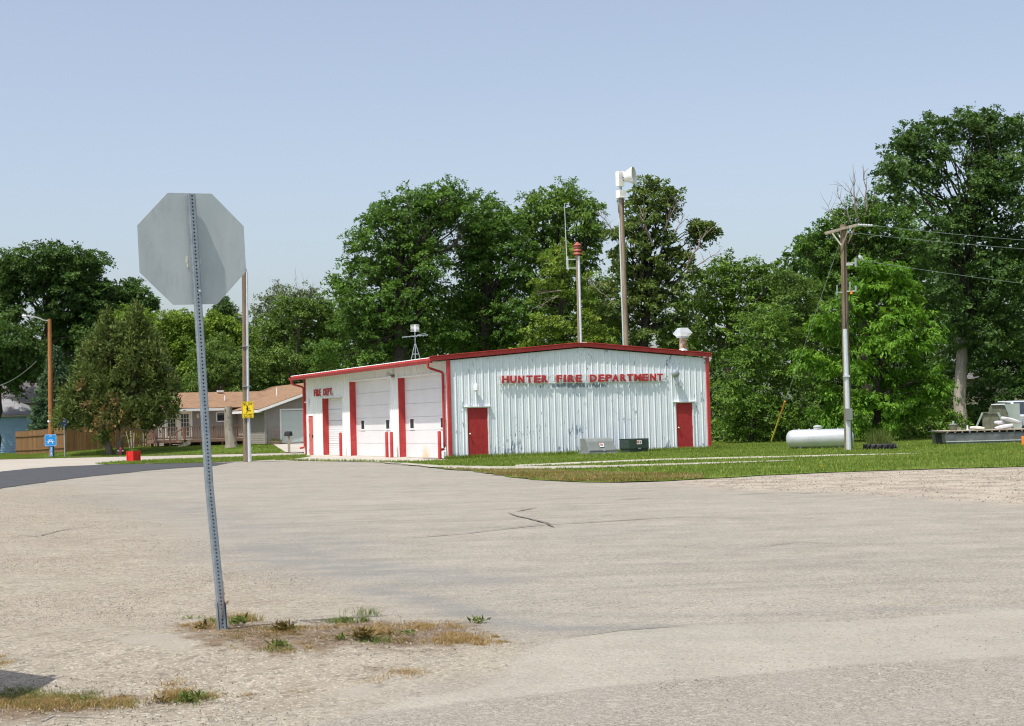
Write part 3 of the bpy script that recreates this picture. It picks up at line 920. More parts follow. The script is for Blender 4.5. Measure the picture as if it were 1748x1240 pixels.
# downspouts
def downspout(yy, wall_x):
    path = [(gx-0.05, yy, gz), (gx-0.05, yy, gz-0.14), (gx+0.06, yy, gz-0.21), (wall_x-0.05, yy, gz-0.36), (wall_x-0.005, yy, gz-0.44), (wall_x-0.005, yy, 0.52), (wall_x-0.03, yy, 0.42), (wall_x-0.26, yy, 0.38)]
    MB().tube(path, [0.055]*len(path), 8).build('downspout', M['red'], ST, smooth=True)
    MB().tube([(wall_x, yy, 0.30), (wall_x, yy, -0.02)], 0.03, 8).build('drain_stub', M['white'], ST)
    for zz in (3.0, 1.6):
        MB().box((wall_x+0.02, yy, zz), (0.10, 0.13, 0.03)).build('strap', M['red'], ST)
downspout(0.27, -0.115)
downspout(LN-0.02, -0.115)
# corner trims
for (cx, cy, ww, hh) in ((0.02, -0.02, 0.14, EV+0.02), (W-0.01, -0.02, 0.14, EV+0.02), (-0.02, LN-0.0, 0.12, EV-0.02)):
    MB().box((cx, cy, hh/2+0.01), (ww, 0.13, hh-0.02)).build('corner_trim', M['red'], ST, bevel=0.006)
# overhead doors
def overhead(o, sections, wins, groove, stain=None, REC=0.27):
    a, b, zt = o
    MB().box((REC/2-0.01, b-0.012, zt/2), (REC+0.06, 0.024, zt-0.002)).build('door_jamb', M['red'], ST)
    MB().box((REC/2-0.01, a+0.012, zt/2), (REC+0.06, 0.024, zt-0.002)).build('door_jamb', M['white'], ST)
    MB().box((REC/2, (a+b)/2, zt-0.012), (REC+0.02, b-a-0.05, 0.024)).build('door_soffit', M['white'], ST)
    dr = MB().box((REC+0.06, (a+b)/2, (zt-0.03)/2), (0.02, b-a-0.05, zt-0.03)).build('overhead_door', M['white_door'], ST)
    H = (zt-0.04)/sections
    for k in range(sections):
        z0, z1 = 0.03+k*H+0.004, 0.03+(k+1)*H-0.006
        n = groove
        # one section: a pressed panel with fine horizontal grooves, gridded so that the rust stain can sit in it
        zs = []
        for j in range(n):
            q0 = z0+(z1-z0)*j/n; q1 = z0+(z1-z0)*(j+1)/n
            zs += [(q0+0.004, 0.0), (q1-0.012, 0.0), (q1-0.006, 0.006)] if n > 1 else [(q0, 0.0), (q0+(q1-q0)*0.5, 0.0), (q1, 0.0)]
        yl = np.linspace(a+0.03, b-0.03, 41)
        Vv = [(REC+dx, yy, zz) for zz, dx in zs for yy in yl]
        Ff = [(r*41+c, r*41+c+1, (r+1)*41+c+1, (r+1)*41+c) for r in range(len(zs)-1) for c in range(40)]
        att = [0.0]*len(Vv)
        if stain:
            att = [max(0.0, math.exp(-((p[1]-stain[0])/stain[2])**2-((p[2]-stain[1])/stain[3])**2)) for p in Vv]
        me_ = fast_mesh('door_section', Vv, Ff, M['white_door'], {'stain': ('POINT', att)})
        mobj('door_section', me_, dr)
    for (wy, wz) in wins:
        fo = MB()
        fo.box((REC-0.012, wy, wz+0.24), (0.03, 0.62, 0.07)).box((REC-0.012, wy, wz-0.24), (0.03, 0.62, 0.07))
        fo.box((REC-0.012, wy-0.275, wz), (0.03, 0.07, 0.41)).box((REC-0.012, wy+0.275, wz), (0.03, 0.07, 0.41))
        fo.build('window_frame', M['white'], dr)
        MB().box((REC-0.006, wy, wz), (0.012, 0.48, 0.41)).build('window_pane', M['glass'], dr)
overhead(OD[0], 6, [(5.11, 1.52), (1.35, 1.52)], 1, (3.5, 0.05, 0.55, 0.42))
overhead(OD[1], 6, [(12.0, 1.53), (8.36, 1.52)], 1, (8.6, 0.0, 0.4, 0.16))
overhead(OD[2], 5, [], 5)
# personnel doors
def pdoor(frame, mat, knob_side, hinge_n):
    """frame(s, off, z) places points; door spans s 0..w"""
    pass
for (a, b, zt), kx in ((GD1, 0.09), (GD2, 0.09)):
    fr_ = MB()
    fr_.box((a-0.03, -0.012, zt/2), (0.06, 0.075, zt)).box((b+0.03, -0.012, zt/2), (0.06, 0.075, zt)).box(((a+b)/2, -0.012, zt+0.02), (b-a+0.12, 0.075, 0.04))
    fr_.build('door_frame', M['white'], ST)
    MB().box(((a+b)/2, -0.06, zt+0.05), (b-a+0.3, 0.11, 0.02)).build('drip_cap', M['white'], ST)
    d_ = MB().box(((a+b)/2, 0.012, zt/2+0.01), (b-a-0.012, 0.045, zt-0.03)).build('door', M['red_door'], ST, bevel=0.004)
    MB().lathe([(0.018, 0), (0.018, 0.04), (0.036, 0.05), (0.038, 0.075), (0.022, 0.092)], (a+kx, -0.012, 1.02), 12, (0, -1, 0)).build('door_knob', M['alu'], d_, smooth=True)
    for hz in (0.22, 1.05, 1.85):
        MB().box((b-0.004, -0.016, hz), (0.03, 0.02, 0.11)).build('hinge', M['red'], d_)
a, b, zt = PD
MB().box((-0.012, a-0.03, zt/2), (0.075, 0.06, zt)).box((-0.012, b+0.03, zt/2), (0.075, 0.06, zt)).box((-0.012, (a+b)/2, zt+0.02), (0.075, b-a+0.12, 0.04)).build('door_frame', M['white'], ST)
d_ = MB().box((0.0, (a+b)/2, zt/2+0.01), (0.045, b-a-0.012, zt-0.03)).build('door', M['pink_door'], ST, bevel=0.004)
tag(d_, 'sun-bleached pinkish red side door')
MB().box((-0.05, a+0.09, 1.0), (0.06, 0.05, 0.16)).build('door_handle', M['black'], d_)
for hz in (0.25, 1.05, 1.85):
    MB().box((-0.03, b-0.01, hz), (0.03, 0.04, 0.12)).build('hinge', M['red'], d_)
# wall lamps
def lamp_white(p, out):
    """small white bullet flood: p on the wall, out = unit vector away from it"""
    o = Vector(out)
    p = Vector(p)
    l = MB().lathe([(0.06, 0), (0.06, 0.02), (0.02, 0.03), (0.02, 0.10)], p, 10, o).build('wall_lamp', M['white_clean'], ST, smooth=True)
    MB().lathe([(0.035, 0.16), (0.06, 0.13), (0.085, -0.02), (0.10, -0.13), (0.07, -0.13)], p+o*0.13, 12, (0, 0, 1)).build('lamp_shade', M['white_clean'], l, smooth=True)
lamp_white((1.19, -0.03, 2.98), (0, -1, 0))
lamp_white((11.1, -0.03, 3.0), (0, -1, 0))
l = MB().box((10.82, -0.07, 3.44), (0.14, 0.10, 0.14)).build('wall_lamp', M['grey_box'], ST)
MB().lathe([(0.04, 0.0), (0.15, 0.04), (0.185, 0.12), (0.17, 0.22), (0.08, 0.28)], (10.80, -0.10, 3.44), 16, (-0.25, -1, -0.1)).build('lamp_globe', M['galv'], l, smooth=True)
l = MB().box((-0.06, 19.97, 2.9), (0.08, 0.10, 0.26)).build('wall_lamp', M['white'], ST)
MB().box((-0.17, 19.97, 2.80), (0.20, 0.22, 0.05), ry=0.3).build('lamp_shade', M['white'], l)
l = MB().box((-0.07, 6.6, 3.72), (0.12, 0.2, 0.14)).build('wall_lamp', M['grey_box'], ST)
for q, yy, zz in ((0, 6.35, 3.62), (1, 6.85, 3.62), (2, 6.55, 3.88)):
    MB().lathe([(0.03, 0.0), (0.07, 0.06), (0.11, 0.2), (0.11, 0.24)], (-0.14, 6.6, 3.72), 12, (-0.25, yy-6.6, zz-3.78)).build('lamp_head', M['alu'], l, smooth=True)
# HUNTER FIRE DEPARTMENT
rail = MB()
for zz in (3.435, 3.12):
    rail.box((6.32, -0.078, zz), (8.15, 0.028, 0.045))
for k in range(10):
    rail.box((2.35+k*0.882, -0.05, 3.28), (0.03, 0.03, 0.24))
    rail.box((2.35+k*0.882, -0.047, 3.40), (0.025, 0.03, 0.02))
rail = rail.build('sign_rail', M['white'], ST)
LET = [('H', 2.42, 2.73), ('U', 2.8, 3.09), ('N', 3.17, 3.45), ('T', 3.56, 3.83), ('E', 3.91, 4.23), ('R', 4.28, 4.56), ('F', 4.97, 5.24), ('I', 5.32, 5.43), ('R', 5.53, 5.84), ('E', 5.9, 6.18), ('D', 6.57, 6.91), ('E', 6.99, 7.28), ('P', 7.35, 7.65), ('A', 7.67, 7.99), ('R', 8.07, 8.36), ('T', 8.41, 8.71), ('M', 8.76, 9.11), ('E', 9.16, 9.46), ('N', 9.54, 9.85), ('T', 9.92, 10.19)]
for ch, xa, xb in LET:
    lm = letter_mesh(ch, xb-xa, 0.315, 0.045, M['red'], 0.045)
    o = mobj('letter', lm, rail)
    o.rotation_euler = (PI/2, 0, 0)
    o.location = (xa, -0.092, 3.125+random.uniform(-0.004, 0.004))
# FIRE DEPT. on the side: outlined letters on white tabs
bd = MB()
bd.box((-0.05, 18.2, 3.28), (0.02, 1.55, 0.40)).box((-0.05, 16.62, 3.28), (0.02, 1.3, 0.40))
bd = bd.build('sign_backing', M['white'], ST)
yy = 18.94
for ch, wd in (('F', .30), ('I', .12), ('R', .33), ('E', .30), (' ', .42), ('D', .34), ('E', .28), ('P', .32), ('T', .30), ('.', .08)):
    if ch != ' ':
        ht = 0.36 if ch != '.' else 0.08
        o = mobj('letter', letter_mesh(ch, wd, ht, 0.03, M['red'], 0.04), bd)
        o.rotation_euler = (PI/2, 0, -PI/2)
        o.location = (-0.062, yy, 3.10)
    yy -= wd+0.045
# flue on the right slope
fx, fy = 11.95, 1.05
fz = roof_z(fx)
fl = MB().lathe([(0.30, 0.0), (0.27, 0.06), (0.18, 0.26), (0.17, 0.27)], (fx, fy, fz-0.02), 16).build('chimney', M['alu'], ST, smooth=True)
MB().lathe([(0.165, 0.2), (0.165, 0.76), (0.17, 0.78)], (fx, fy, fz), 16).build('flue_pipe', M['rust'], fl, smooth=True)
cp = MB()
cp.box((fx, fy, fz+0.880), (0.42, 0.42, 0.25))
cp.poly([(fx-0.33, fy-0.33, fz+0.960), (fx+0.33, fy-0.33, fz+0.960), (fx+0.33, fy+0.33, fz+0.960), (fx-0.33, fy+0.33, fz+0.960), (fx-0.17, fy-0.17, fz+1.200), (fx+0.17, fy-0.17, fz+1.200), (fx+0.17, fy+0.17, fz+1.200), (fx-0.17, fy+0.17, fz+1.200)],
        [(0, 1, 2, 3), (4, 5, 6, 7), (0, 1, 5, 4), (1, 2, 6, 5), (2, 3, 7, 6), (3, 0, 4, 7)])
cp.poly([(fx-0.33, fy-0.33, fz+0.955), (fx+0.33, fy-0.33, fz+0.955), (fx+0.33, fy+0.33, fz+0.955), (fx-0.33, fy+0.33, fz+0.955), (fx-0.22, fy-0.22, fz+0.820), (fx+0.22, fy-0.22, fz+0.820), (fx+0.22, fy+0.22, fz+0.820), (fx-0.22, fy+0.22, fz+0.820)],
        [(0, 1, 5, 4), (1, 2, 6, 5), (2, 3, 7, 6), (3, 0, 4, 7)])
cp.build('flue_cap', M['alu'], fl)

def st2w(x, y, z=0.0):
    c, s = math.cos(TH), math.sin(TH)
    return Vector((-2.695 + x*c - y*s, 66.02 + x*s + y*c, z))

# bollards
bl = ['red bollard left of the middle overhead door, a rusty stain behind it', 'red bollard between the two large overhead doors, nearer the middle door', 'red bollard between the two large overhead doors, nearer the right-hand door', 'red bollard beside the downspout at the building corner']
bp = [(-0.35, 13.7), (-0.35, 6.85), (-0.35, 6.2), (-0.40, 0.12)]
bm_ = MB().lathe([(0.075, 0), (0.075, 1.14), (0.06, 1.17), (0.02, 1.185)], (0, 0, 0), 16).mesh('bollard', M['red'], True)
for lb, (bx, by) in zip(bl, bp):
    o = mobj('bollard', bm_)
    o.location = st2w(bx, by, 0.0)
    tag(o, lb, 'bollard', 'red pipe bollards at the overhead doors')

# electrical cabinets
t = thing('utility_cabinet', 'grey sloped-front utility cabinet on the grass before the gable wall', 'utility cabinet', st2w(6.15, -1.55), TH)
pf = [(-0.42, 0.08), (-0.42, 0.16), (-0.36, 0.20), (-0.20, 0.55), (-0.10, 0.66), (0.02, 0.70), (0.42, 0.70), (0.42, 0.08)]
hood = MB().prism(pf, -0.64, 0.64, lambda a, b, c: (c, a, b)).build('hood', M['grey_box'], t, bevel=0.015)
MB().box((0.02, 0, 0.05), (1.46, 0.95, 0.10)).build('base', M['grey_box'], t, bevel=0.008)
MB().box((0.02, -0.435, 0.185), (1.3, 0.03, 0.03)).build('lip', M['grey_box'], t)
MB().box((0.06, -0.45, 0.19), (0.05, 0.06, 0.10)).build('lock', M['alu'], t)
sk = MB().box((0.02, -0.30, 0.40), (0.2, 0.004, 0.16), rx=-0.43).build('warning_sticker', M['white'], t)
MB().box((-0.02, -0.3035, 0.43), (0.09, 0.004, 0.07), rx=-0.43).build('sticker_print', M['sticker_red'], sk)
MB().box((0.06, -0.3035, 0.40), (0.05, 0.004, 0.09), rx=-0.43).build('sticker_print', M['grey_box'], sk)
for xx in (-0.3, 0.05, 0.5):
    MB().box((xx, -0.50, 0.02), (0.12, 0.07, 0.035)).build('anchor_plate', M['white'], t)
t = thing('utility_cabinet', 'dark green box-shaped utility cabinet on the grass before the gable wall', 'utility cabinet', st2w(8.15, -1.05), TH)
MB().box((0, 0.0, 0.09), (0.92, 0.80, 0.18)).build('base', M['green_box'], t, bevel=0.01)
MB().box((0, 0.0, 0.385), (0.98, 0.86, 0.41)).build('hood', M['green_box'], t, bevel=0.02)
MB().box((0, 0.02, 0.603), (1.0, 0.88, 0.028)).build('lid', M['green_box'], t, bevel=0.006)
sk = MB().box((0.02, -0.434, 0.46), (0.24, 0.004, 0.17)).build('warning_sticker', M['white'], t)
MB().box((-0.04, -0.4375, 0.47), (0.10, 0.004, 0.09)).build('sticker_print', M['sticker_red'], sk)
MB().box((0.07, -0.4375, 0.46), (0.06, 0.004, 0.10)).build('sticker_print', M['grey_box'], sk)
MB().box((0.02, -0.425, 0.20), (0.12, 0.05, 0.03)).build('lock', M['alu'], t)

# television antenna on a small tripod on the roof
lx, ly = 3.0, 11.8
p = st2w(lx, ly, roof_z(lx)+0.0)
t = thing('roof_antenna', 'small television antenna on a tripod on the station roof', 'antenna', p, math.radians(8))
for k in range(3):
    a = PI/2+k*2*PI/3
    MB().tube([(0.30*math.cos(a), 0.30*math.sin(a), 0.02 if k else 0.035), (0.03*math.cos(a), 0.03*math.sin(a), 0.92)], 0.017, 6).build('leg', M['galv'], t)
MB().tube([(0, 0, 0.1), (0, 0, 1.66)], 0.02, 8).build('mast', M['galv'], t)
MB().lathe([(0.17, 0), (0.17, 0.02)], (0, 0, 0.42), 10).build('brace_ring', M['galv'], t)
bo = MB()
bo.bar((-0.62, 0.1, 1.28), (0.62, -0.12, 1.36), 0.035)
for k in range(8):
    q = -0.6+k*0.17
    L_ = 0.10+0.02*k
    bo.bar((q, -L_-0.1, 1.29+q*0.06), (q, L_+0.1, 1.29+q*0.06), 0.014)
bo.bar((0.1, -0.1, 1.36), (0.55, -0.14, 1.44), 0.02)
bo.build('lower_boom', M['galv'], t)
up = MB()
for k in range(6):
    up.box((0, -0.02, 1.56+k*0.06), (0.44-0.02*(k % 2), 0.02, 0.022))
up.box((0, 0.0, 1.71), (0.07, 0.035, 0.34)).box((0.05, 0.02, 1.71), (0.02, 0.02, 0.36))
up.build('bowtie_panel', M['white'], t)

# ------------------------------------------------------------------ poles and sirens
def pole(mb, p0, p1, r0, r1, n=12, seg=8):
    p0 = Vector(p0); p1 = Vector(p1)
    pts = [p0.lerp(p1, k/seg)+Vector((math.sin(k*1.3)*0.006, 0, 0)) for k in range(seg+1)]
    rad = [r0+(r1-r0)*k/seg for k in range(seg+1)]
    return mb.tube(pts, rad, n)

# tall siren
bx = at(1068, 588, 90)
tx = at(1060, 338, 90)
t = thing('siren_pole', 'tall wooden pole carrying a white rotating horn siren', 'siren', (6.55, 90, 0))
top = Vector((tx.x-6.55, 0, tx.z))
base_x = 0.0
pole(MB(), (base_x, 0, 0), top, 0.19, 0.135).build('pole', M['pole_brown'], t, smooth=True)
MB().tube([(-0.17, -0.08, 0.0), (top.x-0.135, -0.08, top.z-1.2)], 0.045, 8).build('conduit', M['conduit'], t, smooth=True)
MB().tube([(top.x+0.13, -0.1, top.z-0.1), (top.x+0.12, -0.13, top.z-0.95)], 0.03, 6).tube([(top.x-0.2, -0.1, top.z-0.1), (top.x-0.16, -0.13, top.z-0.9)], 0.02, 6).build('cables', M['black'], t)
MB().box((top.x+0.0, 0, top.z+0.22), (0.42, 0.42, 0.42), rz=0.5).build('lower_housing', M['horn_white'], t, bevel=0.01)
MB().box((top.x+0.0, 0, top.z-0.005), (0.50, 0.50, 0.03), rz=0.5).build('mount_plate', M['horn_white'], t)
MB().lathe([(0.11, 0.43), (0.09, 0.47), (0.09, 0.52), (0.07, 0.55), (0.07, 0.66)], (top.x, 0, top.z), 14).build('swivel', M['galv'], t, smooth=True)
MB().box((top.x-0.03, 0, top.z+1.08), (0.36, 0.36, 0.86), rz=0.5).build('driver_housing', M['horn_white'], t, bevel=0.012)
hx = Vector((0.93, -0.34, 0.10)).normalized()
hp = Vector((top.x+0.16, -0.06, top.z+1.16))
MB().lathe([(0.24, 0.0), (0.25, 0.10), (0.29, 0.16)], hp, 20, hx).build('horn_throat', M['galv_dark'], t, smooth=True)
hr = MB().lathe([(0.27, 0.10), (0.29, 0.16), (0.41, 0.40), (0.505, 0.62), (0.525, 0.64), (0.51, 0.655), (0.38, 0.45), (0.25, 0.2)], hp, 28, hx).build('horn', M['horn_white'], t, smooth=True)
for k in range(12):
    a = 2*PI*k/12
    q = hx.to_track_quat('Z', 'Y').to_matrix()
    c = hp + q @ Vector((0.275*math.cos(a), 0.275*math.sin(a), 0.09))
    MB().box(c, (0.05, 0.05, 0.05)).build('vane', M['horn_white'], hr)

# short pole with red mechanical siren and whip antenna
pb = at(988, 585, 90); pt = at(986, 436, 90)
t = thing('siren_pole', 'short grey pole with red louvred siren and a side whip antenna', 'siren', (3.86, 90, 0))
top = Vector((pt.x-3.86, 0, pt.z))
pole(MB(), (-0.02, 0, 0), top, 0.115, 0.10).build('pole', M['pole_brown'], t, smooth=True)
MB().tube([(0.085, -0.07, 0), (top.x+0.06, -0.07, top.z-0.05)], 0.07, 8).build('conduit', M['conduit'], t, smooth=True)
sr = MB().lathe([(0.16, 0.0), (0.16, 0.6), (0.1, 0.62)], (top.x, 0, top.z-0.02), 16).build('siren_core', M['brick_red'], t, smooth=True)
for k, (r0, r1) in enumerate(((0.20, 0.27), (0.20, 0.25), (0.19, 0.23))):
    MB().lathe([(r1*0.98, 0.0), (r1, 0.03), (r0, 0.13), (r0*0.7, 0.135)], (top.x, 0, top.z+0.03+k*0.19), 18).build('louvre', M['brick_red'], sr, smooth=True)
MB().lathe([(0.26, 0.0), (0.24, 0.03), (0.02, 0.22)], (top.x, 0, top.z+0.55), 18).build('cap', M['brick_red'], sr, smooth=True)
ax_ = at(965, 400, 90).x-3.86
za = at(965, 347, 90).z; zb = at(967, 460, 90).z
MB().tube([(ax_+0.05, 0, zb), (ax_, 0, za)], [0.035, 0.015], 6).build('whip_antenna', M['alu'], t)
an = MB()
for vv in (443, 458):
    zz = at(975, vv, 90).z
    an.bar((ax_, 0, zz), (top.x-0.06, 0, zz), 0.045)
an.bar((ax_+0.1, 0, at(970, 462, 90).z), (ax_+0.1, 0, at(970, 438, 90).z), 0.05)
an.build('antenna_bracket', M['alu'], t)

# utility pole with crossarm on the right
base_p = gnd(1447, 770)
t = thing('utility_pole', 'wooden utility pole with crossarm and long grey conduit, right of the tank', 'utility pole', (base_p.x, base_p.y, 0))
YP = base_p.y
def rel(u, v, dy=0.0):
    q = at(u, v, YP+dy)
    return Vector((q.x-base_p.x, dy, q.z))
topv = rel(1439, 384)
pole(MB(), (0.03, 0, -0.05), topv, 0.16, 0.115).build('pole', M['pole_brown'], t, smooth=True)
a_, b_ = rel(1408, 398.5, -0.22), rel(1462, 384.5, -0.10)
MB().bar(a_, b_, 0.12, 0.09).build('crossarm', M['pole_grey'], t, bevel=0.006)
MB().bar(a_+Vector((0.10, 0.34, 0.01)), b_+Vector((0.08, 0.34, 0.02)), 0.12, 0.09).build('crossarm', M['pole_grey'], t, bevel=0.006)
for (u1, v1, u2, v2, dy, mm) in ((1421, 399, 1436, 419, -0.28, 'soffit'), (1430, 398, 1438, 411, 0.20, 'soffit'), (1448, 393, 1438, 419, -0.28, 'pole_brown'), (1458, 392, 1447, 416, 0.2, 'pole_brown')):
    MB().bar(rel(u1, v1, dy), rel(u2, v2, dy*0.6), 0.035, 0.05).build('brace', M[mm], t)
ins = b_+Vector((0.02, 0, 0.0))
for k in range(3):
    MB().lathe([(0.03, 0), (0.06, 0.03), (0.06, 0.07), (0.03, 0.1), (0.055, 0.13), (0.055, 0.17), (0.02, 0.2)], ins+Vector((0.02+k*0.2, 0, -0.015*k)), 10, (1, 0.0, -0.05)).build('insulator', M['alu'], t, smooth=True)
MB().tube([rel(1444, 562, -0.24)+Vector((-0.03, 0, 0)), Vector((0.0, -0.26, 0.02))], [0.085, 0.10], 10).build('conduit', M['conduit'], t, smooth=True)
MB().box(rel(1447, 560, -0.22)*0.0+Vector((0.0, -0.26, 2.9)), (0.23, 0.23, 0.06)).build('conduit_coupling', M['conduit'], t)
MB().box(Vector((0.02, -0.38, 1.42)), (0.26, 0.14, 0.46)).build('meter_box', M['grey_box'], t, bevel=0.01)
cf = MB()
cf.bar(rel(1440, 450, -0.05), rel(1462, 449, -0.2), 0.04).bar(rel(1440, 453, -0.05), rel(1456, 452, -0.2), 0.04)
cf.bar(rel(1440, 498, -0.05), rel(1460, 497, -0.2), 0.04).bar(rel(1428, 499, -0.1), rel(1440, 500, -0.05), 0.04)
cf.build('hardware_arm', M['alu'], t)
for (u, v1, v2, r) in ((1461, 441, 456, 0.06), (1451, 481, 497, 0.035), (1461, 488, 498, 0.05), (1429, 487, 505, 0.03)):
    MB().tube([rel(u, v1, -0.2), rel(u, v2, -0.2)], [r, r*0.8], 8).build('cutout', M['galv'], t)
MB().lathe([(0.04, 0), (0.13, 0.05), (0.15, 0.12), (0.05, 0.16)], rel(1466, 443, -0.2), 12, (0.8, -0.3, 0.5)).build('lamp_head', M['alu'], t, smooth=True)
MB().box(rel(1453, 500, -0.2), (0.08, 0.08, 0.12)).build('cutout_cap', M['orange'], t)
cb = MB()
cb.tube([rel(1429, 505, -0.2), rel(1434, 525, -0.18), rel(1437, 560, -0.16)], 0.018, 5).tube([rel(1452, 504, -0.2), rel(1450, 530, -0.2), rel(1444, 562, -0.2)], 0.018, 5).tube([rel(1441, 405, -0.15), rel(1443, 560, -0.17)], 0.012, 5)
cb.build('cables', M['black'], t)
# guy wire with yellow and orange guard: moves with nothing, a thing of its own
g0 = gnd(1313, 764)
g1 = Vector((base_p.x, base_p.y, 0)) + rel(1435, 410)
t = thing('guy_wire', 'guy wire with orange and yellow guard, left of the propane tank', 'guy wire', (g0.x, g0.y, 0))
dv = g1 - Vector((g0.x, g0.y, 0))
MB().tube([(0, 0, -0.05), dv], 0.012, 5).build('wire', M['galv'], t)
for k, (f0, f1, mm) in enumerate(((0.035, 0.16, 'yellow'), (0.16, 0.25, 'orange'))):
    MB().tube([dv*f0, dv*f1], 0.035, 7).build('guard', M[mm], t)
# power lines running off to the right
def wire(name, label, a, b, sag, r=0.008, n=18, mat='galv'):
    a = Vector(a); b = Vector(b)
    pts = [a.lerp(b, k/n)-Vector((0, 0, sag*4*(k/n)*(1-k/n))) for k in range(n+1)]
    o = MB().tube(pts, r, 5).build(name, M[mat], None)
    return tag(o, label, 'power line', 'power lines running right from the utility pole')
P0 = Vector((base_p.x, base_p.y, 0))
wire('power_line', 'uppermost power line running right from the crossarm tip', P0+b_+Vector((0.6, 0, -0.03)), at(2300, 415, 92), 0.55)
wire('power_line', 'middle power line running right from below the crossarm', P0+rel(1450, 397, 0.1), at(2300, 430, 92), 0.55)
wire('power_line', 'lowest power line running right, well below the crossarm', P0+rel(1466, 444, 0.0), at(2300, 520, 92), 0.5)

# pole with the SLOW sign
pb = gnd(422, 789)
t = thing('utility_pole', 'weathered wooden pole with conduit beside the station apron', 'utility pole', (pb.x, pb.y, 0))
h_ = at(418, 459, pb.y).z
lean = at(418, 459, pb.y).x - pb.x - 0.03
pole(MB(), (-0.03, 0, -0.05), (lean, 0, h_), 0.155, 0.11).build('pole', M['pole_brown'], t, smooth=True)
MB().tube([(0.13, -0.1, 0), (0.13-0.02, -0.1, 2.7), (lean+0.13, -0.08, h_-0.15)], [0.085, 0.06, 0.045], 10).build('conduit', M['conduit'], t, smooth=True)
for zz in (3.4, 2.4, 5.2):
    MB().box((0.04+lean*zz/h_, -0.09, zz), (0.36, 0.2, 0.03)).build('strap', M['galv'], t)
sp = Vector((at(422.5, 700, pb.y-0.3).x, pb.y-0.22, at(422.5, 700, pb.y).z))
t = thing('warning_sign', 'yellow SLOW CHILDREN PLAYING sign on the weathered pole', 'sign', sp, 0.0)
def rrect(w, h, r, n=4):
    out = []
    for cx, cy, a0 in ((w/2-r, h/2-r, 0), (-w/2+r, h/2-r, PI/2), (-w/2+r, -h/2+r, PI), (w/2-r, -h/2+r, 1.5*PI)):
        for k in range(n+1):
            a = a0+PI/2*k/n
            out.append((cx+r*math.cos(a), cy+r*math.sin(a)))
    return out
frw = lambda a, b, c: (a, -c, b)
MB().prism(rrect(0.52, 0.74, 0.04), 0, 0.012, frw).build('plate', M['yellow'], t)
bd = MB()
o_ = rrect(0.49, 0.71, 0.035); i_ = rrect(0.465, 0.685, 0.03)
k = len(o_)
bd.poly([frw(a, b, 0.0145) for a, b in o_]+[frw(a, b, 0.0145) for a, b in i_], [(i, (i+1) % k, k+(i+1) % k, k+i) for i in range(k)])
bd.build('border', M['black'], t)
def word(parent, s, x0, x1, z0, z1, mat, y=-0.013, bold=0.03, gap=0.22):
    n = len(s)
    wd = (x1-x0)/(n+(n-1)*gap)
    for i, ch in enumerate(s):
        if ch == ' ':
            continue
        w_ = wd*(0.35 if ch == 'I' else 1)
        o = mobj('letter', letter_mesh(ch, w_, z1-z0, 0.003, mat, bold), parent)
        o.rotation_euler = (PI/2, 0, 0)
        o.location = (x0+i*wd*(1+gap)+(wd-w_)/2, y, z0)
word(t, 'SLOW', -0.20, 0.20, 0.195, 0.325, M['black'], bold=0.03)
word(t, 'CHILDREN', -0.20, 0.20, -0.245, -0.175, M['black'], bold=0.02)
word(t, 'PLAYING', -0.18, 0.18, -0.33, -0.262, M['black'], bold=0.02)
rn = MB()
def stroke(mb, pts, w, y=-0.0145):
    for a, b in zip(pts[:-1], pts[1:]):
        mb.box(((a[0]+b[0])/2, y, (a[1]+b[1])/2), (math.dist(a, b)+w*0.6, 0.004, w), ry=-math.atan2(b[1]-a[1], b[0]-a[0]))
rn.lathe([(0.033, 0), (0.033, 0.004)], (-0.025, -0.0125, 0.145), 12, (0, -1, 0))
stroke(rn, [(-0.02, 0.10), (0.0, 0.0)], 0.055)
stroke(rn, [(-0.03, 0.09), (-0.07, 0.03), (-0.03, -0.005)], 0.02, -0.0165)
stroke(rn, [(-0.015, 0.10), (0.05, 0.08), (0.075, 0.045)], 0.02, -0.0185)
stroke(rn, [(0.0, 0.0), (-0.03, -0.06), (-0.06, -0.14)], 0.026, -0.0205)
stroke(rn, [(0.0, 0.0), (0.055, -0.045), (0.13, -0.03)], 0.026, -0.0225)
rn.build('running_figure', M['black'], t)

# street-light pole on the far left
pb = gnd(86.5, 782)
t = thing('street_light', 'orange-brown wooden pole with a curved street light arm, left', 'street light', (pb.x, pb.y, 0))
tp = at(84.5, 545, pb.y); tp = Vector((tp.x-pb.x, 0, tp.z))
pole(MB(), (0.05, 0, -0.05), tp, 0.185, 0.12).build('pole', M['pole_orange'], t, smooth=True)
MB().lathe([(0.175, 0), (0.175, 0.12)], (0.02, 0, at(86, 721, pb.y).z), 14).build('band', M['white'], t)
arm = [tp+Vector((-0.05, -0.05, -0.12))] + [Vector((at(u, v, pb.y-0.3).x-pb.x, -0.3-k*0.15, at(u, v, pb.y).z)) for k, (u, v) in enumerate(((74, 547.5), (66, 543.5), (56, 541.5), (46, 540.8)))]
MB().tube(arm, 0.038, 7).build('lamp_arm', M['alu'], t, smooth=True)
lh = arm[-1]
MB().lathe([(0.02, 0), (0.07, 0.05), (0.08, 0.22), (0.03, 0.32)], lh+Vector((0.15, 0, -0.02)), 12, (-1, -0.2, 0.05)).build('lamp_head', M['alu'], t, smooth=True)
MB().tube([(0.12, -0.12, 2.3), (0.15, -0.12, 0.0)], 0.025, 6).build('conduit', M['pole_grey'], t)
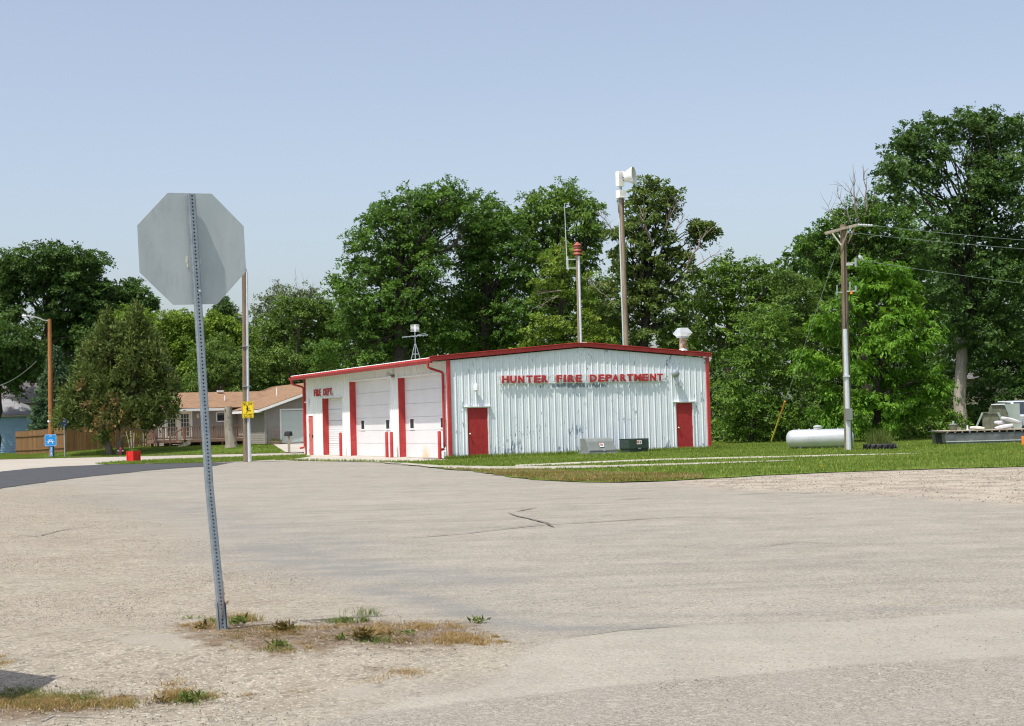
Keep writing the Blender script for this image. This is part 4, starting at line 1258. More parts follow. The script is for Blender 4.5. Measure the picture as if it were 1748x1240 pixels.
# blue signs on it
sp = at(85.5, 752, pb.y-0.35)
t = thing('park_sign', 'bright blue square picnic-table sign on the street light pole', 'sign', (sp.x, pb.y-0.24, sp.z), 0.0)
MB().prism(rrect(0.74, 0.74, 0.07), 0, 0.015, frw).build('plate', M['blue'], t)
bd = MB()
o_ = rrect(0.71, 0.71, 0.06); i_ = rrect(0.68, 0.68, 0.05); k = len(o_)
bd.poly([frw(a, b, 0.0175) for a, b in o_]+[frw(a, b, 0.0175) for a, b in i_], [(i, (i+1) % k, k+(i+1) % k, k+i) for i in range(k)])
bd.build('border', M['white'], t)
pt_ = MB()
stroke(pt_, [(-0.13, 0.02), (0.13, 0.02)], 0.04, -0.018)
stroke(pt_, [(-0.22, -0.09), (0.22, -0.09)], 0.035, -0.0205)
stroke(pt_, [(-0.06, 0.02), (-0.16, -0.22)], 0.032, -0.023)
stroke(pt_, [(0.06, 0.02), (0.16, -0.22)], 0.032, -0.023)
stroke(pt_, [(-0.07, 0.27), (0.07, 0.27)], 0.03, -0.018)
pt_.build('picnic_table_symbol', M['white'], t)
sp = at(86.8, 772, pb.y-0.35)
t = thing('pole_sign', 'narrow blue vertical sign low on the street light pole', 'sign', (sp.x, pb.y-0.24, sp.z), 0.0)
MB().prism(rrect(0.19, 0.66, 0.03), 0, 0.012, frw).build('plate', M['blue'], t)
pt_ = MB()
stroke(pt_, [(0.0, 0.20), (-0.02, 0.05), (0.0, -0.1)], 0.04, -0.0145)
stroke(pt_, [(-0.03, -0.1), (-0.03, -0.24)], 0.025, -0.0165)
stroke(pt_, [(0.03, -0.1), (0.05, -0.24)], 0.025, -0.0165)
pt_.lathe([(0.03, 0), (0.03, 0.003)], (0.0, -0.012, 0.25), 10, (0, -1, 0))
pt_.build('figure_symbol', M['white'], t)
# street name sign
pb = at(111, 781, 98.5)
t = thing('street_name_sign', 'thin grey post with two crossed blue street name blades', 'street sign', (pb.x, 98.5, 0.0))
zt_ = at(110, 722, 98.5).z
MB().tube([(0, 0, 0), (-0.02, 0, zt_)], 0.045, 8).build('post', M['galv'], t)
for (w_, z_, rz_, dx) in ((0.58, zt_+0.10, -0.25, -0.02), (0.34, zt_-0.10, 0.45, 0.0)):
    b1 = MB().box((dx, -0.03, z_), (w_, 0.012, 0.19), rz=rz_).build('name_blade', M['navy'], t)
    lt = MB()
    k = int(w_/0.07)
    for i in range(1, k):
        q = -w_/2+i*w_/k
        lt.box((dx+q*math.cos(rz_)+0.012*math.sin(rz_), -0.03+q*math.sin(rz_)-0.012*math.cos(rz_), z_+random.uniform(-0.01, 0.01)), (0.028, 0.004, 0.07+0.03*random.random()), rz=rz_)
    lt.build('lettering', M['conduit'], b1)
# service wire, far left
a = at(-60, 655, 118); b = at(62, 617, 104)
o = MB().tube([a.lerp(b, k/14)-Vector((0, 0, 0.9*4*(k/14)*(1-k/14))) for k in range(15)], 0.03, 5).build('service_wire', M['grey_box'])
tag(o, 'drooping service wire before the dark tree, far left', 'wire')

# ------------------------------------------------------------------ foreground sign seen from behind
b0 = at(380, 1075, 10.9)
GZ = Gf(b0.x, b0.y)
t = thing('stop_sign', 'back of an octagonal aluminium road sign on a leaning perforated post', 'road sign', (b0.x, b0.y, GZ))
ptop = at(326, 328, 10.9-0.02)
pm = at(349, 700, 10.9)
pk = at(372, 985, 10.9)
def relb(q):
    return Vector((q.x-b0.x, q.y-b0.y, q.z-GZ))
YAW = math.radians(24)
def perforated_post(path, w, parent, hole_r, pitch):
    """square tube whose faces are really punched: every face is a strip of cells with an octagonal hole"""
    mb = MB()
    cyl = MB()
    ex = Vector((math.cos(YAW), math.sin(YAW), 0)); ey = Vector((-math.sin(YAW), math.cos(YAW), 0))
    tot = 0
    segs = []
    for a, b in zip(path[:-1], path[1:]):
        segs.append((tot, tot+(b-a).length, a, b)); tot += (b-a).length
    def P(s):
        s = max(0, min(tot, s))
        for s0, s1, a, b in segs:
            if s <= s1+1e-6:
                return a.lerp(b, (s-s0)/(s1-s0))
        return path[-1]
    n = int(tot/pitch)
    ch = 0.006
    faces = [(ex, ey*-1), (ey, ex), (ex*-1, ey), (ey*-1, ex*-1)]
    for tdir, nrm in faces:
        for k in range(n):
            s0 = k*pitch
            cb_ = P(s0); ct_ = P(s0+pitch)
            h = w/2
            def pt(a, bb):
                c = cb_.lerp(ct_, bb)
                return c + nrm*h + tdir*a
            outer = [pt(-h+ch, 0), pt(0, 0), pt(h-ch, 0), pt(h-ch, .5), pt(h-ch, 1), pt(0, 1), pt(-h+ch, 1), pt(-h+ch, .5)]
            ang = [-135, -90, -45, 0, 45, 90, 135, 180]
            inner = [pt(hole_r*math.cos(math.radians(a)), 0.5+hole_r/pitch*math.sin(math.radians(a))) for a in ang]
            inner2 = [q - nrm*0.003 for q in inner]
            mb.poly(outer+inner+inner2, [(i, (i+1) % 8, 8+(i+1) % 8, 8+i) for i in range(8)] + [(8+i, 8+(i+1) % 8, 16+(i+1) % 8, 16+i) for i in range(8)])
    for q in range(4):
        tdir, nrm = faces[q]
        t2, n2 = faces[(q+1) % 4]
        for k in range(n):
            a = P(k*pitch); b = P((k+1)*pitch)
            e0 = nrm*(w/2)+tdir*(w/2-ch); e1 = n2*(w/2)-t2*(w/2-ch)
            em = (e0+e1)*0.5*1.012
            mb.poly([a+e0, a+em, a+e1, b+e1, b+em, b+e0], [(0, 1, 4, 5), (1, 2, 3, 4)])
    o = mb.build('post', M['galv_dark'], parent)
    # dark bar added inside, painting the shade of the hollow tube
    li = MB()
    for a, b in zip(path[:-1], path[1:]):
        b = a.lerp(b, 0.97)
        li.bar(a, b, w*0.55)
    li.build('hollow_shade_bar', M['dark'], o)
    return o
path = [Vector((0.0, 0, -0.02)), relb(at(376.5, 1030, 10.9)), relb(pk), relb(at(357, 830, 10.9)), relb(pm), relb(at(338, 520, 10.9)), relb(ptop)]
perforated_post(path, 0.051, t, 0.0062, 0.0254)
sl = MB()
# anchor sleeve: slightly larger tube at the bottom
w2 = 0.060
slv = MB()
ex = Vector((math.cos(YAW), math.sin(YAW), 0)); ey = Vector((-math.sin(YAW), math.cos(YAW), 0))
p_a, p_b = path[0], path[1].lerp(path[2], 0.05)
ring = [ex*w2/2-ey*w2/2, ex*w2/2+ey*w2/2, -ex*w2/2+ey*w2/2, -ex*w2/2-ey*w2/2]
# three sides only, the near face stays open as a bent flange
inr = [r*0.9 for r in ring]
slv.poly([p_a+r for r in ring]+[p_b+r for r in ring]+[p_a+r for r in inr]+[p_b+r for r in inr], [(0, 1, 5, 4), (1, 2, 6, 5), (2, 3, 7, 6), (4, 5, 13, 12), (5, 6, 14, 13), (6, 7, 15, 14)])
slv.build('anchor_sleeve', M['galv_dark'], t)
MB().bar(p_b+ring[0]*1.0+Vector((0.0, 0, -0.01)), p_b+ring[0]*1.4+Vector((0.005, -0.01, 0.006)), 0.012).build('bolt', M['rust'], t)
# octagonal plate, fixed to the far side of the post
LEANA = math.atan2(relb(ptop).x-relb(at(338, 520, 10.9)).x, relb(ptop).z-relb(at(338, 520, 10.9)).z)
ctr = at(330.5, 424, 10.9)
ctr = relb(ctr) + ey*0.032
oc = []
Rr = 0.775/2/math.cos(PI/8)
for k in range(8):
    a = PI/8+k*PI/4
    oc.append((Rr*math.cos(a), Rr*math.sin(a)))
exp_ = Vector((math.cos(YAW+0.14), math.sin(YAW+0.14), 0))
exl = (exp_*math.cos(LEANA*0.9) - Vector((0, 0, 1))*math.sin(LEANA*0.9))
ezl = (Vector((0, 0, 1))*math.cos(LEANA*0.9) + exp_*math.sin(LEANA*0.9))
pl = MB().prism(oc, 0, 0.003, lambda a, b, c: ctr+exl*a+ezl*b+ey*c).build('plate', M['sign_back'], t, bevel=0.001)
for vv in (345, 498):
    q = relb(at(329 if vv < 400 else 339.5, vv, 10.9)) - ey*0.0265
    MB().lathe([(0.010, 0), (0.010, 0.004), (0.007, 0.010), (0.003, 0.011)], q, 10, -ey).build('bolt', M['alu'], t, smooth=True)
tape = MB()
for dx, dz, w_, h_ in ((-0.055, -0.075, 0.016, 0.045), (-0.05, -0.115, 0.013, 0.028), (0.042, -0.085, 0.012, 0.04)):
    c = ctr - ey*0.0035 + exl*(dx+0.005) + ezl*dz
    tape.poly([c-exl*w_/2-ezl*h_/2, c+exl*w_/2-ezl*h_/2, c+exl*w_*0.6+ezl*h_/2, c-exl*w_*0.3+ezl*h_/2], [(0, 1, 2, 3)])
tape.build('sticker_scraps', M['soffit'], t)
tw = MB()
for k in range(3):
    a = path[0].lerp(path[2], 0.15+0.1*k) - ey*0.03
    tw.tube([a+ex*(-0.02+0.01*k), a+ex*0.004+Vector((0, 0, 0.10)), a+ex*0.014+Vector((0.0, 0, 0.22))], 0.0022, 4)
tw.build('bindweed_stem', M['dead_twig'], t)

# unseen board, invented and shaped only to cast the shadow at lower left
sx, sy = -3.52, 8.66
t = thing('added_shadow_board', 'added unseen board on a post, put left of the view to cast a shadow', 'shadow caster', (sx, sy, Gf(sx, sy)), math.radians(-37))
MB().bar((0, 0, -0.05), (0, 0, 2.35), 0.06).build('post', M['galv_dark'], t)
MB().prism([(-0.6, 1.2), (0.6, 1.2), (0.20, 2.38), (-0.6, 2.38)], -0.046, -0.034, lambda a, b, c: (a-0.12, c, b)).build('plate', M['sign_back'], t, bevel=0.002)

# ------------------------------------------------------------------ right side: tank, tyre, boat, truck
c = (gnd(1337, 765)+gnd(1447, 768))*0.5
t = thing('propane_tank', 'silver horizontal propane tank lying in the grass by the pole', 'tank', (12.78, 66.2, 0), math.radians(-14))
R_, L_ = 0.40, 1.40
pr = [(0.0, -L_), (0.14, -L_+0.012), (0.26, -L_+0.06), (0.35, -L_+0.15), (R_, -L_+0.30), (R_, -0.47), (R_+0.004, -0.465), (R_+0.004, -0.45), (R_, -0.445), (R_, L_-0.30), (0.35, L_-0.15), (0.26, L_-0.06), (0.14, L_-0.012), (0.0, L_)]
MB().lathe(pr, (0, 0, 0.43), 32, (1, 0, 0)).build('shell', M['tank'], t, smooth=True)
MB().lathe([(0.17, -0.03), (0.17, 0.10), (0.185, 0.11), (0.185, 0.135), (0.13, 0.175), (0.02, 0.185)], (-0.08, 0, 0.81), 20).build('valve_dome', M['tank'], t, smooth=True)
for q in (-0.85, -0.42, 0.75):
    MB().box((q, 0, 0.845), (0.05, 0.02, 0.05)).build('lifting_lug', M['tank'], t)
for q in (-0.8, 0.8):
    MB().box((q, 0, 0.06), (0.12, 0.5, 0.16)).build('leg', M['grey_box'], t)

c = gnd(1508, 769)
t = thing('tractor_tyre', 'big black tractor tyre lying flat in the grass as a planter', 'tyre', (c.x, c.y+0.55, 0))
MB().lathe([(0.40, 0.02), (0.56, 0.02), (0.60, 0.06), (0.60, 0.20), (0.56, 0.245), (0.40, 0.25), (0.36, 0.20), (0.36, 0.06)], (0, 0, 0), 40).build('carcass', M['rubber'], t, smooth=True)
for k in range(34):
    a = 2*PI*k/34
    lug = MB()
    z0, z1, da = (0.03, 0.145, 0.16) if k % 2 else (0.125, 0.24, -0.16)
    for_ = []
    for aa_, zz in ((a, z0), (a+0.05, z0), (a+0.05+abs(da), z1), (a+abs(da), z1)):
        for_.append((aa_, zz))
    lug.poly([(0.595*math.cos(q), 0.595*math.sin(q), z) for q, z in for_]+[(0.645*math.cos(q), 0.645*math.sin(q), z) for q, z in for_], [(0, 1, 2, 3), (4, 5, 6, 7), (0, 1, 5, 4), (1, 2, 6, 5), (2, 3, 7, 6), (3, 0, 4, 7)])
    lug.build('tread_lug', M['rubber'], t)

# pontoon boat
b0_ = gnd(1611, 759.5)
bx_, by_ = 18.1, 66.6
t = thing('pontoon_boat', 'flat-decked metal pontoon boat parked on the grass at right', 'boat', (bx_, by_, 0), math.radians(-1.5))
hl = [(0.03, 0.12), (0.10, 0.02), (3.1, 0.02), (3.45, 0.12), (4.2, 0.42), (3.4, 0.50), (0.0, 0.50)]
MB().prism(hl, 0.0, 0.55, lambda a, b, c: (a, c, b)).build('pontoon', M['pontoon'], t, bevel=0.02)
MB().prism(hl, 1.75, 2.3, lambda a, b, c: (a, c, b)).build('pontoon', M['pontoon'], t, bevel=0.02)
MB().box((2.0, -0.012, 0.15), (3.9, 0.03, 0.035)).build('rub_strake', M['alu'], t)
for k in range(13):
    MB().box((0.12+k*0.31, 1.13, 0.545), (0.05, 2.36, 0.06)).build('cross_member', M['pole_grey'], t)
for k in range(15):
    MB().box((2.0+0.05*(k == 0), 0.02+k*0.162, 0.592), (3.95, 0.155, 0.028)).build('deck_plank', M['deck_grey'], t)
MB().box((-0.06, 1.1, 0.575), (0.16, 2.3, 0.03)).build('bow_lip', M['pontoon'], t)
# gear on the boat
t = thing('hunting_blind', 'olive folding blind frame with mesh panels standing on the boat deck', 'blind', (bx_+1.75, by_+0.95, 0.608), 0.0)
MB().bar((-0.18, 0, 0.0), (0.16, 0, 0.72), 0.06).build('frame_bar', M['olive_pale'], t)
MB().bar((0.80, 0, 0.72), (1.10, 0, 0.0), 0.05).bar((0.86, 0.05, 0.72), (1.2, 0.05, 0.0), 0.04).build('frame_bar', M['olive_pale'], t)
MB().bar((0.16, 0, 0.72), (0.80, 0, 0.70), 0.045).bar((-0.18, 0, 0.04), (0.3, 0, 0.03), 0.05).build('frame_bar', M['olive'], t)
MB().poly([(0.16, 0.03, 0.66), (0.84, 0.03, 0.66), (0.98, 0.03, 0.02), (0.16, 0.03, 0.02), (0.16, 0.06, 0.66), (0.84, 0.06, 0.66), (0.98, 0.06, 0.02), (0.16, 0.06, 0.02)], [(0, 1, 2, 3), (4, 5, 6, 7), (0, 1, 5, 4), (1, 2, 6, 5), (2, 3, 7, 6), (3, 0, 4, 7)]).build('mesh_panel', M['olive'], t)
MB().poly([(0.72, 0.65, 1.02), (1.28, 0.65, 1.05), (1.66, 0.65, 0.0), (0.55, 0.65, 0.55), (0.72, 0.70, 1.02), (1.28, 0.70, 1.05), (1.66, 0.70, 0.0), (0.55, 0.70, 0.55)], [(0, 1, 2, 3), (4, 5, 6, 7), (0, 1, 5, 4), (1, 2, 6, 5), (2, 3, 7, 6), (3, 0, 4, 7)]).build('mesh_panel', M['olive'], t)
MB().poly([(1.28, 0.6, 1.08), (1.95, 0.6, 1.08), (1.95, 0.6, 0.0), (1.68, 0.6, 0.0), (1.28, 0.64, 1.08), (1.95, 0.64, 1.08), (1.95, 0.64, 0.0), (1.68, 0.64, 0.0)], [(0, 1, 2, 3), (4, 5, 6, 7), (0, 1, 5, 4), (1, 2, 6, 5), (2, 3, 7, 6), (3, 0, 4, 7)]).build('side_panel', M['olive_pale'], t)
MB().box((1.02, 0.62, 1.06), (0.56, 0.06, 0.05)).build('top_rail', M['white'], t)
MB().bar((0.62, 0.6, 0.52), (1.48, 0.6, 0.54), 0.03).bar((0.95, 0.6, 0.0), (0.95, 0.6, 0.52), 0.035).build('frame_bar', M['olive'], t)
def pillow(name, label, cat, loc, dims, rot, group, mat='cushion'):
    bm = bmesh.new()
    bmesh.ops.create_cube(bm, size=1.0)
    bmesh.ops.subdivide_edges(bm, edges=bm.edges, cuts=3, use_grid_fill=True)
    for v in bm.verts:
        q = v.co*2
        e = 1-0.42*(max(abs(q.x), abs(q.y))**4)
        v.co = Vector((v.co.x*dims[0], v.co.y*dims[1], v.co.z*dims[2]*e + 0.0))
        v.co += Vector((random.uniform(-1, 1), random.uniform(-1, 1), random.uniform(-1, 1)))*0.006
    me_ = bpy.data.meshes.new(name)
    bm.to_mesh(me_); bm.free()
    me_.materials.append(M[mat])
    me_.polygons.foreach_set('use_smooth', [True]*len(me_.polygons))
    o = mobj(name, me_)
    o.location = loc
    o.rotation_euler = rot
    s = o.modifiers.new('s', 'SUBSURF'); s.levels = 1; s.render_levels = 1
    return tag(o, label, cat, group)
pillow('boat_cushion', 'white vinyl cushion leaning on top of the cushion pile on the boat', 'cushion', (bx_+2.95, by_+0.42, 0.98), (0.82, 0.34, 0.18), (0.1, 0.28, 0.2), 'white cushions heaped on the boat deck')
pillow('boat_cushion', 'lowest white cushion at the bottom of the pile on the boat', 'cushion', (bx_+2.62, by_+0.35, 0.71), (0.74, 0.36, 0.19), (0.0, -0.18, -0.1), 'white cushions heaped on the boat deck')
pillow('boat_cushion', 'small white cushion at the left of the pile, above the lowest one', 'cushion', (bx_+2.55, by_+0.62, 0.88), (0.42, 0.34, 0.18), (0.05, 0.1, 0.3), 'white cushions heaped on the boat deck')
pillow('boat_seat_back', 'greyish vinyl seat back lying flat left of the cushion pile', 'seat back', (bx_+1.5, by_+0.40, 0.69), (0.58, 0.34, 0.15), (0.0, 0.08, 0.05), None, 'soffit')
t = thing('bucket', 'dark green bucket at the left end of the boat deck', 'bucket', (bx_+0.72, by_+1.2, 0.606))
MB().lathe([(0.15, 0.0), (0.18, 0.22), (0.195, 0.225), (0.195, 0.25), (0.16, 0.25), (0.14, 0.1)], (0, 0, 0), 16).build('body', M['olive'], t, smooth=True)
MB().lathe([(0.19, 0.25), (0.19, 0.27), (0.05, 0.28)], (0, 0, 0), 16).build('lid', M['olive_pale'], t)
MB().lathe([(0.05, 0.28), (0.045, 0.36), (0.02, 0.40)], (0, 0, 0), 10).build('knob', M['olive_pale'], t)
t = thing('cleat_post', 'short white cleat post near the boat deck edge', 'post', (bx_+1.02, by_+0.15, 0.606))
MB().lathe([(0.05, 0.0), (0.035, 0.1), (0.035, 0.2), (0.045, 0.22)], (0, 0, 0), 12).build('stem', M['white'], t)
MB().box((0.04, 0, 0.012), (0.2, 0.12, 0.02)).build('foot', M['white'], t)
# truck nose at the picture edge behind the boat
t = thing('pickup_truck', 'silver-blue pickup truck cab behind the boat at the right edge', 'truck', (22.75, 69.9, 0), math.radians(96))
bdy = [(-2.6, 0.55), (-2.6, 1.15), (-0.9, 1.18), (-0.75, 1.22), (-0.2, 1.78), (1.25, 1.82), (1.45, 1.25), (2.7, 1.22), (2.75, 0.55)]
MB().prism(bdy, -0.9, 0.9, lambda a, b, c: (a, c, b)).build('body', M['conduit'], t, bevel=0.05)
MB().prism([(-0.66, 1.24), (-0.14, 1.73), (0.45, 1.76), (0.45, 1.24)], -0.915, 0.915, lambda a, b, c: (a, c, b)).build('window', M['glass'], t)
MB().prism([(0.52, 1.24), (0.52, 1.76), (1.18, 1.77), (1.34, 1.27)], -0.915, 0.915, lambda a, b, c: (a, c, b)).build('window', M['glass'], t)
MB().prism([(-0.80, 1.20), (-0.24, 1.755), (-0.2, 1.755), (-0.76, 1.20)], -0.8, 0.8, lambda a, b, c: (a-0.015, c, b)).build('windscreen', M['glass'], t)
for sx_ in (-1.65, 1.75):
    for sy_ in (-0.85, 0.85):
        wh = MB().lathe([(0.2, -0.11), (0.36, -0.11), (0.385, -0.07), (0.385, 0.07), (0.36, 0.11), (0.2, 0.11)], (sx_, sy_, 0.385), 24, (0, 1, 0)).build('wheel', M['rubber'], t, smooth=True)
        MB().lathe([(0.21, -0.118), (0.21, 0.118)], (sx_, sy_, 0.385), 16, (0, 1, 0)).build('rim', M['alu'], wh)
MB().box((-0.55, 1.05, 1.32), (0.12, 0.2, 0.2)).box((-0.55, -1.05, 1.32), (0.12, 0.2, 0.2)).build('mirror', M['black'], t)
MB().box((-2.66, 0, 0.6), (0.12, 1.7, 0.2)).build('bumper', M['alu'], t)
c = gnd(1746, 762.5)
t = thing('marker_post', 'short orange wooden marker post at the right edge beside the boat', 'post', (c.x+0.05, c.y, 0))
MB().box((0, 0, 0.2), (0.16, 0.10, 0.40)).build('body', M['orange'], t, bevel=0.008)

# ------------------------------------------------------------------ left side: house, deck, fence, neighbours
kx, ky = at(454, 757.5, 102.0).x, 102.0
HZ = 0.50
HS = thing('ranch_house', 'single-storey taupe house with tan shingle roof, wooden deck and white garage door', 'house', (kx, ky, HZ), TH)
def siding(parent, segs, mat='siding_grey', step=0.115):
    """segs: (frame, s0, s1, zb, ztop_fn, openings); lapped boards joined into one mesh"""
    mb = MB()
    for fr_, s0, s1, zb, zt, ops in segs:
        cuts = sorted({s0, s1} | {c for o in ops for c in (o[0], o[1]) if s0 < c < s1})
        for a, b in zip(cuts[:-1], cuts[1:]):
            z = zb
            while True:
                z1 = z+step
                ta, tb = zt(a), zt(b)
                if z >= max(ta, tb):
                    break
                mid_ = (a+b)/2
                op = [o for o in ops if o[0] < mid_ < o[1] and o[2] < (z+z1)/2 < o[3]]
                if not op:
                    za1, zb1 = min(z1, ta), min(z1, tb)
                    za0, zb0 = min(z, ta), min(z, tb)
                    mb.poly([fr_(a, 0.018, za0), fr_(b, 0.018, zb0), fr_(b, 0.0, zb1), fr_(a, 0.0, za1)], [(0, 1, 2, 3)])
                    mb.poly([fr_(a, 0.0, za0), fr_(b, 0.0, zb0), fr_(b, 0.018, zb0), fr_(a, 0.018, za0)], [(0, 1, 2, 3)])
                z = z1
    o = mb.build('siding', M[mat], parent)
    o['kind'] = 'stuff'
    return o
PJ = 7.3           # how far the garage wing stands forward of the main front
MXL = -5.05        # left end of the main body (local x)
WEV = 2.32         # wing eave above local ground
WR = 5.2           # wing half width
WS = 0.33
wt = lambda s: WEV + WS*(WR-abs(s-WR))
gar = (1.05, 5.6, 0.0, 2.12)
MEV = 2.55; MS = 0.26; MD = 3.9
win = (-1.45, -0.75, 1.55, 2.18)
frd = (-4.92, -3.22, 0.40, 2.34)
siding(HS, [(lambda s, off, z: (s, -off, z), 0.0, 2*WR, 0.0, wt, [gar]),
            (lambda s, off, z: (-off, s, z), 0.0, PJ, 0.0, lambda s: WEV, []),
            (lambda s, off, z: (s, PJ-off, z), MXL, -0.02, 0.0, lambda s: MEV, [win, frd]),
            (lambda s, off, z: (MXL-off, s, z), PJ, PJ+2*MD, 0.0, lambda s: MEV + MS*(MD-abs(s-PJ-MD)), [])])
# structural body behind the siding
MB().box((WR, (PJ+8)/2, (WEV-0.02)/2), (2*WR-0.03, PJ+8-0.02, WEV-0.02)).build('wall', M['siding_grey'], HS)
MB().box(((MXL-0.05)/2, PJ+MD, (MEV-0.02)/2), (-MXL-0.03, 2*MD-0.04, MEV-0.03)).build('wall', M['siding_grey'], HS)
MB().box((-0.015, -0.015, WEV/2), (0.12, 0.12, WEV)).build('corner_board', M['siding_grey'], HS)
def slope(name, quad, mat, th=0.06, parent=None):
    """roof slope with shingle courses in UV; quad: eave-left, eave-right, ridge-right, ridge-left"""
    q = [Vector(p) for p in quad]
    nrm = (q[1]-q[0]).cross(q[3]-q[0]).normalized()
    dn = nrm*th
    me_ = bpy.data.meshes.new(name)
    vs = q+[p-dn for p in q]
    me_.from_pydata(vs, [], [(0, 1, 2, 3), (7, 6, 5, 4), (0, 4, 5, 1), (1, 5, 6, 2), (2, 6, 7, 3), (3, 7, 4, 0)])
    uv = me_.uv_layers.new(name='uv')
    ex_ = (q[1]-q[0]).normalized()
    ey_ = nrm.cross(ex_)
    for lp in me_.loops:
        v = Vector(vs[lp.vertex_index])-q[0]
        uv.data[lp.index].uv = (v.dot(ex_), v.dot(ey_))
    me_.materials.append(M[mat])
    return mobj(name, me_, parent)
OV = 0.55
mr = MEV + MS*MD           # main ridge height
zE = MEV - MS*OV + 0.09
slope('roof', [(MXL-0.4, PJ-OV, zE), (3.0, PJ-OV, zE), (3.0, PJ+MD, mr+0.09), (MXL-0.4, PJ+MD, mr+0.09)], 'shingle_tan', parent=HS)
slope('roof', [(3.0, PJ+2*MD+OV, zE), (MXL-0.4, PJ+2*MD+OV, zE), (MXL-0.4, PJ+MD, mr+0.09), (3.0, PJ+MD, mr+0.09)], 'shingle_tan', parent=HS)
wz = WEV - WS*OV + 0.10; wr_ = WEV+WS*WR+0.10
slope('roof', [(-OV, PJ+10, wz), (-OV, -0.45, wz), (WR, -0.45, wr_), (WR, PJ+10, wr_)], 'shingle_tan', parent=HS)
slope('roof', [(2*WR+OV, -0.45, wz), (2*WR+OV, PJ+10, wz), (WR, PJ+10, wr_), (WR, -0.45, wr_)], 'shingle_tan', parent=HS)
# fascias and soffits
MB().box(((MXL-0.4-OV)/2-0.03, PJ-OV-0.012, zE-0.125), (-MXL+0.4-OV-0.1, 0.03, 0.17)).build('fascia', M['white'], HS)
MB().box(((MXL-0.4-OV)/2-0.03, PJ-OV/2, zE-0.19), (-MXL+0.4-OV-0.1, OV-0.03, 0.02)).build('soffit', M['soffit'], HS)
MB().box((-OV-0.012, (PJ-OV)/2-0.2, wz-0.135), (0.03, PJ-OV-0.05+0.5, 0.17)).build('fascia', M['white'], HS)
MB().box((-OV/2, (PJ-OV)/2-0.1, wz-0.2), (OV-0.03, PJ-OV-0.1, 0.02)).build('soffit', M['soffit'], HS)
for sg in (0, 1):
    xa, xb = (-OV, WR) if sg == 0 else (2*WR+OV, WR)
    z0, z1 = wz, wr_
    pts = [(xa, -0.452, z0-0.21), (xb, -0.452, z1-0.21), (xb, -0.452, z1-0.045), (xa, -0.452, z0-0.045)]
    pts += [(a, -0.48, c_) for a, _, c_ in pts]
    MB().poly(pts, [(0, 1, 2, 3), (4, 5, 6, 7), (0, 1, 5, 4), (1, 2, 6, 5), (2, 3, 7, 6), (3, 0, 4, 7)]).build('rake_board', M['white'], HS)
# garage door
MB().box(((gar[0]+gar[1])/2, -0.005, gar[3]+0.05), (gar[1]-gar[0]+0.2, 0.05, 0.10)).box((gar[0]-0.05, -0.005, gar[3]/2), (0.10, 0.05, gar[3])).box((gar[1]+0.05, -0.005, gar[3]/2), (0.10, 0.05, gar[3])).build('door_trim', M['white'], HS)
gd = MB().box(((gar[0]+gar[1])/2, 0.008, gar[3]/2), (gar[1]-gar[0]-0.01, 0.015, gar[3]-0.01)).build('garage_door', M['bluegarage'], HS)
pm_ = MB().box((0, 0, 0), (0.50, 0.02, 0.40)).mesh('door_panel', M['bluegarage'])
for r in range(4):
    for cidx in range(8):
        o = mobj('door_panel', pm_, gd)
        o.location = (gar[0]+0.32+cidx*0.565, -0.004, 0.28+r*0.52)
# patio doors and window on the main front
MB().box(((frd[0]+frd[1])/2, PJ-0.02, frd[3]+0.05), (frd[1]-frd[0]+0.2, 0.06, 0.1)).box((frd[0]-0.05, PJ-0.02, (frd[2]+frd[3])/2), (0.1, 0.06, frd[3]-frd[2])).box((frd[1]+0.05, PJ-0.02, (frd[2]+frd[3])/2), (0.1, 0.06, frd[3]-frd[2])).build('door_trim', M['white'], HS)
for k, (a, b) in enumerate(((frd[0], -4.12), (-4.02, frd[1]))):
    lf = MB().box(((a+b)/2, PJ-0.0, (frd[2]+frd[3])/2), (b-a, 0.05, frd[3]-frd[2])).build('patio_door', M['cream'], HS)
    pw, ph = (b-a-0.26)/3, (frd[3]-frd[2]-0.44)/5
    for i in range(3):
        for j in range(5):
            MB().box((a+0.13+pw*(i+.5), PJ-0.028, frd[2]+0.22+ph*(j+.5)), (pw-0.035, 0.01, ph-0.035)).build('pane', M['glass'], lf)
    if k:
        MB().box((b-0.09, PJ-0.06, frd[2]+0.95), (0.04, 0.06, 0.06)).build('door_knob', M['black'], lf)
MB().box((-4.07, PJ-0.0, (frd[2]+frd[3])/2), (0.10, 0.05, frd[3]-frd[2])).build('door_post', M['cream'], HS)
wf = MB()
wf.box(((win[0]+win[1])/2, PJ-0.03, win[3]), (0.8, 0.05, 0.08)).box(((win[0]+win[1])/2, PJ-0.03, win[2]), (0.8, 0.05, 0.08)).box((win[0], PJ-0.03, (win[2]+win[3])/2), (0.08, 0.05, 0.67)).box((win[1], PJ-0.03, (win[2]+win[3])/2), (0.08, 0.05, 0.67))
wf = wf.build('window', M['white'], HS)
MB().box(((win[0]+win[1])/2, PJ-0.012, (win[2]+win[3])/2), (0.62, 0.02, 0.66)).build('pane', M['glass'], wf)
wl_ = MB().box((-2.75, PJ-0.06, 2.0), (0.13, 0.08, 0.2)).build('wall_lamp', M['white'], HS)
MB().lathe([(0.06, 0), (0.08, 0.12), (0.03, 0.2)], (-2.75, PJ-0.14, 1.82), 10).build('lamp_glass', M['white_clean'], wl_, smooth=True)
# roof vents
MB().box((-0.3, PJ+MD-0.35, mr+0.14), (0.42, 0.34, 0.10)).build('roof_vent', M['white'], HS)
MB().tube([(-0.5, PJ+1.4, 2.9), (-0.5, PJ+1.4, 3.35)], 0.05, 8).build('vent_pipe', M['white'], HS)
MB().tube([(2.4, PJ-1.5, 3.2), (2.4, PJ-1.5, 3.75)], 0.05, 8).build('vent_pipe', M['white'], HS)
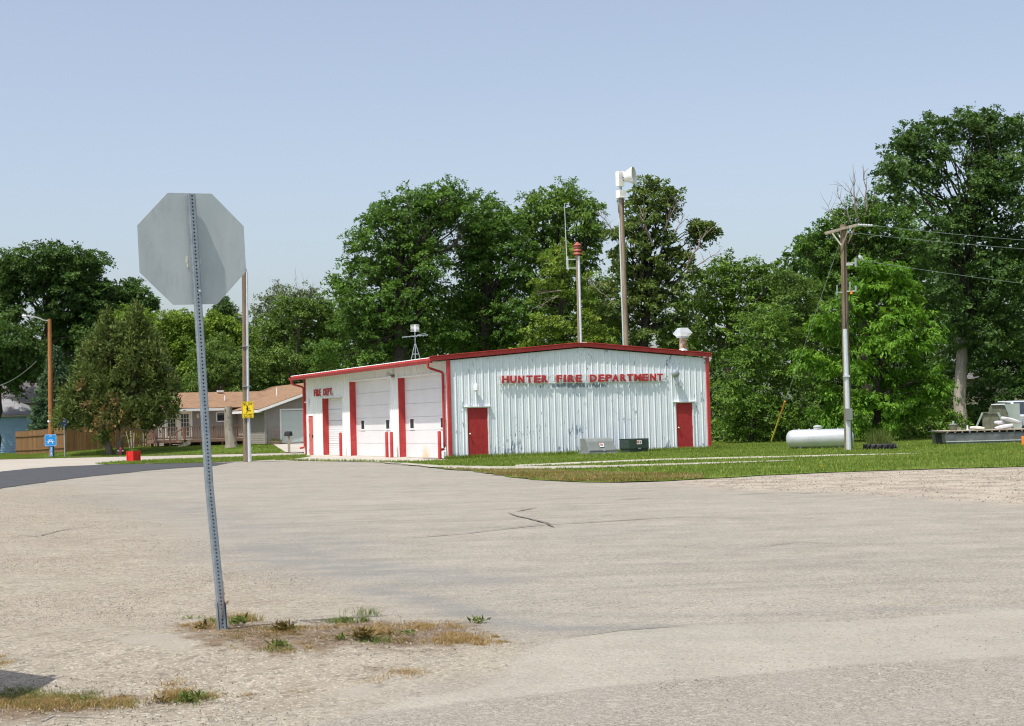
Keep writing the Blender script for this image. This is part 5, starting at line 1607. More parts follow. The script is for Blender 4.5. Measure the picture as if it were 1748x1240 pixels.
# deck: platform, joist skirt, posts, rails, balusters, steps
dk = thing('deck', 'raised wooden deck with railing and steps along the taupe house front', 'deck', (kx, ky, HZ), TH)
DX0, DX1, DY0, DY1, DZ = -6.15, -0.05, PJ-2.6, PJ-0.05, 0.38
nb = 17
plank = MB().box((0, 0, 0), (DX1-DX0, 0.142, 0.035)).mesh('deck_board', M['deck_grey'])
for k in range(nb):
    o = mobj('deck_board', plank, dk)
    o.location = ((DX0+DX1)/2, DY0+0.075+k*0.15, DZ)
MB().box(((DX0+DX1)/2, DY0-0.015, DZ-0.08), (DX1-DX0, 0.04, 0.20)).build('rim_joist', M['deck_wood'], dk)
MB().box((DX0-0.015, (DY0+DY1)/2, DZ-0.08), (0.04, DY1-DY0, 0.20)).build('rim_joist', M['deck_wood'], dk)
for k in range(5):
    for yy in (DY0+0.1, DY1-0.4):
        MB().box((DX0+0.2+k*1.42, yy, -0.05), (0.12, 0.12, 0.68)).build('support_post', M['deck_wood'], dk)
posts = [DX0+0.06, -5.55, -4.72, -4.3, -2.2, DX1-0.12]
RH = 0.86
for q in posts:
    MB().box((q, DY0+0.04, DZ+RH/2), (0.09, 0.09, RH)).build('rail_post', M['deck_wood'], dk)
balm = MB().box((0, 0, 0), (0.045, 0.045, 0.70)).mesh('baluster', M['deck_wood'])
def rail_run(xa, xb):
    MB().box(((xa+xb)/2, DY0+0.04, DZ+RH), (xb-xa, 0.13, 0.05)).build('hand_rail', M['deck_wood'], dk)
    MB().box(((xa+xb)/2, DY0+0.04, DZ+0.12), (xb-xa, 0.05, 0.08)).build('bottom_rail', M['deck_wood'], dk)
    n = int((xb-xa)/0.15)
    for i in range(1, n):
        o = mobj('baluster', balm, dk)
        o.location = (xa+(xb-xa)*i/n, DY0+0.04, DZ+0.48)
rail_run(DX0, -4.72); rail_run(-4.3, DX1-0.06)
for i in range(1, 15):
    o = mobj('baluster', balm, dk)
    o.location = (DX0+0.04, DY0+i*0.17, DZ+0.48)
MB().box((DX0+0.04, (DY0+DY1)/2, DZ+RH), (0.13, DY1-DY0, 0.05)).build('hand_rail', M['deck_wood'], dk)
for k in range(3):
    MB().box((-4.62-k*0.28, DY0-0.52, DZ-0.13-k*0.16), (0.31, 0.92, 0.04)).build('step', M['deck_grey'], dk)
    MB().box((-4.48-k*0.28, DY0-0.52, DZ-0.21-k*0.16), (0.02, 0.90, 0.13)).build('riser', M['deck_grey'], dk)
for q in (DY0-1.0, DY0-0.06):
    st_ = [(-4.05, 0.40), (-4.05, 0.10), (-5.15, -0.50), (-5.42, -0.50), (-5.42, -0.34)]
    MB().prism(st_, q, q+0.04, lambda a, b, c: (a, c, b)).build('stringer', M['deck_grey'], dk)
MB().box((-4.25, DY0-0.5, DZ), (0.42, 0.96, 0.04)).build('landing', M['deck_grey'], dk)
MB().bar((-4.42, DY0-0.98, DZ+RH-0.03), (-5.42, DY0-0.98, DZ+0.22), 0.07).bar((-4.42, DY0-0.98, DZ), (-4.42, DY0-0.98, DZ+RH), 0.08).bar((-5.40, DY0-0.98, -0.5), (-5.40, DY0-0.98, DZ+0.25), 0.08).build('step_rail', M['deck_wood'], dk)

# driveway in front of the garage
def h2w(x, y, z=0.0):
    c_, s_ = math.cos(TH), math.sin(TH)
    return Vector((kx+x*c_-y*s_, ky+x*s_+y*c_, z))
dv_ = [h2w(0.6, -0.02), h2w(6.2, -0.02)]
dpoly = [tuple(h2w(0.35, -0.03)[:2]), tuple(gnd(500, 774.6)[:2]), (-11.0, 92.8), (-8.5, 92.3), tuple(h2w(6.4, -0.03)[:2])]
sheet('driveway', dpoly, 0.055, M['concrete'], 0.9, 0.03, grid=0.8)

# snag: limbless trunk standing on the lawn
tb = at(392, 763, 100.2)
tb.z = Gf(tb.x, tb.y)
t = thing('tree_stump', 'tall limbless grey tree trunk standing before the deck', 'tree stump', (tb.x, tb.y, tb.z))
def rt_(u, v):
    q = at(u, v, 100.2)
    return Vector((q.x-tb.x, 0, q.z-tb.z))
MB().tube([rt_(395, 766), rt_(394.5, 757), rt_(392, 745), rt_(390, 725), rt_(389.5, 705), rt_(389.5, 694.5)], [0.45, 0.37, 0.31, 0.27, 0.255, 0.25], 14).build('trunk', M['bark_pale'], t, smooth=True)
for (u, v) in ((391, 712), (393, 733), (402, 755), (385, 700)):
    MB().lathe([(0.05, 0), (0.05, 0.04), (0.02, 0.06)], rt_(u, v)-Vector((0, 0.22, 0)), 8, (0.2, -1, 0.2)).build('branch_stub', M['bark'], t)

# mailbox
mb0 = gnd(493, 773.5)
t = thing('mailbox', 'black rounded mailbox on a wooden post by the driveway', 'mailbox', (mb0.x, mb0.y, Gf(mb0.x, mb0.y)))
MB().box((0.02, 0, 0.5), (0.13, 0.13, 1.0)).build('post', M['deck_grey'], t)
pf = [(-0.13, 0), (0.13, 0), (0.13, 0.14), (0.11, 0.22), (0.06, 0.265), (-0.0, 0.28), (-0.06, 0.265), (-0.11, 0.22), (-0.13, 0.14)]
mbx = MB().prism(pf, -0.30, 0.28, lambda a, b, c: (c*0.62+a*0.5, a*0.87-c*0.35, b+1.0)).build('box', M['black'], t, bevel=0.008)
MB().box((-0.10, 0.16, 1.28), (0.02, 0.02, 0.1)).build('flag', M['red'], t)

# tub with trellis by the garage
tp_ = h2w(0.55, -0.45)
gz_ = Gf(tp_.x, tp_.y)
t = thing('trellis_planter', 'rustic tub of plants with a wooden trellis by the garage corner', 'planter', (tp_.x, tp_.y, gz_+0.03), TH)
MB().lathe([(0.34, 0.0), (0.38, 0.16), (0.40, 0.17), (0.40, 0.2), (0.33, 0.2)], (0, 0, 0.03), 14).build('tub', M['pole_brown'], t)
tr_ = MB()
for q in (-0.2, 0.0, 0.2):
    tr_.bar((q*0.8, 0.12, 0.1), (q, 0.12, 1.0), 0.02)
for q in (0.35, 0.6, 0.85):
    tr_.bar((-0.22, 0.115, q), (0.22, 0.115, q), 0.018)
tr_.build('trellis', M['deck_wood'], t)

# red planter, hydrant, stakes
pq = gnd(226, 789.8)
t = thing('flower_planter', 'bright red square wooden planter box at the street edge', 'planter', (pq.x, pq.y+0.25, 0), math.radians(-33))
MB().box((0, 0, 0.27), (0.44, 0.44, 0.54)).build('box', M['planter_red'], t, bevel=0.006)
for (cx, cy) in ((-1, -1), (-1, 1), (1, -1), (1, 1)):
    MB().box((cx*0.215, cy*0.215, 0.285), (0.05, 0.05, 0.57)).build('corner_post', M['planter_red'], t)
MB().box((0, 0, 0.545), (0.40, 0.40, 0.02)).build('soil', M['bark'], t)
hq = at(206, 779, 98.0)
t = thing('fire_hydrant', 'faded red fire hydrant at the foot of the cedar', 'fire hydrant', (hq.x, 98.0, Gf(hq.x, 98.0)))
MB().lathe([(0.13, 0), (0.13, 0.03), (0.085, 0.05), (0.085, 0.34), (0.11, 0.36), (0.11, 0.39), (0.085, 0.43), (0.05, 0.49), (0.02, 0.50), (0.02, 0.54)], (0, 0, 0), 14).build('barrel', M['hydrant'], t, smooth=True)
for sx_ in (-1, 1):
    MB().lathe([(0.04, 0.07), (0.045, 0.16), (0.03, 0.19)], (0, 0, 0.29), 10, (sx_, 0, 0)).build('side_outlet', M['white'], t)
MB().lathe([(0.055, 0.07), (0.06, 0.15)], (0, 0, 0.25), 10, (0.1, -1, 0)).build('front_outlet', M['hydrant'], t)
stk = MB().bar((0, 0, -0.1), (0, 0, 1.15), 0.045).mesh('garden_stake', M['soffit'])
for (u, v, rx, lb) in ((222, 768, -0.20, 'leaning tan garden stake before the fence, leftmost of three'), (224.5, 768, -0.03, 'upright tan garden stake before the fence, middle of three'), (228, 768, 0.05, 'upright tan garden stake before the fence, rightmost of three')):
    q = at(u, v, 103.2)
    o = mobj('garden_stake', stk)
    o.location = (q.x, 103.2, Gf(q.x, 103.2))
    o.rotation_euler = (0, rx, 0)
    o.scale = (1, 1, 0.95+0.1*random.random())
    tag(o, lb, 'stake', 'tan garden stakes before the wooden fence')

# wooden fence
FH = 1.66
def fence_run(t, a, b, bw, gap, mat, FH):
    a = Vector((*a, 0)); b = Vector((*b, 0))
    L = (b-a).length
    n = int(L/(bw+gap))
    ang = math.atan2((b-a).y, (b-a).x)
    board = MB().box((0, 0, FH/2), (bw-0.006, 0.022, FH)).mesh('fence_board', M[mat])
    for i in range(n):
        p = a.lerp(b, (i+0.5)/n)
        o = mobj('fence_board', board, t)
        gz = Gf(p.x, p.y)
        o.location = (p.x-t.location.x+random.uniform(-0.004, 0.004), p.y-t.location.y+random.uniform(-0.006, 0.006), gz-t.location.z+random.uniform(-0.01, 0.012))
        o.rotation_euler = (0, random.uniform(-0.006, 0.006), ang)
    nrm = Vector((-(b-a).y, (b-a).x, 0)).normalized()
    for zz in (0.35, FH-0.36):
        rl_ = MB()
        for i in range(int(L/2.4)+1):
            p = a.lerp(b, min(1, i*2.4/L)); q = a.lerp(b, min(1, (i+1)*2.4/L))
            if (q-p).length < 0.1:
                continue
            rl_.bar(Vector((p.x, p.y, Gf(p.x, p.y)+zz))+nrm*0.04-t.location, Vector((q.x, q.y, Gf(q.x, q.y)+zz))+nrm*0.04-t.location, 0.05, 0.08)
        rl_.build('fence_rail', M[mat], t)
fa = at(27, 760, 112); fc = at(112, 760, 104); fb2 = at(268, 760, 107.6)
fd = at(205, 760, 106.2)
t = thing('wooden_fence', 'brown wooden board fence with a corner, behind the cedar tree', 'fence', (fc.x, fc.y, Gf(fc.x, fc.y)))
fence_run(t, (fc.x, fc.y), (fa.x, fa.y), 0.15, 0.0, 'fence_wood', 1.66)
fence_run(t, (fc.x, fc.y), (fd.x, fd.y), 0.15, 0.0, 'fence_wood', 1.60)
fence_run(t, (fd.x, fd.y), (fb2.x, fb2.y), 0.11, 0.05, 'fence_wood', 1.48)

# blue garage and grey-roofed house at far left
g_ = at(55, 775, 128)
def simple_house(name, label, loc, rz, w, d, h, rise, wallm, roofm, ov=0.35, hip=True, extra=None):
    t = thing(name, label, 'house', loc, rz)
    siding(t, [(lambda s, off, z: (s, -off, z), 0, w, 0.0, lambda s: h, []), (lambda s, off, z: (-off, s, z), 0, d, 0.0, lambda s: h, []), (lambda s, off, z: (w+off, s, z), 0, d, 0.0, lambda s: h, [])], wallm, 0.2)
    MB().box((w/2, d/2, h/2-0.01), (w-0.04, d-0.04, h-0.04)).build('wall', M[wallm], t)
    z0, z1 = h-0.08, h+rise
    i = min(w, d)/2
    A, B, C_, D_ = (-ov, -ov, z0), (w+ov, -ov, z0), (w+ov, d+ov, z0), (-ov, d+ov, z0)
    if w >= d:
        R1, R2 = (i, d/2, z1), (w-i, d/2, z1)
        if w-2*i < 0.4: R1, R2 = (w/2-0.2, d/2, z1), (w/2+0.2, d/2, z1)
        slope('roof', [A, B, R2, R1], roofm, parent=t); slope('roof', [C_, D_, R1, R2], roofm, parent=t)
        slope('roof', [D_, A, R1, Vector(R1)+Vector((0.001, 0.001, 0))], roofm, parent=t); slope('roof', [B, C_, R2, Vector(R2)+Vector((0.001, 0.001, 0))], roofm, parent=t)
    MB().box((w/2, -ov+0.0, z0-0.07), (w+2*ov, 0.03, 0.12)).build('fascia', M['pole_grey'], t)
    return t
gl = at(-70, 775, 124)
simple_house('blue_garage', 'light blue garage with pale grey hip roof behind the fence, far left', (gl.x-2, 124, 0.05), 0.0, at(56, 700, 124).x-gl.x+2, 5.5, at(20, 706, 124).z-0.1, 1.25, 'siding_blue', 'shingle_grey')
gl = at(-90, 775, 134)
t = simple_house('grey_roofed_house', 'house with steep dark grey hip roof rising behind the blue garage', (gl.x, 134, 0.05), 0.0, at(120, 700, 134).x-gl.x, 9.5, at(20, 684, 134).z-0.1, 2.35, 'siding_tan', 'shingle_dark')
# tan house among the trees at far right
gl = at(1683, 755, 104)
simple_house('tan_house', 'tan sided house half hidden among the dark trees at right', (gl.x, 104, 0.0), 0.05, 9.0, 7.0, 3.6, 1.3, 'siding_tan', 'shingle_dark')

# ------------------------------------------------------------------ leaves and trees
def rand_unit(n):
    v = RNG.normal(size=(n, 3))
    return v/np.linalg.norm(v, axis=1, keepdims=True)

def leaf_quads(P, D, Nn, L, Wd, fold=0.25):
    """P base points, D leaf direction, Nn leaf normal, L length, Wd width; rhombic leaves folded on the midrib (2 triangles)"""
    S = np.cross(D, Nn)
    S /= np.linalg.norm(S, axis=1, keepdims=True)+1e-9
    up = np.cross(S, D)
    L = L[:, None]; Wd = Wd[:, None]
    tip = P + D*L - up*L*0.12
    mid = P + D*L*0.45
    a = mid + S*Wd*0.5 + up*Wd*fold
    b = mid - S*Wd*0.5 + up*Wd*fold
    V_ = np.stack([P, a, tip, b], 1).reshape(-1, 3)
    n = len(P)
    i = np.arange(n)*4
    F_ = np.concatenate([np.stack([i, i+1, i+2], 1), np.stack([i, i+2, i+3], 1)], 1).reshape(-1, 3)
    return V_, F_

def crown_mesh(name, lobes, mat, dens=12.0, leaf=0.2, lpc=44, crad=0.40, droop=0.0, narrow=0.55, core=1.0, vertical=0.0):
    """lobes: (x,y,z,r) local; flat sprays of leaves are spread over each lobe, coarser foliage fills its inside"""
    Ps, Ds, Ns, Ls, Ws, Ts = [], [], [], [], [], []
    def add(p, d, nn, ln, wd, tt):
        Ps.append(p); Ds.append(d/np.linalg.norm(d, axis=1, keepdims=True)); Ns.append(nn); Ls.append(ln); Ws.append(wd); Ts.append(np.clip(tt, 0, 1))
    leaf *= 0.9
    for (lx, ly, lz, r) in lobes:
        o = np.array([lx, ly, lz])
        nc = max(6, int(dens*r*r))
        d = rand_unit(nc)
        d[:, 2] = np.where((d[:, 2] < 0) & (RNG.random(nc) < 0.4), -d[:, 2], d[:, 2])
        bumps = rand_unit(6)
        mod = 0.9 + 0.26*np.max(np.clip(d@bumps.T, 0, 1)**5, axis=1)
        rad = r*mod*(0.62+0.48*RNG.random(nc)**0.7)
        c = o + d*rad[:, None]*np.array([1, 1, 0.9])
        k = lpc
        sz = np.repeat(RNG.uniform(0.6, 1.35, nc), k)[:, None]
        cc = np.repeat(c, k, 0); dd = np.repeat(d, k, 0)
        # a spray: a drooping fan, long in its own outward direction and thin across
        hd = d*np.array([1, 1, 0.3]) + rand_unit(nc)*0.5
        hd[:, 2] = np.clip(hd[:, 2], -0.3, 0.45)
        hd /= np.linalg.norm(hd, axis=1, keepdims=True)
        sd = np.cross(hd, np.array([0, 0, 1.0])); sd /= np.linalg.norm(sd, axis=1, keepdims=True)+1e-9
        hh = np.repeat(hd, k, 0); ss = np.repeat(sd, k, 0)
        a = RNG.uniform(-0.7, 1.3, (nc*k, 1)); b = RNG.normal(0, 0.42, (nc*k, 1))*(1.15-0.45*np.abs(a)); w = RNG.normal(0, 0.16, (nc*k, 1))
        if vertical:
            p = cc + RNG.normal(size=(nc*k, 3))*crad*np.array([0.38, 0.38, 0.75])
            dirn = np.array([0, 0, vertical]) + dd*0.35 + rand_unit(nc*k)*0.45
        else:
            p = cc + crad*sz*(hh*a + ss*b + np.array([0, 0, 1.0])*(w - 0.30*a*a))
            dirn = hh*0.55 + ss*np.sign(b)*0.45 + rand_unit(nc*k)*0.6 + np.array([0, 0, -0.15-droop])
        nn = rand_unit(nc*k)*0.7 + np.array([0, 0, 0.6]) + dd*0.55
        ln = leaf*(0.65+0.7*RNG.random(nc*k))
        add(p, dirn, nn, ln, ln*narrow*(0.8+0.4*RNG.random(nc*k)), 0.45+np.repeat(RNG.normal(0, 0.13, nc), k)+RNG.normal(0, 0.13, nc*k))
        if core:
            m = int(42*core*r*r)+4
            d2 = rand_unit(m)
            p2 = o + d2*(r*0.66*RNG.random(m)**0.45)[:, None]
            ln = leaf*(1.5+1.0*RNG.random(m))
            add(p2, rand_unit(m), rand_unit(m)+np.array([0, 0, 0.4]), ln, ln*0.6, 0.3+RNG.normal(0, 0.12, m))  # inner leaves tinted darker, painting the shade inside the crown
    P = np.concatenate(Ps); D = np.concatenate(Ds); Nn = np.concatenate(Ns)
    L = np.concatenate(Ls); Wd = np.concatenate(Ws); T = np.concatenate(Ts)
    V_, F_ = leaf_quads(P, D, Nn, L, Wd)
    return fast_mesh(name, V_, F_, mat, {'tint': ('FACE', np.repeat(T, 2))})

def limb_path(a, b, bend, n=6):
    a = Vector(a); b = Vector(b)
    d = b-a
    side = Vector((random.uniform(-1, 1), random.uniform(-1, 1), random.uniform(-0.2, 0.9)))*bend*d.length
    pts = []
    for k in range(n+1):
        t_ = k/n
        p = a.lerp(b, t_) + side*(4*t_*(1-t_))*0.5 + Vector((random.uniform(-1, 1), random.uniform(-1, 1), random.uniform(-1, 1)))*0.035*d.length*(0 if k in (0, n) else 1)
        pts.append(p)
    return pts

NTRI = [0]
def tree(name, label, cat, ub, Y, lobes_px, mat, trunk_r=0.3, bark='bark', fork=None, depth=0.9, back=True, dead=0, group='trees behind the station and houses', vb=None, twigs=True, **kw):
    pb = at(ub, vb or 760, Y)
    z0 = Gf(pb.x, Y)
    t = thing(name, label, cat, (pb.x, Y, z0), 0, group)
    lobes = []
    for i, (u, v, rpx) in enumerate(lobes_px):
        r = rpx*Y/FPX
        dy = random.uniform(-1, 1)*depth*r - 0.25*r
        q = at(u, v, Y+dy)
        lobes.append((q.x-pb.x, dy, q.z-z0, r))
        if back:
            q2 = at(u+random.uniform(-0.3, 0.3)*rpx, v+random.uniform(-0.1, 0.35)*rpx, Y+dy+1.7*r)
            lobes.append((q2.x-pb.x, dy+1.7*r, q2.z-z0, r*0.92))
    zs = [l[2] for l in lobes]
    zmin = min(l[2]-l[3] for l in lobes)
    cx = sum(l[0]*l[3] for l in lobes)/sum(l[3] for l in lobes)
    ztop = max(zs)
    fz = fork if fork is not None else max(1.2, zmin+0.25*(ztop-zmin))
    fz = min(fz, ztop*0.6)
    tm = MB()
    fork_p = Vector((cx*0.35, 0.3, fz))
    pts = limb_path((0, 0, -0.15), fork_p, 0.03, 5)
    tm.tube(pts, [trunk_r*1.35, trunk_r*1.08, trunk_r, trunk_r*0.95, trunk_r*0.9, trunk_r*0.86], 10)
    leader = limb_path(fork_p, (cx, 0.5, ztop*0.93), 0.06, 6)
    tm.build('trunk', M[bark], t, smooth=True)
    tm = MB()
    tm.tube(leader, [trunk_r*0.8*(1-0.8*k/6) for k in range(7)], 7)
    for (lx, ly, lz, r) in lobes:
        if random.random() < 0.3:
            continue
        k = min(6, max(0, int((lz*0.75-fz)/(ztop*0.93-fz+1e-6)*6)))
        st = leader[k]
        rr_ = min(trunk_r*0.45, trunk_r*0.8*(1-0.8*k/6))*0.5
        lp = limb_path(st, (lx, ly, lz), 0.22, 5)
        tm.tube(lp, [rr_*(1-0.75*q/5) for q in range(6)], 5, caps=False)
        if twigs:
            for _ in range(int(3+r*1.5)):
                d = rand_unit(1)[0]
                e = Vector((lx, ly, lz))+Vector(d)*r*random.uniform(0.7, 1.0)
                s_ = lp[random.randint(3, 5)]
                tm.tube(limb_path(s_, e, 0.2, 3), [rr_*0.3, rr_*0.22, rr_*0.15, rr_*0.06], 4, caps=False)
    lo_ = tm.build('limbs', M['bark_dark' if bark == 'bark_pale' else bark], t, smooth=True)
    cm = crown_mesh('crown', lobes, M[mat], **kw)
    NTRI[0] += len(cm.polygons)
    mobj('crown', cm, t)
    return t, pb, z0

def dead_branches(t, pb, z0, Y, specs, mat='dead_twig'):
    for (u1, v1, u2, v2, r) in specs:
        mb = MB()
        a = at(u1, v1, Y-0.6); b = at(u2, v2, Y-0.8)
        a = Vector((a.x-pb.x, a.y-Y, a.z-z0)); b = Vector((b.x-pb.x, b.y-Y, b.z-z0))
        pth = limb_path(a, b, 0.12, 5)
        mb.tube(pth, [r*(1-0.75*k/5) for k in range(6)], 5, caps=False)
        for k in (1, 2, 3, 4, 5):
            for _ in range(2):
                e = pth[k] + (b-a).normalized()*random.uniform(0.2, 0.7) + Vector((random.uniform(-0.6, 0.6), random.uniform(-0.3, 0.3), random.uniform(-0.3, 0.6)))
                mb.tube(limb_path(pth[k], e, 0.15, 2), [r*0.4, r*0.25, r*0.1], 4, caps=False)
        mb.build('dead_branch', M[mat], t)

GR = 'trees behind the station and houses'
# far left
tree('cottonwood_tree', 'tallest dark green tree at far left, behind the spruce', 'tree', 72, 128, [(38, 450, 36), (80, 440, 34), (120, 446, 34), (155, 452, 28), (60, 478, 36), (105, 480, 40), (150, 484, 36), (170, 500, 30), (10, 468, 34), (-30, 470, 40), (20, 500, 30), (-12, 515, 34), (18, 540, 22), (120, 520, 40), (160, 530, 34), (90, 545, 30), (135, 560, 36), (165, 575, 34), (110, 590, 36), (150, 610, 34)], 'leaf_dark', 0.42, 'bark_dark', depth=1.1, dens=12.2, leaf=0.26, crad=0.5)
tree('maple_tree', 'low dark tree at the left edge overhanging the grey roof', 'tree', -12, 119, [(-20, 570, 42), (22, 585, 34), (50, 605, 32), (10, 625, 38), (58, 628, 24), (-30, 625, 36), (18, 652, 22), (45, 570, 22)], 'leaf_dark', 0.35, 'bark_dark', dens=12.2, leaf=0.24, crad=0.48)
tree('elm_tree', 'ragged dark green tree right of the tallest left tree, above the cedar', 'tree', 215, 131, [(195, 505, 28), (222, 492, 20), (235, 512, 24), (205, 535, 32), (250, 520, 16), (262, 518, 8), (180, 540, 30), (240, 540, 22), (190, 575, 35)], 'leaf_dark', 0.3, 'bark_dark', dens=10.4, leaf=0.26, crad=0.42)
# lime row behind the taupe house
tree('lime_tree', 'lime green rounded tree directly behind the cedar top', 'tree', 230, 124, [(215, 545, 22), (240, 548, 26), (268, 560, 28), (250, 590, 34), (215, 590, 30), (285, 600, 34), (265, 640, 36), (230, 640, 30)], 'leaf_lime', 0.22, dens=12.8, leaf=0.24, crad=0.45)
tree('lime_tree', 'lime green tree seen just left of the sign post', 'tree', 305, 125, [(300, 548, 26), (325, 555, 24), (285, 575, 26), (315, 590, 34), (340, 575, 24), (300, 630, 36), (335, 625, 34), (320, 665, 30)], 'leaf_lime', 0.22, dens=12.8, leaf=0.24, crad=0.45)
tree('ash_tree', 'pale green tree top behind the sign, right of the post', 'tree', 380, 130, [(352, 550, 20), (375, 556, 22), (400, 560, 22), (360, 590, 30), (395, 595, 30), (420, 580, 22), (440, 600, 28)], 'leaf_lime', 0.22, dens=12.8, leaf=0.24, crad=0.42)
tree('willow_tree', 'grey olive thicket tree above the house roof, behind the sign post', 'tree', 372, 119, [(345, 610, 28), (372, 600, 28), (400, 612, 28), (355, 645, 30), (390, 650, 32), (420, 630, 26), (330, 660, 26), (415, 665, 24), (300, 668, 22)], 'leaf_olive', 0.16, dens=9.3, leaf=0.2, crad=0.45)
tree('maple_tree', 'olive green spreading tree left of the great elms', 'tree', 500, 122, [(500, 530, 28), (530, 535, 28), (560, 528, 24), (470, 560, 30), (510, 570, 38), (550, 575, 38), (455, 600, 30), (490, 620, 34), (540, 625, 34), (450, 640, 26), (580, 560, 30), (470, 655, 22), (510, 650, 24)], 'leaf_olive', 0.3, dens=13.3, leaf=0.22, crad=0.45)
t_, pb_, z_ = tree('poplar_tree', 'wispy pale grey-green tree rising behind the olive green one', 'tree', 470, 140, [(455, 510, 20), (480, 500, 20), (505, 505, 20), (530, 500, 16), (440, 535, 20), (470, 535, 26), (500, 535, 24), (430, 565, 20)], 'leaf_grey', 0.22, dens=7.0, leaf=0.18, crad=0.5)
dead_branches(t_, pb_, z_, 140, [(500, 515, 504, 470, 0.03), (508, 515, 520, 482, 0.025), (480, 505, 470, 486, 0.02), (525, 505, 535, 488, 0.02)])
# great elms
t_, pb_, z_ = tree('elm_tree', 'great dark elm, left of the three behind the station', 'tree', 690, 101, [(700, 345, 30), (735, 340, 28), (768, 330, 28), (798, 345, 24), (745, 360, 28), (775, 365, 24), (665, 355, 26), (640, 380, 28), (680, 385, 38), (720, 380, 34), (760, 372, 26), (800, 370, 20), (620, 415, 28), (655, 425, 38), (700, 425, 40), (740, 425, 26), (605, 455, 26), (640, 470, 40), (690, 475, 44), (735, 470, 38), (590, 495, 28), (572, 483, 14), (625, 520, 42), (680, 525, 46), (735, 520, 42), (600, 560, 34), (650, 575, 44), (705, 580, 46), (760, 575, 40), (560, 600, 28), (590, 620, 26), (545, 615, 18), (640, 610, 30), (700, 605, 36)], 'leaf_elm', 0.55, 'bark_dark', depth=1.0, dens=12.2, leaf=0.2, crad=0.42)
dead_branches(t_, pb_, z_, 99, [(742, 425, 775, 412, 0.12), (775, 412, 782, 392, 0.08)], 'bark_dark')
tree('elm_tree', 'great dark elm in the middle of the three behind the station', 'tree', 825, 104, [(832, 350, 20), (850, 365, 24), (822, 375, 26), (862, 390, 30), (828, 405, 32), (800, 395, 26), (808, 420, 28), (800, 440, 30), (845, 440, 40), (885, 420, 28), (880, 375, 18), (800, 480, 38), (850, 490, 44), (890, 480, 34), (790, 530, 38), (835, 545, 44), (880, 545, 44), (800, 590, 40), (850, 595, 40), (895, 590, 36)], 'leaf_elm', 0.5, 'bark_dark', depth=1.0, dens=12.2, leaf=0.2, crad=0.42)
tree('elm_tree', 'great fresh green elm, right of the three behind the station', 'tree', 950, 106, [(965, 328, 22), (940, 335, 24), (905, 345, 18), (990, 345, 24), (1010, 360, 20), (925, 362, 28), (965, 365, 34), (895, 372, 20), (1000, 388, 28), (905, 395, 28), (945, 405, 38), (990, 415, 34), (1020, 400, 16), (900, 440, 34), (950, 450, 40), (1000, 455, 34), (920, 500, 40), (970, 505, 40), (1010, 510, 36), (1020, 560, 36)], 'leaf_mid', 0.45, 'bark_dark', depth=1.0, dens=12.2, leaf=0.2, crad=0.42)
t_, pb_, z_ = tree('box_elder_tree', 'yellow-green tree around the short siren pole behind the station', 'tree', 960, 95, [(975, 425, 18), (950, 440, 20), (935, 465, 24), (965, 465, 24), (925, 490, 20), (990, 480, 22), (950, 495, 22), (1000, 520, 22), (905, 575, 24), (930, 555, 26), (960, 560, 28), (995, 560, 28), (1025, 575, 28), (930, 590, 26), (975, 595, 28), (1010, 600, 28), (900, 598, 14)], 'leaf_yellow', 0.24, 'bark_dark', back=False, dens=12.2, leaf=0.2, crad=0.40)
dead_branches(t_, pb_, z_, 93, [(960, 492, 918, 498, 0.04), (955, 500, 925, 520, 0.04), (1000, 470, 1030, 480, 0.03), (1010, 480, 1040, 505, 0.03)])
t_, pb_, z_ = tree('ash_tree', 'tall sparse tree with bare twigs right of the tall siren pole', 'tree', 1102, 96, [(1112, 315, 18), (1128, 325, 16), (1150, 335, 14), (1092, 335, 16), (1080, 352, 14), (1118, 350, 20), (1142, 355, 12), (1098, 372, 22), (1075, 395, 16), (1105, 402, 24), (1135, 405, 14), (1048, 400, 12), (1070, 428, 22), (1105, 435, 22), (1140, 425, 16), (1130, 450, 20), (1052, 440, 18), (1182, 385, 12), (1200, 390, 14), (1214, 396, 8), (1190, 408, 12), (1165, 440, 14), (1170, 465, 20), (1085, 470, 26), (1120, 490, 26), (1050, 480, 22), (1160, 500, 24), (1070, 520, 28), (1110, 530, 28), (1050, 560, 30), (1090, 575, 32), (1135, 560, 30), (1150, 590, 26), (1085, 380, 18), (1120, 378, 18), (1092, 500, 26), (1140, 470, 22), (1115, 460, 22), (1060, 455, 20), (1030, 500, 22), (1035, 540, 26), (1165, 540, 24), (1120, 520, 24)], 'leaf_ash', 0.32, 'bark_dark', fork=7.0, depth=0.8, back=True, dens=12.0, leaf=0.21, crad=0.36, core=0.5)
dead_branches(t_, pb_, z_, 96, [(1130, 400, 1155, 345, 0.07), (1150, 400, 1165, 370, 0.05), (1115, 420, 1098, 370, 0.08), (1172, 460, 1205, 400, 0.08), (1175, 465, 1225, 432, 0.05), (1045, 395, 1028, 370, 0.04), (1150, 360, 1160, 342, 0.03)], 'dead_twig')
tree('maple_tree', 'fresh green bushy tree behind the right end of the station roof', 'tree', 1240, 102, [(1232, 455, 24), (1265, 460, 26), (1300, 462, 24), (1325, 480, 18), (1205, 480, 28), (1245, 495, 34), (1290, 500, 34), (1325, 510, 24), (1175, 520, 28), (1215, 530, 34), (1260, 540, 38), (1305, 550, 34), (1165, 565, 28), (1200, 575, 34), (1245, 590, 34), (1150, 590, 18)], 'leaf_mid', 0.28, dens=12.2, leaf=0.21, crad=0.42)
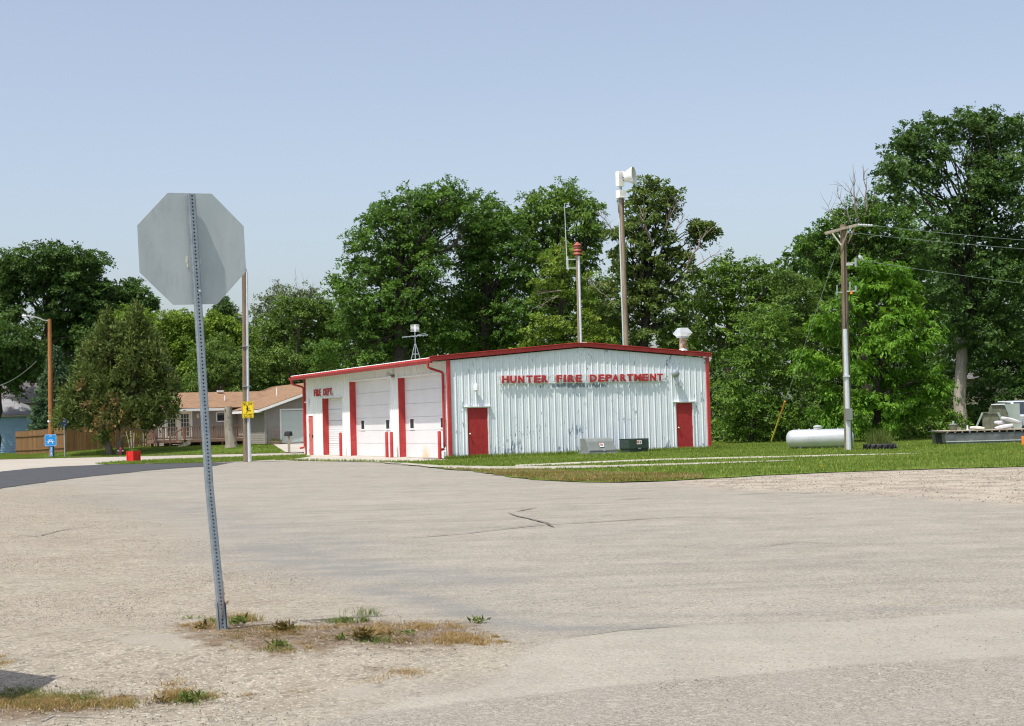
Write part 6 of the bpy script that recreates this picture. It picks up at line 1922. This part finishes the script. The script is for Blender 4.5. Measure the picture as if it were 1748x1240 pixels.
tree('thicket_tree', 'leafy bright thicket standing against the right corner of the station', 'tree', 1282, 84, [(1300, 540, 24), (1330, 545, 26), (1278, 570, 26), (1310, 585, 32), (1345, 585, 30), (1255, 610, 26), (1285, 625, 34), (1330, 640, 34), (1360, 640, 28), (1245, 655, 26), (1270, 680, 34), (1320, 695, 34), (1355, 700, 30), (1240, 700, 24), (1255, 735, 26), (1300, 738, 26), (1340, 740, 24), (1370, 735, 20)], 'leaf_mid', 0.12, 'bark_dark', dens=13.3, leaf=0.18, crad=0.36)
tree('hackberry_tree', 'dull olive tree between the thicket and the leaning guy wire', 'tree', 1375, 92, [(1350, 480, 26), (1372, 500, 30), (1345, 520, 28), (1395, 530, 30), (1365, 555, 32), (1400, 570, 30), (1385, 610, 30), (1400, 660, 28), (1380, 690, 26), (1420, 690, 26), (1330, 470, 12), (1340, 560, 24)], 'leaf_olive', 0.2, 'bark_dark', dens=11.0, leaf=0.18, crad=0.42)
# walnut
tree('walnut_tree', 'bright feathery green tree right behind the crossarm utility pole', 'tree', 1500, 78, [(1478, 455, 14), (1498, 465, 18), (1530, 462, 14), (1535, 485, 18), (1470, 490, 22), (1505, 500, 26), (1545, 515, 24), (1440, 520, 22), (1475, 535, 28), (1518, 545, 30), (1560, 545, 24), (1415, 550, 22), (1450, 575, 28), (1495, 590, 32), (1545, 590, 32), (1578, 575, 20), (1385, 610, 20), (1420, 625, 26), (1465, 635, 30), (1515, 645, 32), (1562, 640, 30), (1590, 645, 20), (1430, 675, 26), (1475, 690, 30), (1525, 700, 32), (1570, 690, 28), (1605, 660, 14), (1415, 712, 20), (1450, 728, 22), (1500, 735, 22), (1400, 560, 16)], 'leaf_bright', 0.2, 'bark_dark', depth=1.2, dens=12.5, leaf=0.26, lpc=44, crad=0.42, droop=0.5, narrow=0.36)
# giant right tree and companions
tree('cottonwood_tree', 'huge dark tree with a pale trunk towering at the right', 'tree', 1633, 87, [(1590, 212, 26), (1565, 232, 28), (1620, 225, 22), (1535, 255, 30), (1575, 262, 36), (1612, 258, 26), (1515, 290, 24), (1550, 300, 38), (1590, 300, 30), (1525, 330, 28), (1650, 205, 24), (1685, 202, 28), (1665, 232, 34), (1705, 235, 34), (1740, 215, 26), (1760, 250, 38), (1690, 275, 36), (1730, 290, 40), (1665, 315, 30), (1640, 350, 30), (1668, 285, 28), (1700, 310, 34), (1690, 340, 42), (1745, 350, 44), (1610, 385, 32), (1655, 395, 40), (1705, 405, 44), (1755, 420, 44), (1600, 430, 34), (1645, 455, 40), (1700, 470, 44), (1750, 490, 44), (1620, 500, 34), (1640, 545, 30), (1665, 525, 40), (1720, 545, 44), (1690, 590, 38), (1745, 600, 40), (1690, 640, 26), (1725, 655, 28)], 'leaf_dark', 0.34, 'bark_pale', fork=5.5, depth=1.1, dens=12.2, leaf=0.2, crad=0.40, vb=752)
t_, pb_, z_ = tree('elm_tree', 'broad dark green tree filling the space behind the crossarm', 'tree', 1470, 99, [(1385, 412, 20), (1372, 425, 14), (1405, 400, 24), (1430, 385, 24), (1425, 420, 30), (1400, 450, 30), (1450, 365, 24), (1465, 395, 34), (1490, 350, 20), (1500, 380, 34), (1540, 370, 32), (1575, 360, 28), (1530, 410, 40), (1480, 430, 38), (1440, 450, 34), (1580, 410, 40), (1560, 460, 42), (1510, 470, 38), (1590, 510, 40), (1600, 560, 40), (1440, 490, 34), (1400, 490, 26)], 'leaf_elm', 0.38, 'bark_dark', depth=1.0, dens=12.2, leaf=0.2, crad=0.42)
dead_branches(t_, pb_, z_, 97, [(1478, 370, 1470, 298, 0.07), (1490, 360, 1488, 285, 0.07), (1465, 375, 1440, 320, 0.05), (1500, 350, 1510, 310, 0.06), (1440, 380, 1425, 345, 0.04), (1480, 340, 1450, 310, 0.04)])
tree('maple_tree', 'shrubby undergrowth tree left of the pale trunk at right', 'tree', 1590, 83, [(1560, 720, 24), (1590, 712, 24), (1610, 735, 18), (1540, 742, 16), (1575, 745, 18), (1630, 715, 14)], 'leaf_mid', 0.1, 'bark_dark', dens=13.3, leaf=0.18, crad=0.34)
tree('maple_tree', 'deep dark undergrowth tree behind the boat', 'tree', 1700, 90, [(1680, 700, 30), (1720, 705, 28), (1665, 665, 24), (1640, 600, 30), (1605, 640, 30), (1640, 690, 26), (1600, 690, 26), (1700, 625, 28), (1745, 610, 34), (1735, 640, 26), (1660, 720, 28), (1750, 660, 34), (1700, 735, 24), (1650, 745, 18), (1785, 700, 40)], 'leaf_dark', 0.15, 'bark_dark', dens=11.6, leaf=0.18, crad=0.4)

# conifers
def conifer(name, label, ub, Y, vtop, vbot, wpx, mat, dens=1.0, trunk_r=0.2, skirt=0.15):
    pb = at(ub, 765, Y)
    z0 = Gf(pb.x, Y)
    t = thing(name, label, 'tree', (pb.x, Y, z0), 0, 'conifers left of the station')
    zt = at(ub, vtop, Y).z - z0; zb_ = max(0.2, at(ub, vbot, Y).z - z0)
    R0_ = wpx*Y/FPX/2
    MB().tube([(0, 0, -0.1), (0, 0, zt*0.5), (0, 0, zt*0.97)], [trunk_r, trunk_r*0.5, 0.03], 8).build('trunk', M['bark_dark'], t)
    P, D, Nn, L, Wd, T = [], [], [], [], [], []
    br = MB()
    z = zb_
    while z < zt-0.15:
        f = 1-(z-zb_)/(zt-zb_)
        Rl = R0_*(f**0.85)*random.uniform(0.82, 1.08)+0.08
        nb_ = max(5, int(11*Rl**0.6))
        a0 = random.random()*6.28
        for k in range(nb_):
            a = a0+2*PI*k/nb_+random.uniform(-0.2, 0.2)
            Rb = Rl*random.uniform(0.75, 1.12)
            dr = -0.18*Rb-0.08
            p0 = np.array([0, 0, z]); p1 = np.array([math.cos(a)*Rb, math.sin(a)*Rb, z+dr+0.12*Rb])
            n = int(70*Rb*dens)+12
            s = RNG.random(n)**0.6
            mid_ = p0+(p1-p0)*s[:, None]
            mid_[:, 2] += -0.25*Rb*np.sin(s*PI)*0.5
            spread = (0.10+0.22*Rb*(1-s)*s*2)
            side = np.array([-math.sin(a), math.cos(a), 0])
            mid_ += side*(RNG.normal(size=n)*spread)[:, None]
            mid_[:, 2] += RNG.normal(size=n)*0.06
            dirv = np.array([math.cos(a), math.sin(a), -0.1])*0.7+rand_unit(n)*0.6
            dirv /= np.linalg.norm(dirv, axis=1, keepdims=True)
            P.append(mid_); D.append(dirv); Nn.append(rand_unit(n)*0.5+np.array([0, 0, 0.8]))
            L.append(0.16+0.14*RNG.random(n)); Wd.append(0.045+0.04*RNG.random(n)); T.append(np.clip(0.3+0.35*s+RNG.normal(0, 0.15, n), 0, 1))
            if random.random() < 0.5:
                br.tube([tuple(p0), tuple(p0+(p1-p0)*0.9)], [0.03, 0.008], 4, caps=False)
        z += 0.24+0.10*f
    br.build('branches', M['bark_dark'], t)
    V_, F_ = leaf_quads(np.concatenate(P), np.concatenate(D), np.concatenate(Nn), np.concatenate(L), np.concatenate(Wd), 0.1)
    mobj('crown', fast_mesh('crown', V_, F_, M[mat], {'tint': ('FACE', np.repeat(np.concatenate(T), 2))}), t)
    NTRI[0] += len(F_)
conifer('spruce_tree', 'green conical spruce between the street light pole and the cedar', 97, 114, 586, 752, 112, 'leaf_spruce', 2.2)
conifer('spruce_tree', 'pale blue spruce showing behind the right side of the cedar', 285, 112, 606, 745, 74, 'leaf_bluespruce', 0.8)
conifer('spruce_tree', 'dark spruce top peeking above the lime trees behind the sign', 387, 140, 501, 640, 175, 'leaf_dark', 0.9)

# cedar with two leaning trunks
cb_ = at(196, 778, 98.6)
cz = Gf(cb_.x, 98.6)
t = thing('cedar_tree', 'broad olive cedar with two leaning trunks and browned tips', 'tree', (cb_.x, 98.6, cz), 0, 'conifers left of the station')
def cr_(u, v, dy=0.0):
    q = at(u, v, 98.6+dy)
    return Vector((q.x-cb_.x, dy, q.z-cz))
lob = [(180, 545, 10), (184, 560, 15), (170, 580, 20), (190, 590, 26), (160, 610, 28), (234, 536, 9), (230, 550, 14), (238, 565, 22), (215, 575, 26), (250, 585, 26), (232, 610, 34), (200, 625, 34), (268, 610, 26), (150, 645, 30), (185, 660, 34), (225, 655, 36), (265, 650, 32), (282, 640, 20), (130, 675, 26), (112, 700, 22), (150, 700, 30), (190, 700, 32), (230, 700, 34), (265, 695, 32), (284, 676, 20), (296, 698, 9), (122, 716, 17), (163, 720, 20), (208, 716, 20), (245, 716, 20), (262, 716, 15), (102, 718, 12), (290, 655, 14)]
L0 = []
for (u, v, rp) in lob:
    r = rp*98.6/FPX*0.88
    dy = random.uniform(-0.9, 0.5)*r
    q = cr_(u, v, dy)
    L0.append((q.x, q.y, q.z, r))
    q = cr_(u, v+4, dy+1.8*r)
    L0.append((q.x, q.y, q.z, r*0.95))
tm = MB()
tm.tube([cr_(190, 782), cr_(184, 760), cr_(176, 742), cr_(168, 715, 0.3), cr_(165, 660, 0.4), cr_(172, 580, 0.5)], [0.26, 0.22, 0.20, 0.16, 0.1, 0.03], 9)
tm.tube([cr_(203, 780), cr_(206, 755), cr_(211, 728), cr_(218, 690, 0.3), cr_(225, 620, 0.4), cr_(232, 560, 0.5)], [0.24, 0.2, 0.18, 0.14, 0.09, 0.03], 9)
tm.tube([cr_(212, 735), cr_(235, 732, -0.3), cr_(262, 738, -0.5)], [0.06, 0.045, 0.02], 5)
for (x_, y_, z_2, r_) in L0[::2]:
    s_ = cr_(172 if x_ < cr_(200, 700).x else 222, 690, 0.3)
    tm.tube(limb_path(s_, (x_, y_, z_2), 0.1, 4), [0.06, 0.05, 0.035, 0.025, 0.01], 4, caps=False)
tm.build('trunk', M['bark'], t, smooth=True)
cm = crown_mesh('crown', L0, M['leaf_cedar'], dens=26, leaf=0.27, lpc=26, crad=0.34, narrow=0.34, vertical=0.35)
mobj('crown', cm, t)
NTRI[0] += len(cm.polygons)
L1 = []
for (u, v, rp) in [(208, 712, 14), (196, 690, 10), (165, 722, 14), (150, 690, 9), (176, 700, 9), (228, 722, 10), (160, 740, 8), (140, 660, 7), (215, 745, 8), (190, 722, 10)]:
    r = rp*98.6/FPX
    q = cr_(u, v, -1.35)
    L1.append((q.x, q.y, q.z, r))
cm = crown_mesh('browned_tips', L1, M['leaf_cedar_dry'], dens=30, leaf=0.2, lpc=8, crad=0.3, narrow=0.35, vertical=0.3)
mobj('browned_tips', cm, t)['kind'] = 'stuff'
L2 = []
for (u, v, rp) in [(176, 752, 10), (180, 742, 12), (170, 745, 9)]:
    q = cr_(u, v, -0.5)
    L2.append((q.x, q.y, q.z, rp*98.6/FPX))
mobj('sprouts', crown_mesh('sprouts', L2, M['leaf_olive'], dens=30, leaf=0.2, lpc=12, crad=0.25), t)['kind'] = 'stuff'

# far wood filling the gaps low down behind every tree: reads as one mass
wl_ = []
for k in range(60):
    u = -140+k*34
    Y = 150+random.uniform(-4, 10)
    top_v = 590 if u < 560 else (520 if u < 1080 else (590 if u < 1350 else 420))
    v = 740
    while v > top_v:
        rp = random.uniform(24, 34)
        q = at(u+random.uniform(-12, 12), v, Y)
        wl_.append((q.x, q.y, q.z, rp*Y/FPX))
        v -= rp*1.15
wm = crown_mesh('far_wood', wl_, M['leaf_dark'], dens=5, leaf=0.45, lpc=20, crad=0.9, core=0.35)
NTRI[0] += len(wm.polygons)
tag(mobj('far_wood', wm), kind='stuff')
# undergrowth along the foot of the trees
us = []
for k in range(52):
    u = 1215+k*11
    q = at(u, 752, 88+random.uniform(-1, 4))
    us.append((q.x, q.y, random.uniform(0.2, 1.1), random.uniform(0.5, 0.9)))
for k in range(15):
    u = 140+k*24
    q = at(u, 752, 121+random.uniform(-2, 2))
    us.append((q.x, q.y, random.uniform(0.5, 2.0), random.uniform(0.8, 1.3)))
um = crown_mesh('undergrowth', us, M['leaf_elm'], dens=22, leaf=0.2, lpc=13, crad=0.35)
tag(mobj('undergrowth', um), kind='stuff')

# ------------------------------------------------------------------ grass, weeds, stones
def blades(P, h, w, lean=0.35, T=None, seg=1):
    """one bent triangle per blade"""
    n = len(P)
    a = RNG.random(n)*2*PI
    S = np.stack([np.cos(a), np.sin(a), np.zeros(n)], 1)
    b = RNG.random(n)*2*PI
    ln = np.stack([np.cos(b), np.sin(b), np.zeros(n)], 1)*(h*lean*RNG.random(n))[:, None]
    tip = P + ln + np.array([0, 0, 1])*h[:, None]
    V_ = np.stack([P-S*w[:, None]/2, P+S*w[:, None]/2, tip], 1).reshape(-1, 3)
    F_ = np.arange(3*n).reshape(-1, 3)
    return V_, F_

def scatter_in(poly, n, excl=()):
    xs = [p[0] for p in poly]; ys = [p[1] for p in poly]
    out = []
    tot = 0
    while tot < n:
        A = RNG.uniform(min(xs), max(xs), n*2); B = RNG.uniform(min(ys), max(ys), n*2)
        ok = pip(A, B, poly)
        for e in excl:
            ok &= ~pip(A, B, e)
        q = np.stack([A[ok], B[ok]], 1)
        if len(q) == 0:
            break
        out.append(q); tot += len(q)
    return np.concatenate(out)[:n] if out else np.zeros((0, 2))

def grass_patch(name, poly, n, h, w, mat, z=0.02, excl=(), lean=0.5, mid=0.5, sd=0.2):
    q = scatter_in(poly, n, excl)
    # patchy tint from a cheap sum of waves
    pt = 0.16*np.sin(q[:, 0]*1.3+2*np.sin(q[:, 1]*0.7))+0.12*np.sin(q[:, 1]*2.1+q[:, 0]*0.5)
    P = np.column_stack([q, G(q[:, 0], q[:, 1])+z-0.004])
    hh = h*(0.5+0.8*RNG.random(len(P))); ww = w*(0.6+0.8*RNG.random(len(P)))
    V_, F_ = blades(P, hh, ww, lean)
    T = np.clip(mid+pt+RNG.normal(0, sd, len(P)), 0, 1)
    o = mobj(name, fast_mesh(name, V_, F_, M[mat], {'tint': ('FACE', T)}))
    NTRI[0] += len(F_)
    return tag(o, kind='stuff')
bld = [tuple(st2w(-0.05, -0.04)[:2]), tuple(st2w(W, -0.04)[:2]), tuple(st2w(W, LN)[:2]), tuple(st2w(-0.05, LN)[:2])]
vis = gp([(648, 790.5), (700, 794.5), (742, 799), (800, 804), (860, 812.5), (900, 818), (960, 822.5), (1060, 824.5), (1130, 822.5), (1200, 818.5), (1300, 812.5), (1400, 808), (1560, 802.8), (1748, 797.4), (1850, 794)]) + [(36, 82), (6, 90), (9, 72)] + gp([(1212, 769), (774, 785.6), (700, 789.3)])
grass_patch('lawn_grass', vis, 120000, 0.075, 0.035, 'grass', 0.018, [bld, t1, t2])
grass_patch('lawn_grass', strip, 9000, 0.09, 0.04, 'grass', 0.024)
rvis = [(-36, edge_y(-36)+0.05), (-13.9, edge_y(-13.9)+0.05), (-14.2, 96.5), tuple(h2w(0.3, 0)[:2]), (-17, 104), (-40, 116)]
grass_patch('lawn_grass', rvis, 45000, 0.055, 0.045, 'grass', 0.03)
wallg = [tuple(st2w(-0.6, -0.75)[:2]), tuple(st2w(W+0.5, -0.75)[:2]), tuple(st2w(W+0.5, -0.05)[:2]), tuple(st2w(-0.1, -0.05)[:2])]
grass_patch('wall_foot_grass', wallg, 5000, 0.16, 0.035, 'grass', 0.018, mid=0.35)
grass_patch('dry_lawn_edge', worn, 9000, 0.06, 0.035, 'grass_dry', 0.026, [t2], sd=0.3)
apw = gp([(470, 786.5), (540, 787.8), (600, 788.6), (700, 790.5), (700, 789.5), (600, 787.9), (540, 787.0), (470, 785.6)])
grass_patch('apron_weeds', apw, 700, 0.10, 0.04, 'grass', 0.02)
# dandelions
q = scatter_in(vis, 260, [bld, t1, t2])
P = np.column_stack([q, np.full(len(q), 0.085)])
P = np.repeat(P, 2, 0)+RNG.normal(0, 0.012, (len(P)*2, 3))
V_, F_ = blades(P-np.array([0, 0, 0.02]), np.full(len(P), 0.03), np.full(len(P), 0.032))
tag(mobj('dandelions', fast_mesh('dandelions', V_, F_, M['dandelion'], {'tint': ('FACE', RNG.random(len(P)))})), kind='stuff')
# seed-head grass in the tyre
c = gnd(1508, 769)
q = RNG.normal(0, 0.25, (700, 2)); q = q[np.hypot(q[:, 0], q[:, 1]) < 0.5]
P = np.column_stack([q[:, 0]+c.x, q[:, 1]+c.y+0.6, np.full(len(q), 0.1)])
V_, F_ = blades(P, RNG.uniform(0.35, 0.85, len(P)), np.full(len(P), 0.022), 0.5)
o = mobj('tyre_grass', fast_mesh('tyre_grass', V_, F_, M['weed_green'], {'tint': ('FACE', RNG.random(len(P)))}))
tag(o, 'tuft of tall seeding grass growing in the tractor tyre', 'plant')

# planter flowers
q = RNG.uniform(-0.17, 0.17, (160, 2))
P = np.column_stack([q[:, 0]+pq.x, q[:, 1]+pq.y+0.25, np.full(len(q), 0.55)])
D = rand_unit(len(P)); D[:, 2] = np.abs(D[:, 2])+0.4; D /= np.linalg.norm(D, axis=1, keepdims=True)
V_, F_ = leaf_quads(P, D, rand_unit(len(P)), np.full(len(P), 0.11), np.full(len(P), 0.05))
o = mobj('planter_seedlings', fast_mesh('planter_seedlings', V_, F_, M['leaf_mid'], {'tint': ('FACE', RNG.random(len(F_)))}))
tag(o, 'low green seedlings growing in the red planter', 'plant')
P = np.column_stack([RNG.normal(0, 0.16, (120, 2))+np.array([tp_.x, tp_.y]), np.full(120, gz_+0.22)])
D = rand_unit(120); D[:, 2] = np.abs(D[:, 2])+0.5; D /= np.linalg.norm(D, axis=1, keepdims=True)
V_, F_ = leaf_quads(P, D, rand_unit(120), np.full(120, 0.2), np.full(120, 0.07))
o = mobj('tub_plants', fast_mesh('tub_plants', V_, F_, M['weed_green'], {'tint': ('FACE', RNG.random(len(F_)))}))
tag(o, 'green plants spilling from the rustic tub by the garage', 'plant')

# foreground island weeds: (u, v, half-width px, half-depth px, count, height, material)
def ell(u, v, ru, rv, n, nclump=None):
    """clumped random ground points inside a pixel ellipse, in world coordinates"""
    nclump = nclump or max(3, n//70)
    a = RNG.random(nclump)*2*PI; r = np.abs(RNG.normal(0, 0.55, nclump))**0.8
    cu = u+ru*r*np.cos(a); cv = v+rv*r*np.sin(a)
    C0 = np.array([gnd(x_, y_)[:2] for x_, y_ in zip(cu, cv)])
    i = np.minimum((nclump*RNG.random(n)**1.5).astype(int), nclump-1)
    s = RNG.uniform(0.012, 0.075, nclump)[i]
    return C0[i] + RNG.normal(size=(n, 2))*s[:, None]
def fg(name, specs, mat, w=0.0035, lean=2.2):
    Vs, Fs, Ts = [], [], []
    b = 0
    for (u, v, ru, rv, n, h) in specs:
        n = int(n*0.85); h = h*0.58
        q = ell(u, v, ru, rv, n)
        P = np.column_stack([q, G(q[:, 0], q[:, 1])-0.004])
        hh = h*(0.35+0.9*RNG.random(n)); ww = w*(0.6+RNG.random(n))
        # two-segment bent blades
        a = RNG.random(n)*2*PI
        S = np.stack([np.cos(a), np.sin(a), np.zeros(n)], 1)*ww[:, None]/2
        c_ = RNG.random(n)*2*PI
        ln = np.stack([np.cos(c_), np.sin(c_), np.zeros(n)], 1)*(hh*lean*RNG.random(n))[:, None]
        mid_ = P+ln*0.35+np.array([0, 0, 1])*(hh*0.6)[:, None]
        tip = P+ln+np.array([0, 0, 1])*(hh*0.85)[:, None]
        V4 = np.stack([P-S, P+S, mid_+S*0.7, mid_-S*0.7, tip], 1).reshape(-1, 3)
        i = np.arange(n)*5+b
        F3 = np.concatenate([np.stack([i, i+1, i+2], 1), np.stack([i, i+2, i+3], 1), np.stack([i+3, i+2, i+4], 1)], 1).reshape(-1, 3)
        Vs.append(V4); Fs.append(F3); b += len(V4)
        Ts.append(np.repeat(np.clip(0.5+RNG.normal(0, 0.25, n), 0, 1), 3))
    me_ = fast_mesh(name, np.concatenate(Vs), np.concatenate(Fs), M[mat], {'tint': ('FACE', np.concatenate(Ts))})
    NTRI[0] += len(me_.polygons)
    return tag(mobj(name, me_), kind='stuff')
fg('dry_grass', [(345, 1068, 60, 9, 900, 0.07), (470, 1078, 120, 16, 1100, 0.045), (640, 1078, 110, 12, 1300, 0.045), (790, 1092, 60, 12, 2400, 0.05), (720, 1070, 90, 8, 1500, 0.05), (850, 1096, 26, 6, 200, 0.04), (420, 1060, 40, 7, 500, 0.13), (500, 1105, 120, 10, 700, 0.04),
                 (690, 1150, 40, 10, 420, 0.05), (640, 1160, 30, 8, 160, 0.04), (60, 1200, 150, 13, 6500, 0.05), (200, 1200, 40, 10, 700, 0.05), (310, 1190, 45, 12, 900, 0.06), (0, 1135, 40, 12, 500, 0.05), (430, 1186, 30, 5, 100, 0.03), (510, 1183, 20, 4, 80, 0.03), (290, 1168, 22, 5, 150, 0.04)], 'grass_dry')
fg('dead_litter', [(430, 1082, 130, 22, 2600, 0.018), (600, 1085, 140, 16, 1500, 0.018), (100, 1205, 180, 12, 900, 0.018), (640, 1150, 90, 14, 350, 0.018), (330, 1190, 120, 12, 300, 0.02)], 'leaf_cedar_dry', w=0.006, lean=6.0)
fg('green_grass', [(410, 1060, 28, 8, 420, 0.10), (345, 1064, 30, 5, 250, 0.08), (590, 1064, 45, 5, 500, 0.09), (480, 1074, 30, 8, 350, 0.07), (640, 1092, 25, 6, 350, 0.06), (60, 1196, 110, 12, 3800, 0.045), (20, 1185, 60, 8, 900, 0.05), (330, 1195, 26, 7, 420, 0.06), (470, 1110, 30, 6, 250, 0.05), (215, 1202, 20, 5, 160, 0.05), (630, 1052, 18, 5, 160, 0.12)], 'weed_green')
def weed(u, v, h, n, mat, label, spread=0.09):
    c_ = gnd(u, v)
    h *= 0.6; n = int(n*1.3)
    P = np.repeat(np.array([[0.0, 0.0, 0.0]]), n, 0)+RNG.normal(0, spread*0.3, (n, 3))*np.array([1, 1, 0.05])
    P[:, 2] = RNG.random(n)*h*0.45
    D = rand_unit(n); D[:, 2] = np.abs(D[:, 2])*0.9+0.25; D /= np.linalg.norm(D, axis=1, keepdims=True)
    L = h*(0.5+0.6*RNG.random(n))
    V_, F_ = leaf_quads(P, D, rand_unit(n)*0.5+np.array([0, 0, 1.0]), L, L*0.30)
    me_ = fast_mesh('weed', V_, F_, M[mat], {'tint': ('FACE', RNG.random(len(F_)))})
    o = mobj('weed', me_)
    o.location = (c_.x, c_.y, Gf(c_.x, c_.y)-0.004)
    tag(o, label, 'weed', 'weeds on the dirt island around the sign post')
for args in ((486, 1077, 0.12, 46, 'weed_red', 'reddish leafy weed a little right of the sign post'), (622, 1092, 0.14, 60, 'weed_red', 'largest bushy dark weed, in the middle of the island'), (583, 1092, 0.08, 26, 'weed_green', 'small upright dark weed left of the largest weed'),
             (478, 1104, 0.09, 40, 'weed_green', 'bright green weed nearest the front, right of the post'), (694, 1084, 0.07, 28, 'weed_green', 'low green rosette right of the largest weed'), (816, 1064, 0.10, 24, 'weed_green', 'dark green weed alone at the far right tip of the island'),
             (346, 1074, 0.10, 24, 'weed_red', 'brownish weed just left of the sign post'), (404, 1068, 0.13, 34, 'weed_green', 'tall yellow-green weed touching the right of the sign post'), (322, 1196, 0.10, 44, 'weed_green', 'green clump alone in the gravel below the island'),
             (272, 1198, 0.07, 26, 'weed_red', 'small orange clump left of the lone green clump'), (590, 1062, 0.08, 30, 'weed_green', 'green tuft on the back edge of the island, above the largest weed'), (666, 1084, 0.06, 20, 'weed_red', 'tiny red-brown weed between the largest weed and the rosette')):
    weed(*args)

# loose stones
def stones(name, q, s, mat, zoff=0.0):
    n = len(q)
    base_v = np.array([[1, 0, -0.3], [0, 1, -0.3], [-1, 0, -0.3], [0, -1, -0.3], [0, 0, 1]], float)
    Fb = np.array([[0, 1, 4], [1, 2, 4], [2, 3, 4], [3, 0, 4]])
    jit = RNG.uniform(0.6, 1.3, (n, 5, 3))
    a = RNG.random(n)*2*PI
    Rz = np.stack([np.stack([np.cos(a), -np.sin(a), 0*a], 1), np.stack([np.sin(a), np.cos(a), 0*a], 1), np.stack([0*a, 0*a, 0*a+1], 1)], 1)
    v = base_v[None]*jit*s[:, None, None]*np.array([1.0, 0.8, 0.75])
    v = np.einsum('nij,nkj->nki', Rz, v)
    v += np.column_stack([q, G(q[:, 0], q[:, 1])+zoff])[:, None, :]
    F_ = (Fb[None]+(np.arange(n)*5)[:, None, None]).reshape(-1, 3)
    me_ = fast_mesh(name, v.reshape(-1, 3), F_, mat, {'tint': ('FACE', np.repeat(RNG.random(n), 4))})
    NTRI[0] += len(F_)
    return tag(mobj(name, me_), kind='stuff')
def stone_mat():
    m, t_ = nt('loose_gravel_stones')
    n = N(t_)
    cr = n.n('ShaderNodeValToRGB')
    n.put(cr.inputs[0], n.attr('tint'))
    e = cr.color_ramp.elements
    e[0].color = (0.085, 0.072, 0.062, 1); e[1].color = (0.37, 0.335, 0.28, 1)
    x = e.new(0.55); x.color = (0.25, 0.218, 0.172, 1)
    n.out(n.pbsdf(cr.outputs[0], 0.9, 0, None, 0.15))
    return m
SM = stone_mat()
gpoly = gp([(-100, 845), (120, 835), (250, 885), (440, 955), (620, 1020), (860, 1095), (880, 1140), (700, 1210), (500, 1260), (-100, 1300)])
gq = scatter_in(gpoly, 62000)
stones('gravel_stones', gq, 0.0035+0.0065*RNG.random(len(gq))**2.5, SM)
near = gp([(-60, 1000), (1800, 980), (1800, 1300), (-60, 1300)])
gq = scatter_in(near, 26000)
stones('gravel_stones', gq, 0.0018+0.005*RNG.random(len(gq))**3, SM)
nq = scatter_in(gp([(350, 930), (1000, 900), (1748, 950), (1748, 1240), (600, 1240), (880, 1120)]), 260)
stones('gravel_stones', nq, 0.006+0.012*RNG.random(len(nq))**3, SM)
bq = scatter_in(gpoly, 900)
stones('gravel_stones', bq, 0.007+0.010*RNG.random(len(bq))**2, SM)
shq = scatter_in(gp([(1180, 820), (1400, 809), (1748, 799), (1748, 862), (1400, 842), (1200, 832)]), 5000)
stones('gravel_stones', shq, 0.008+0.022*RNG.random(len(shq))**2, SM)
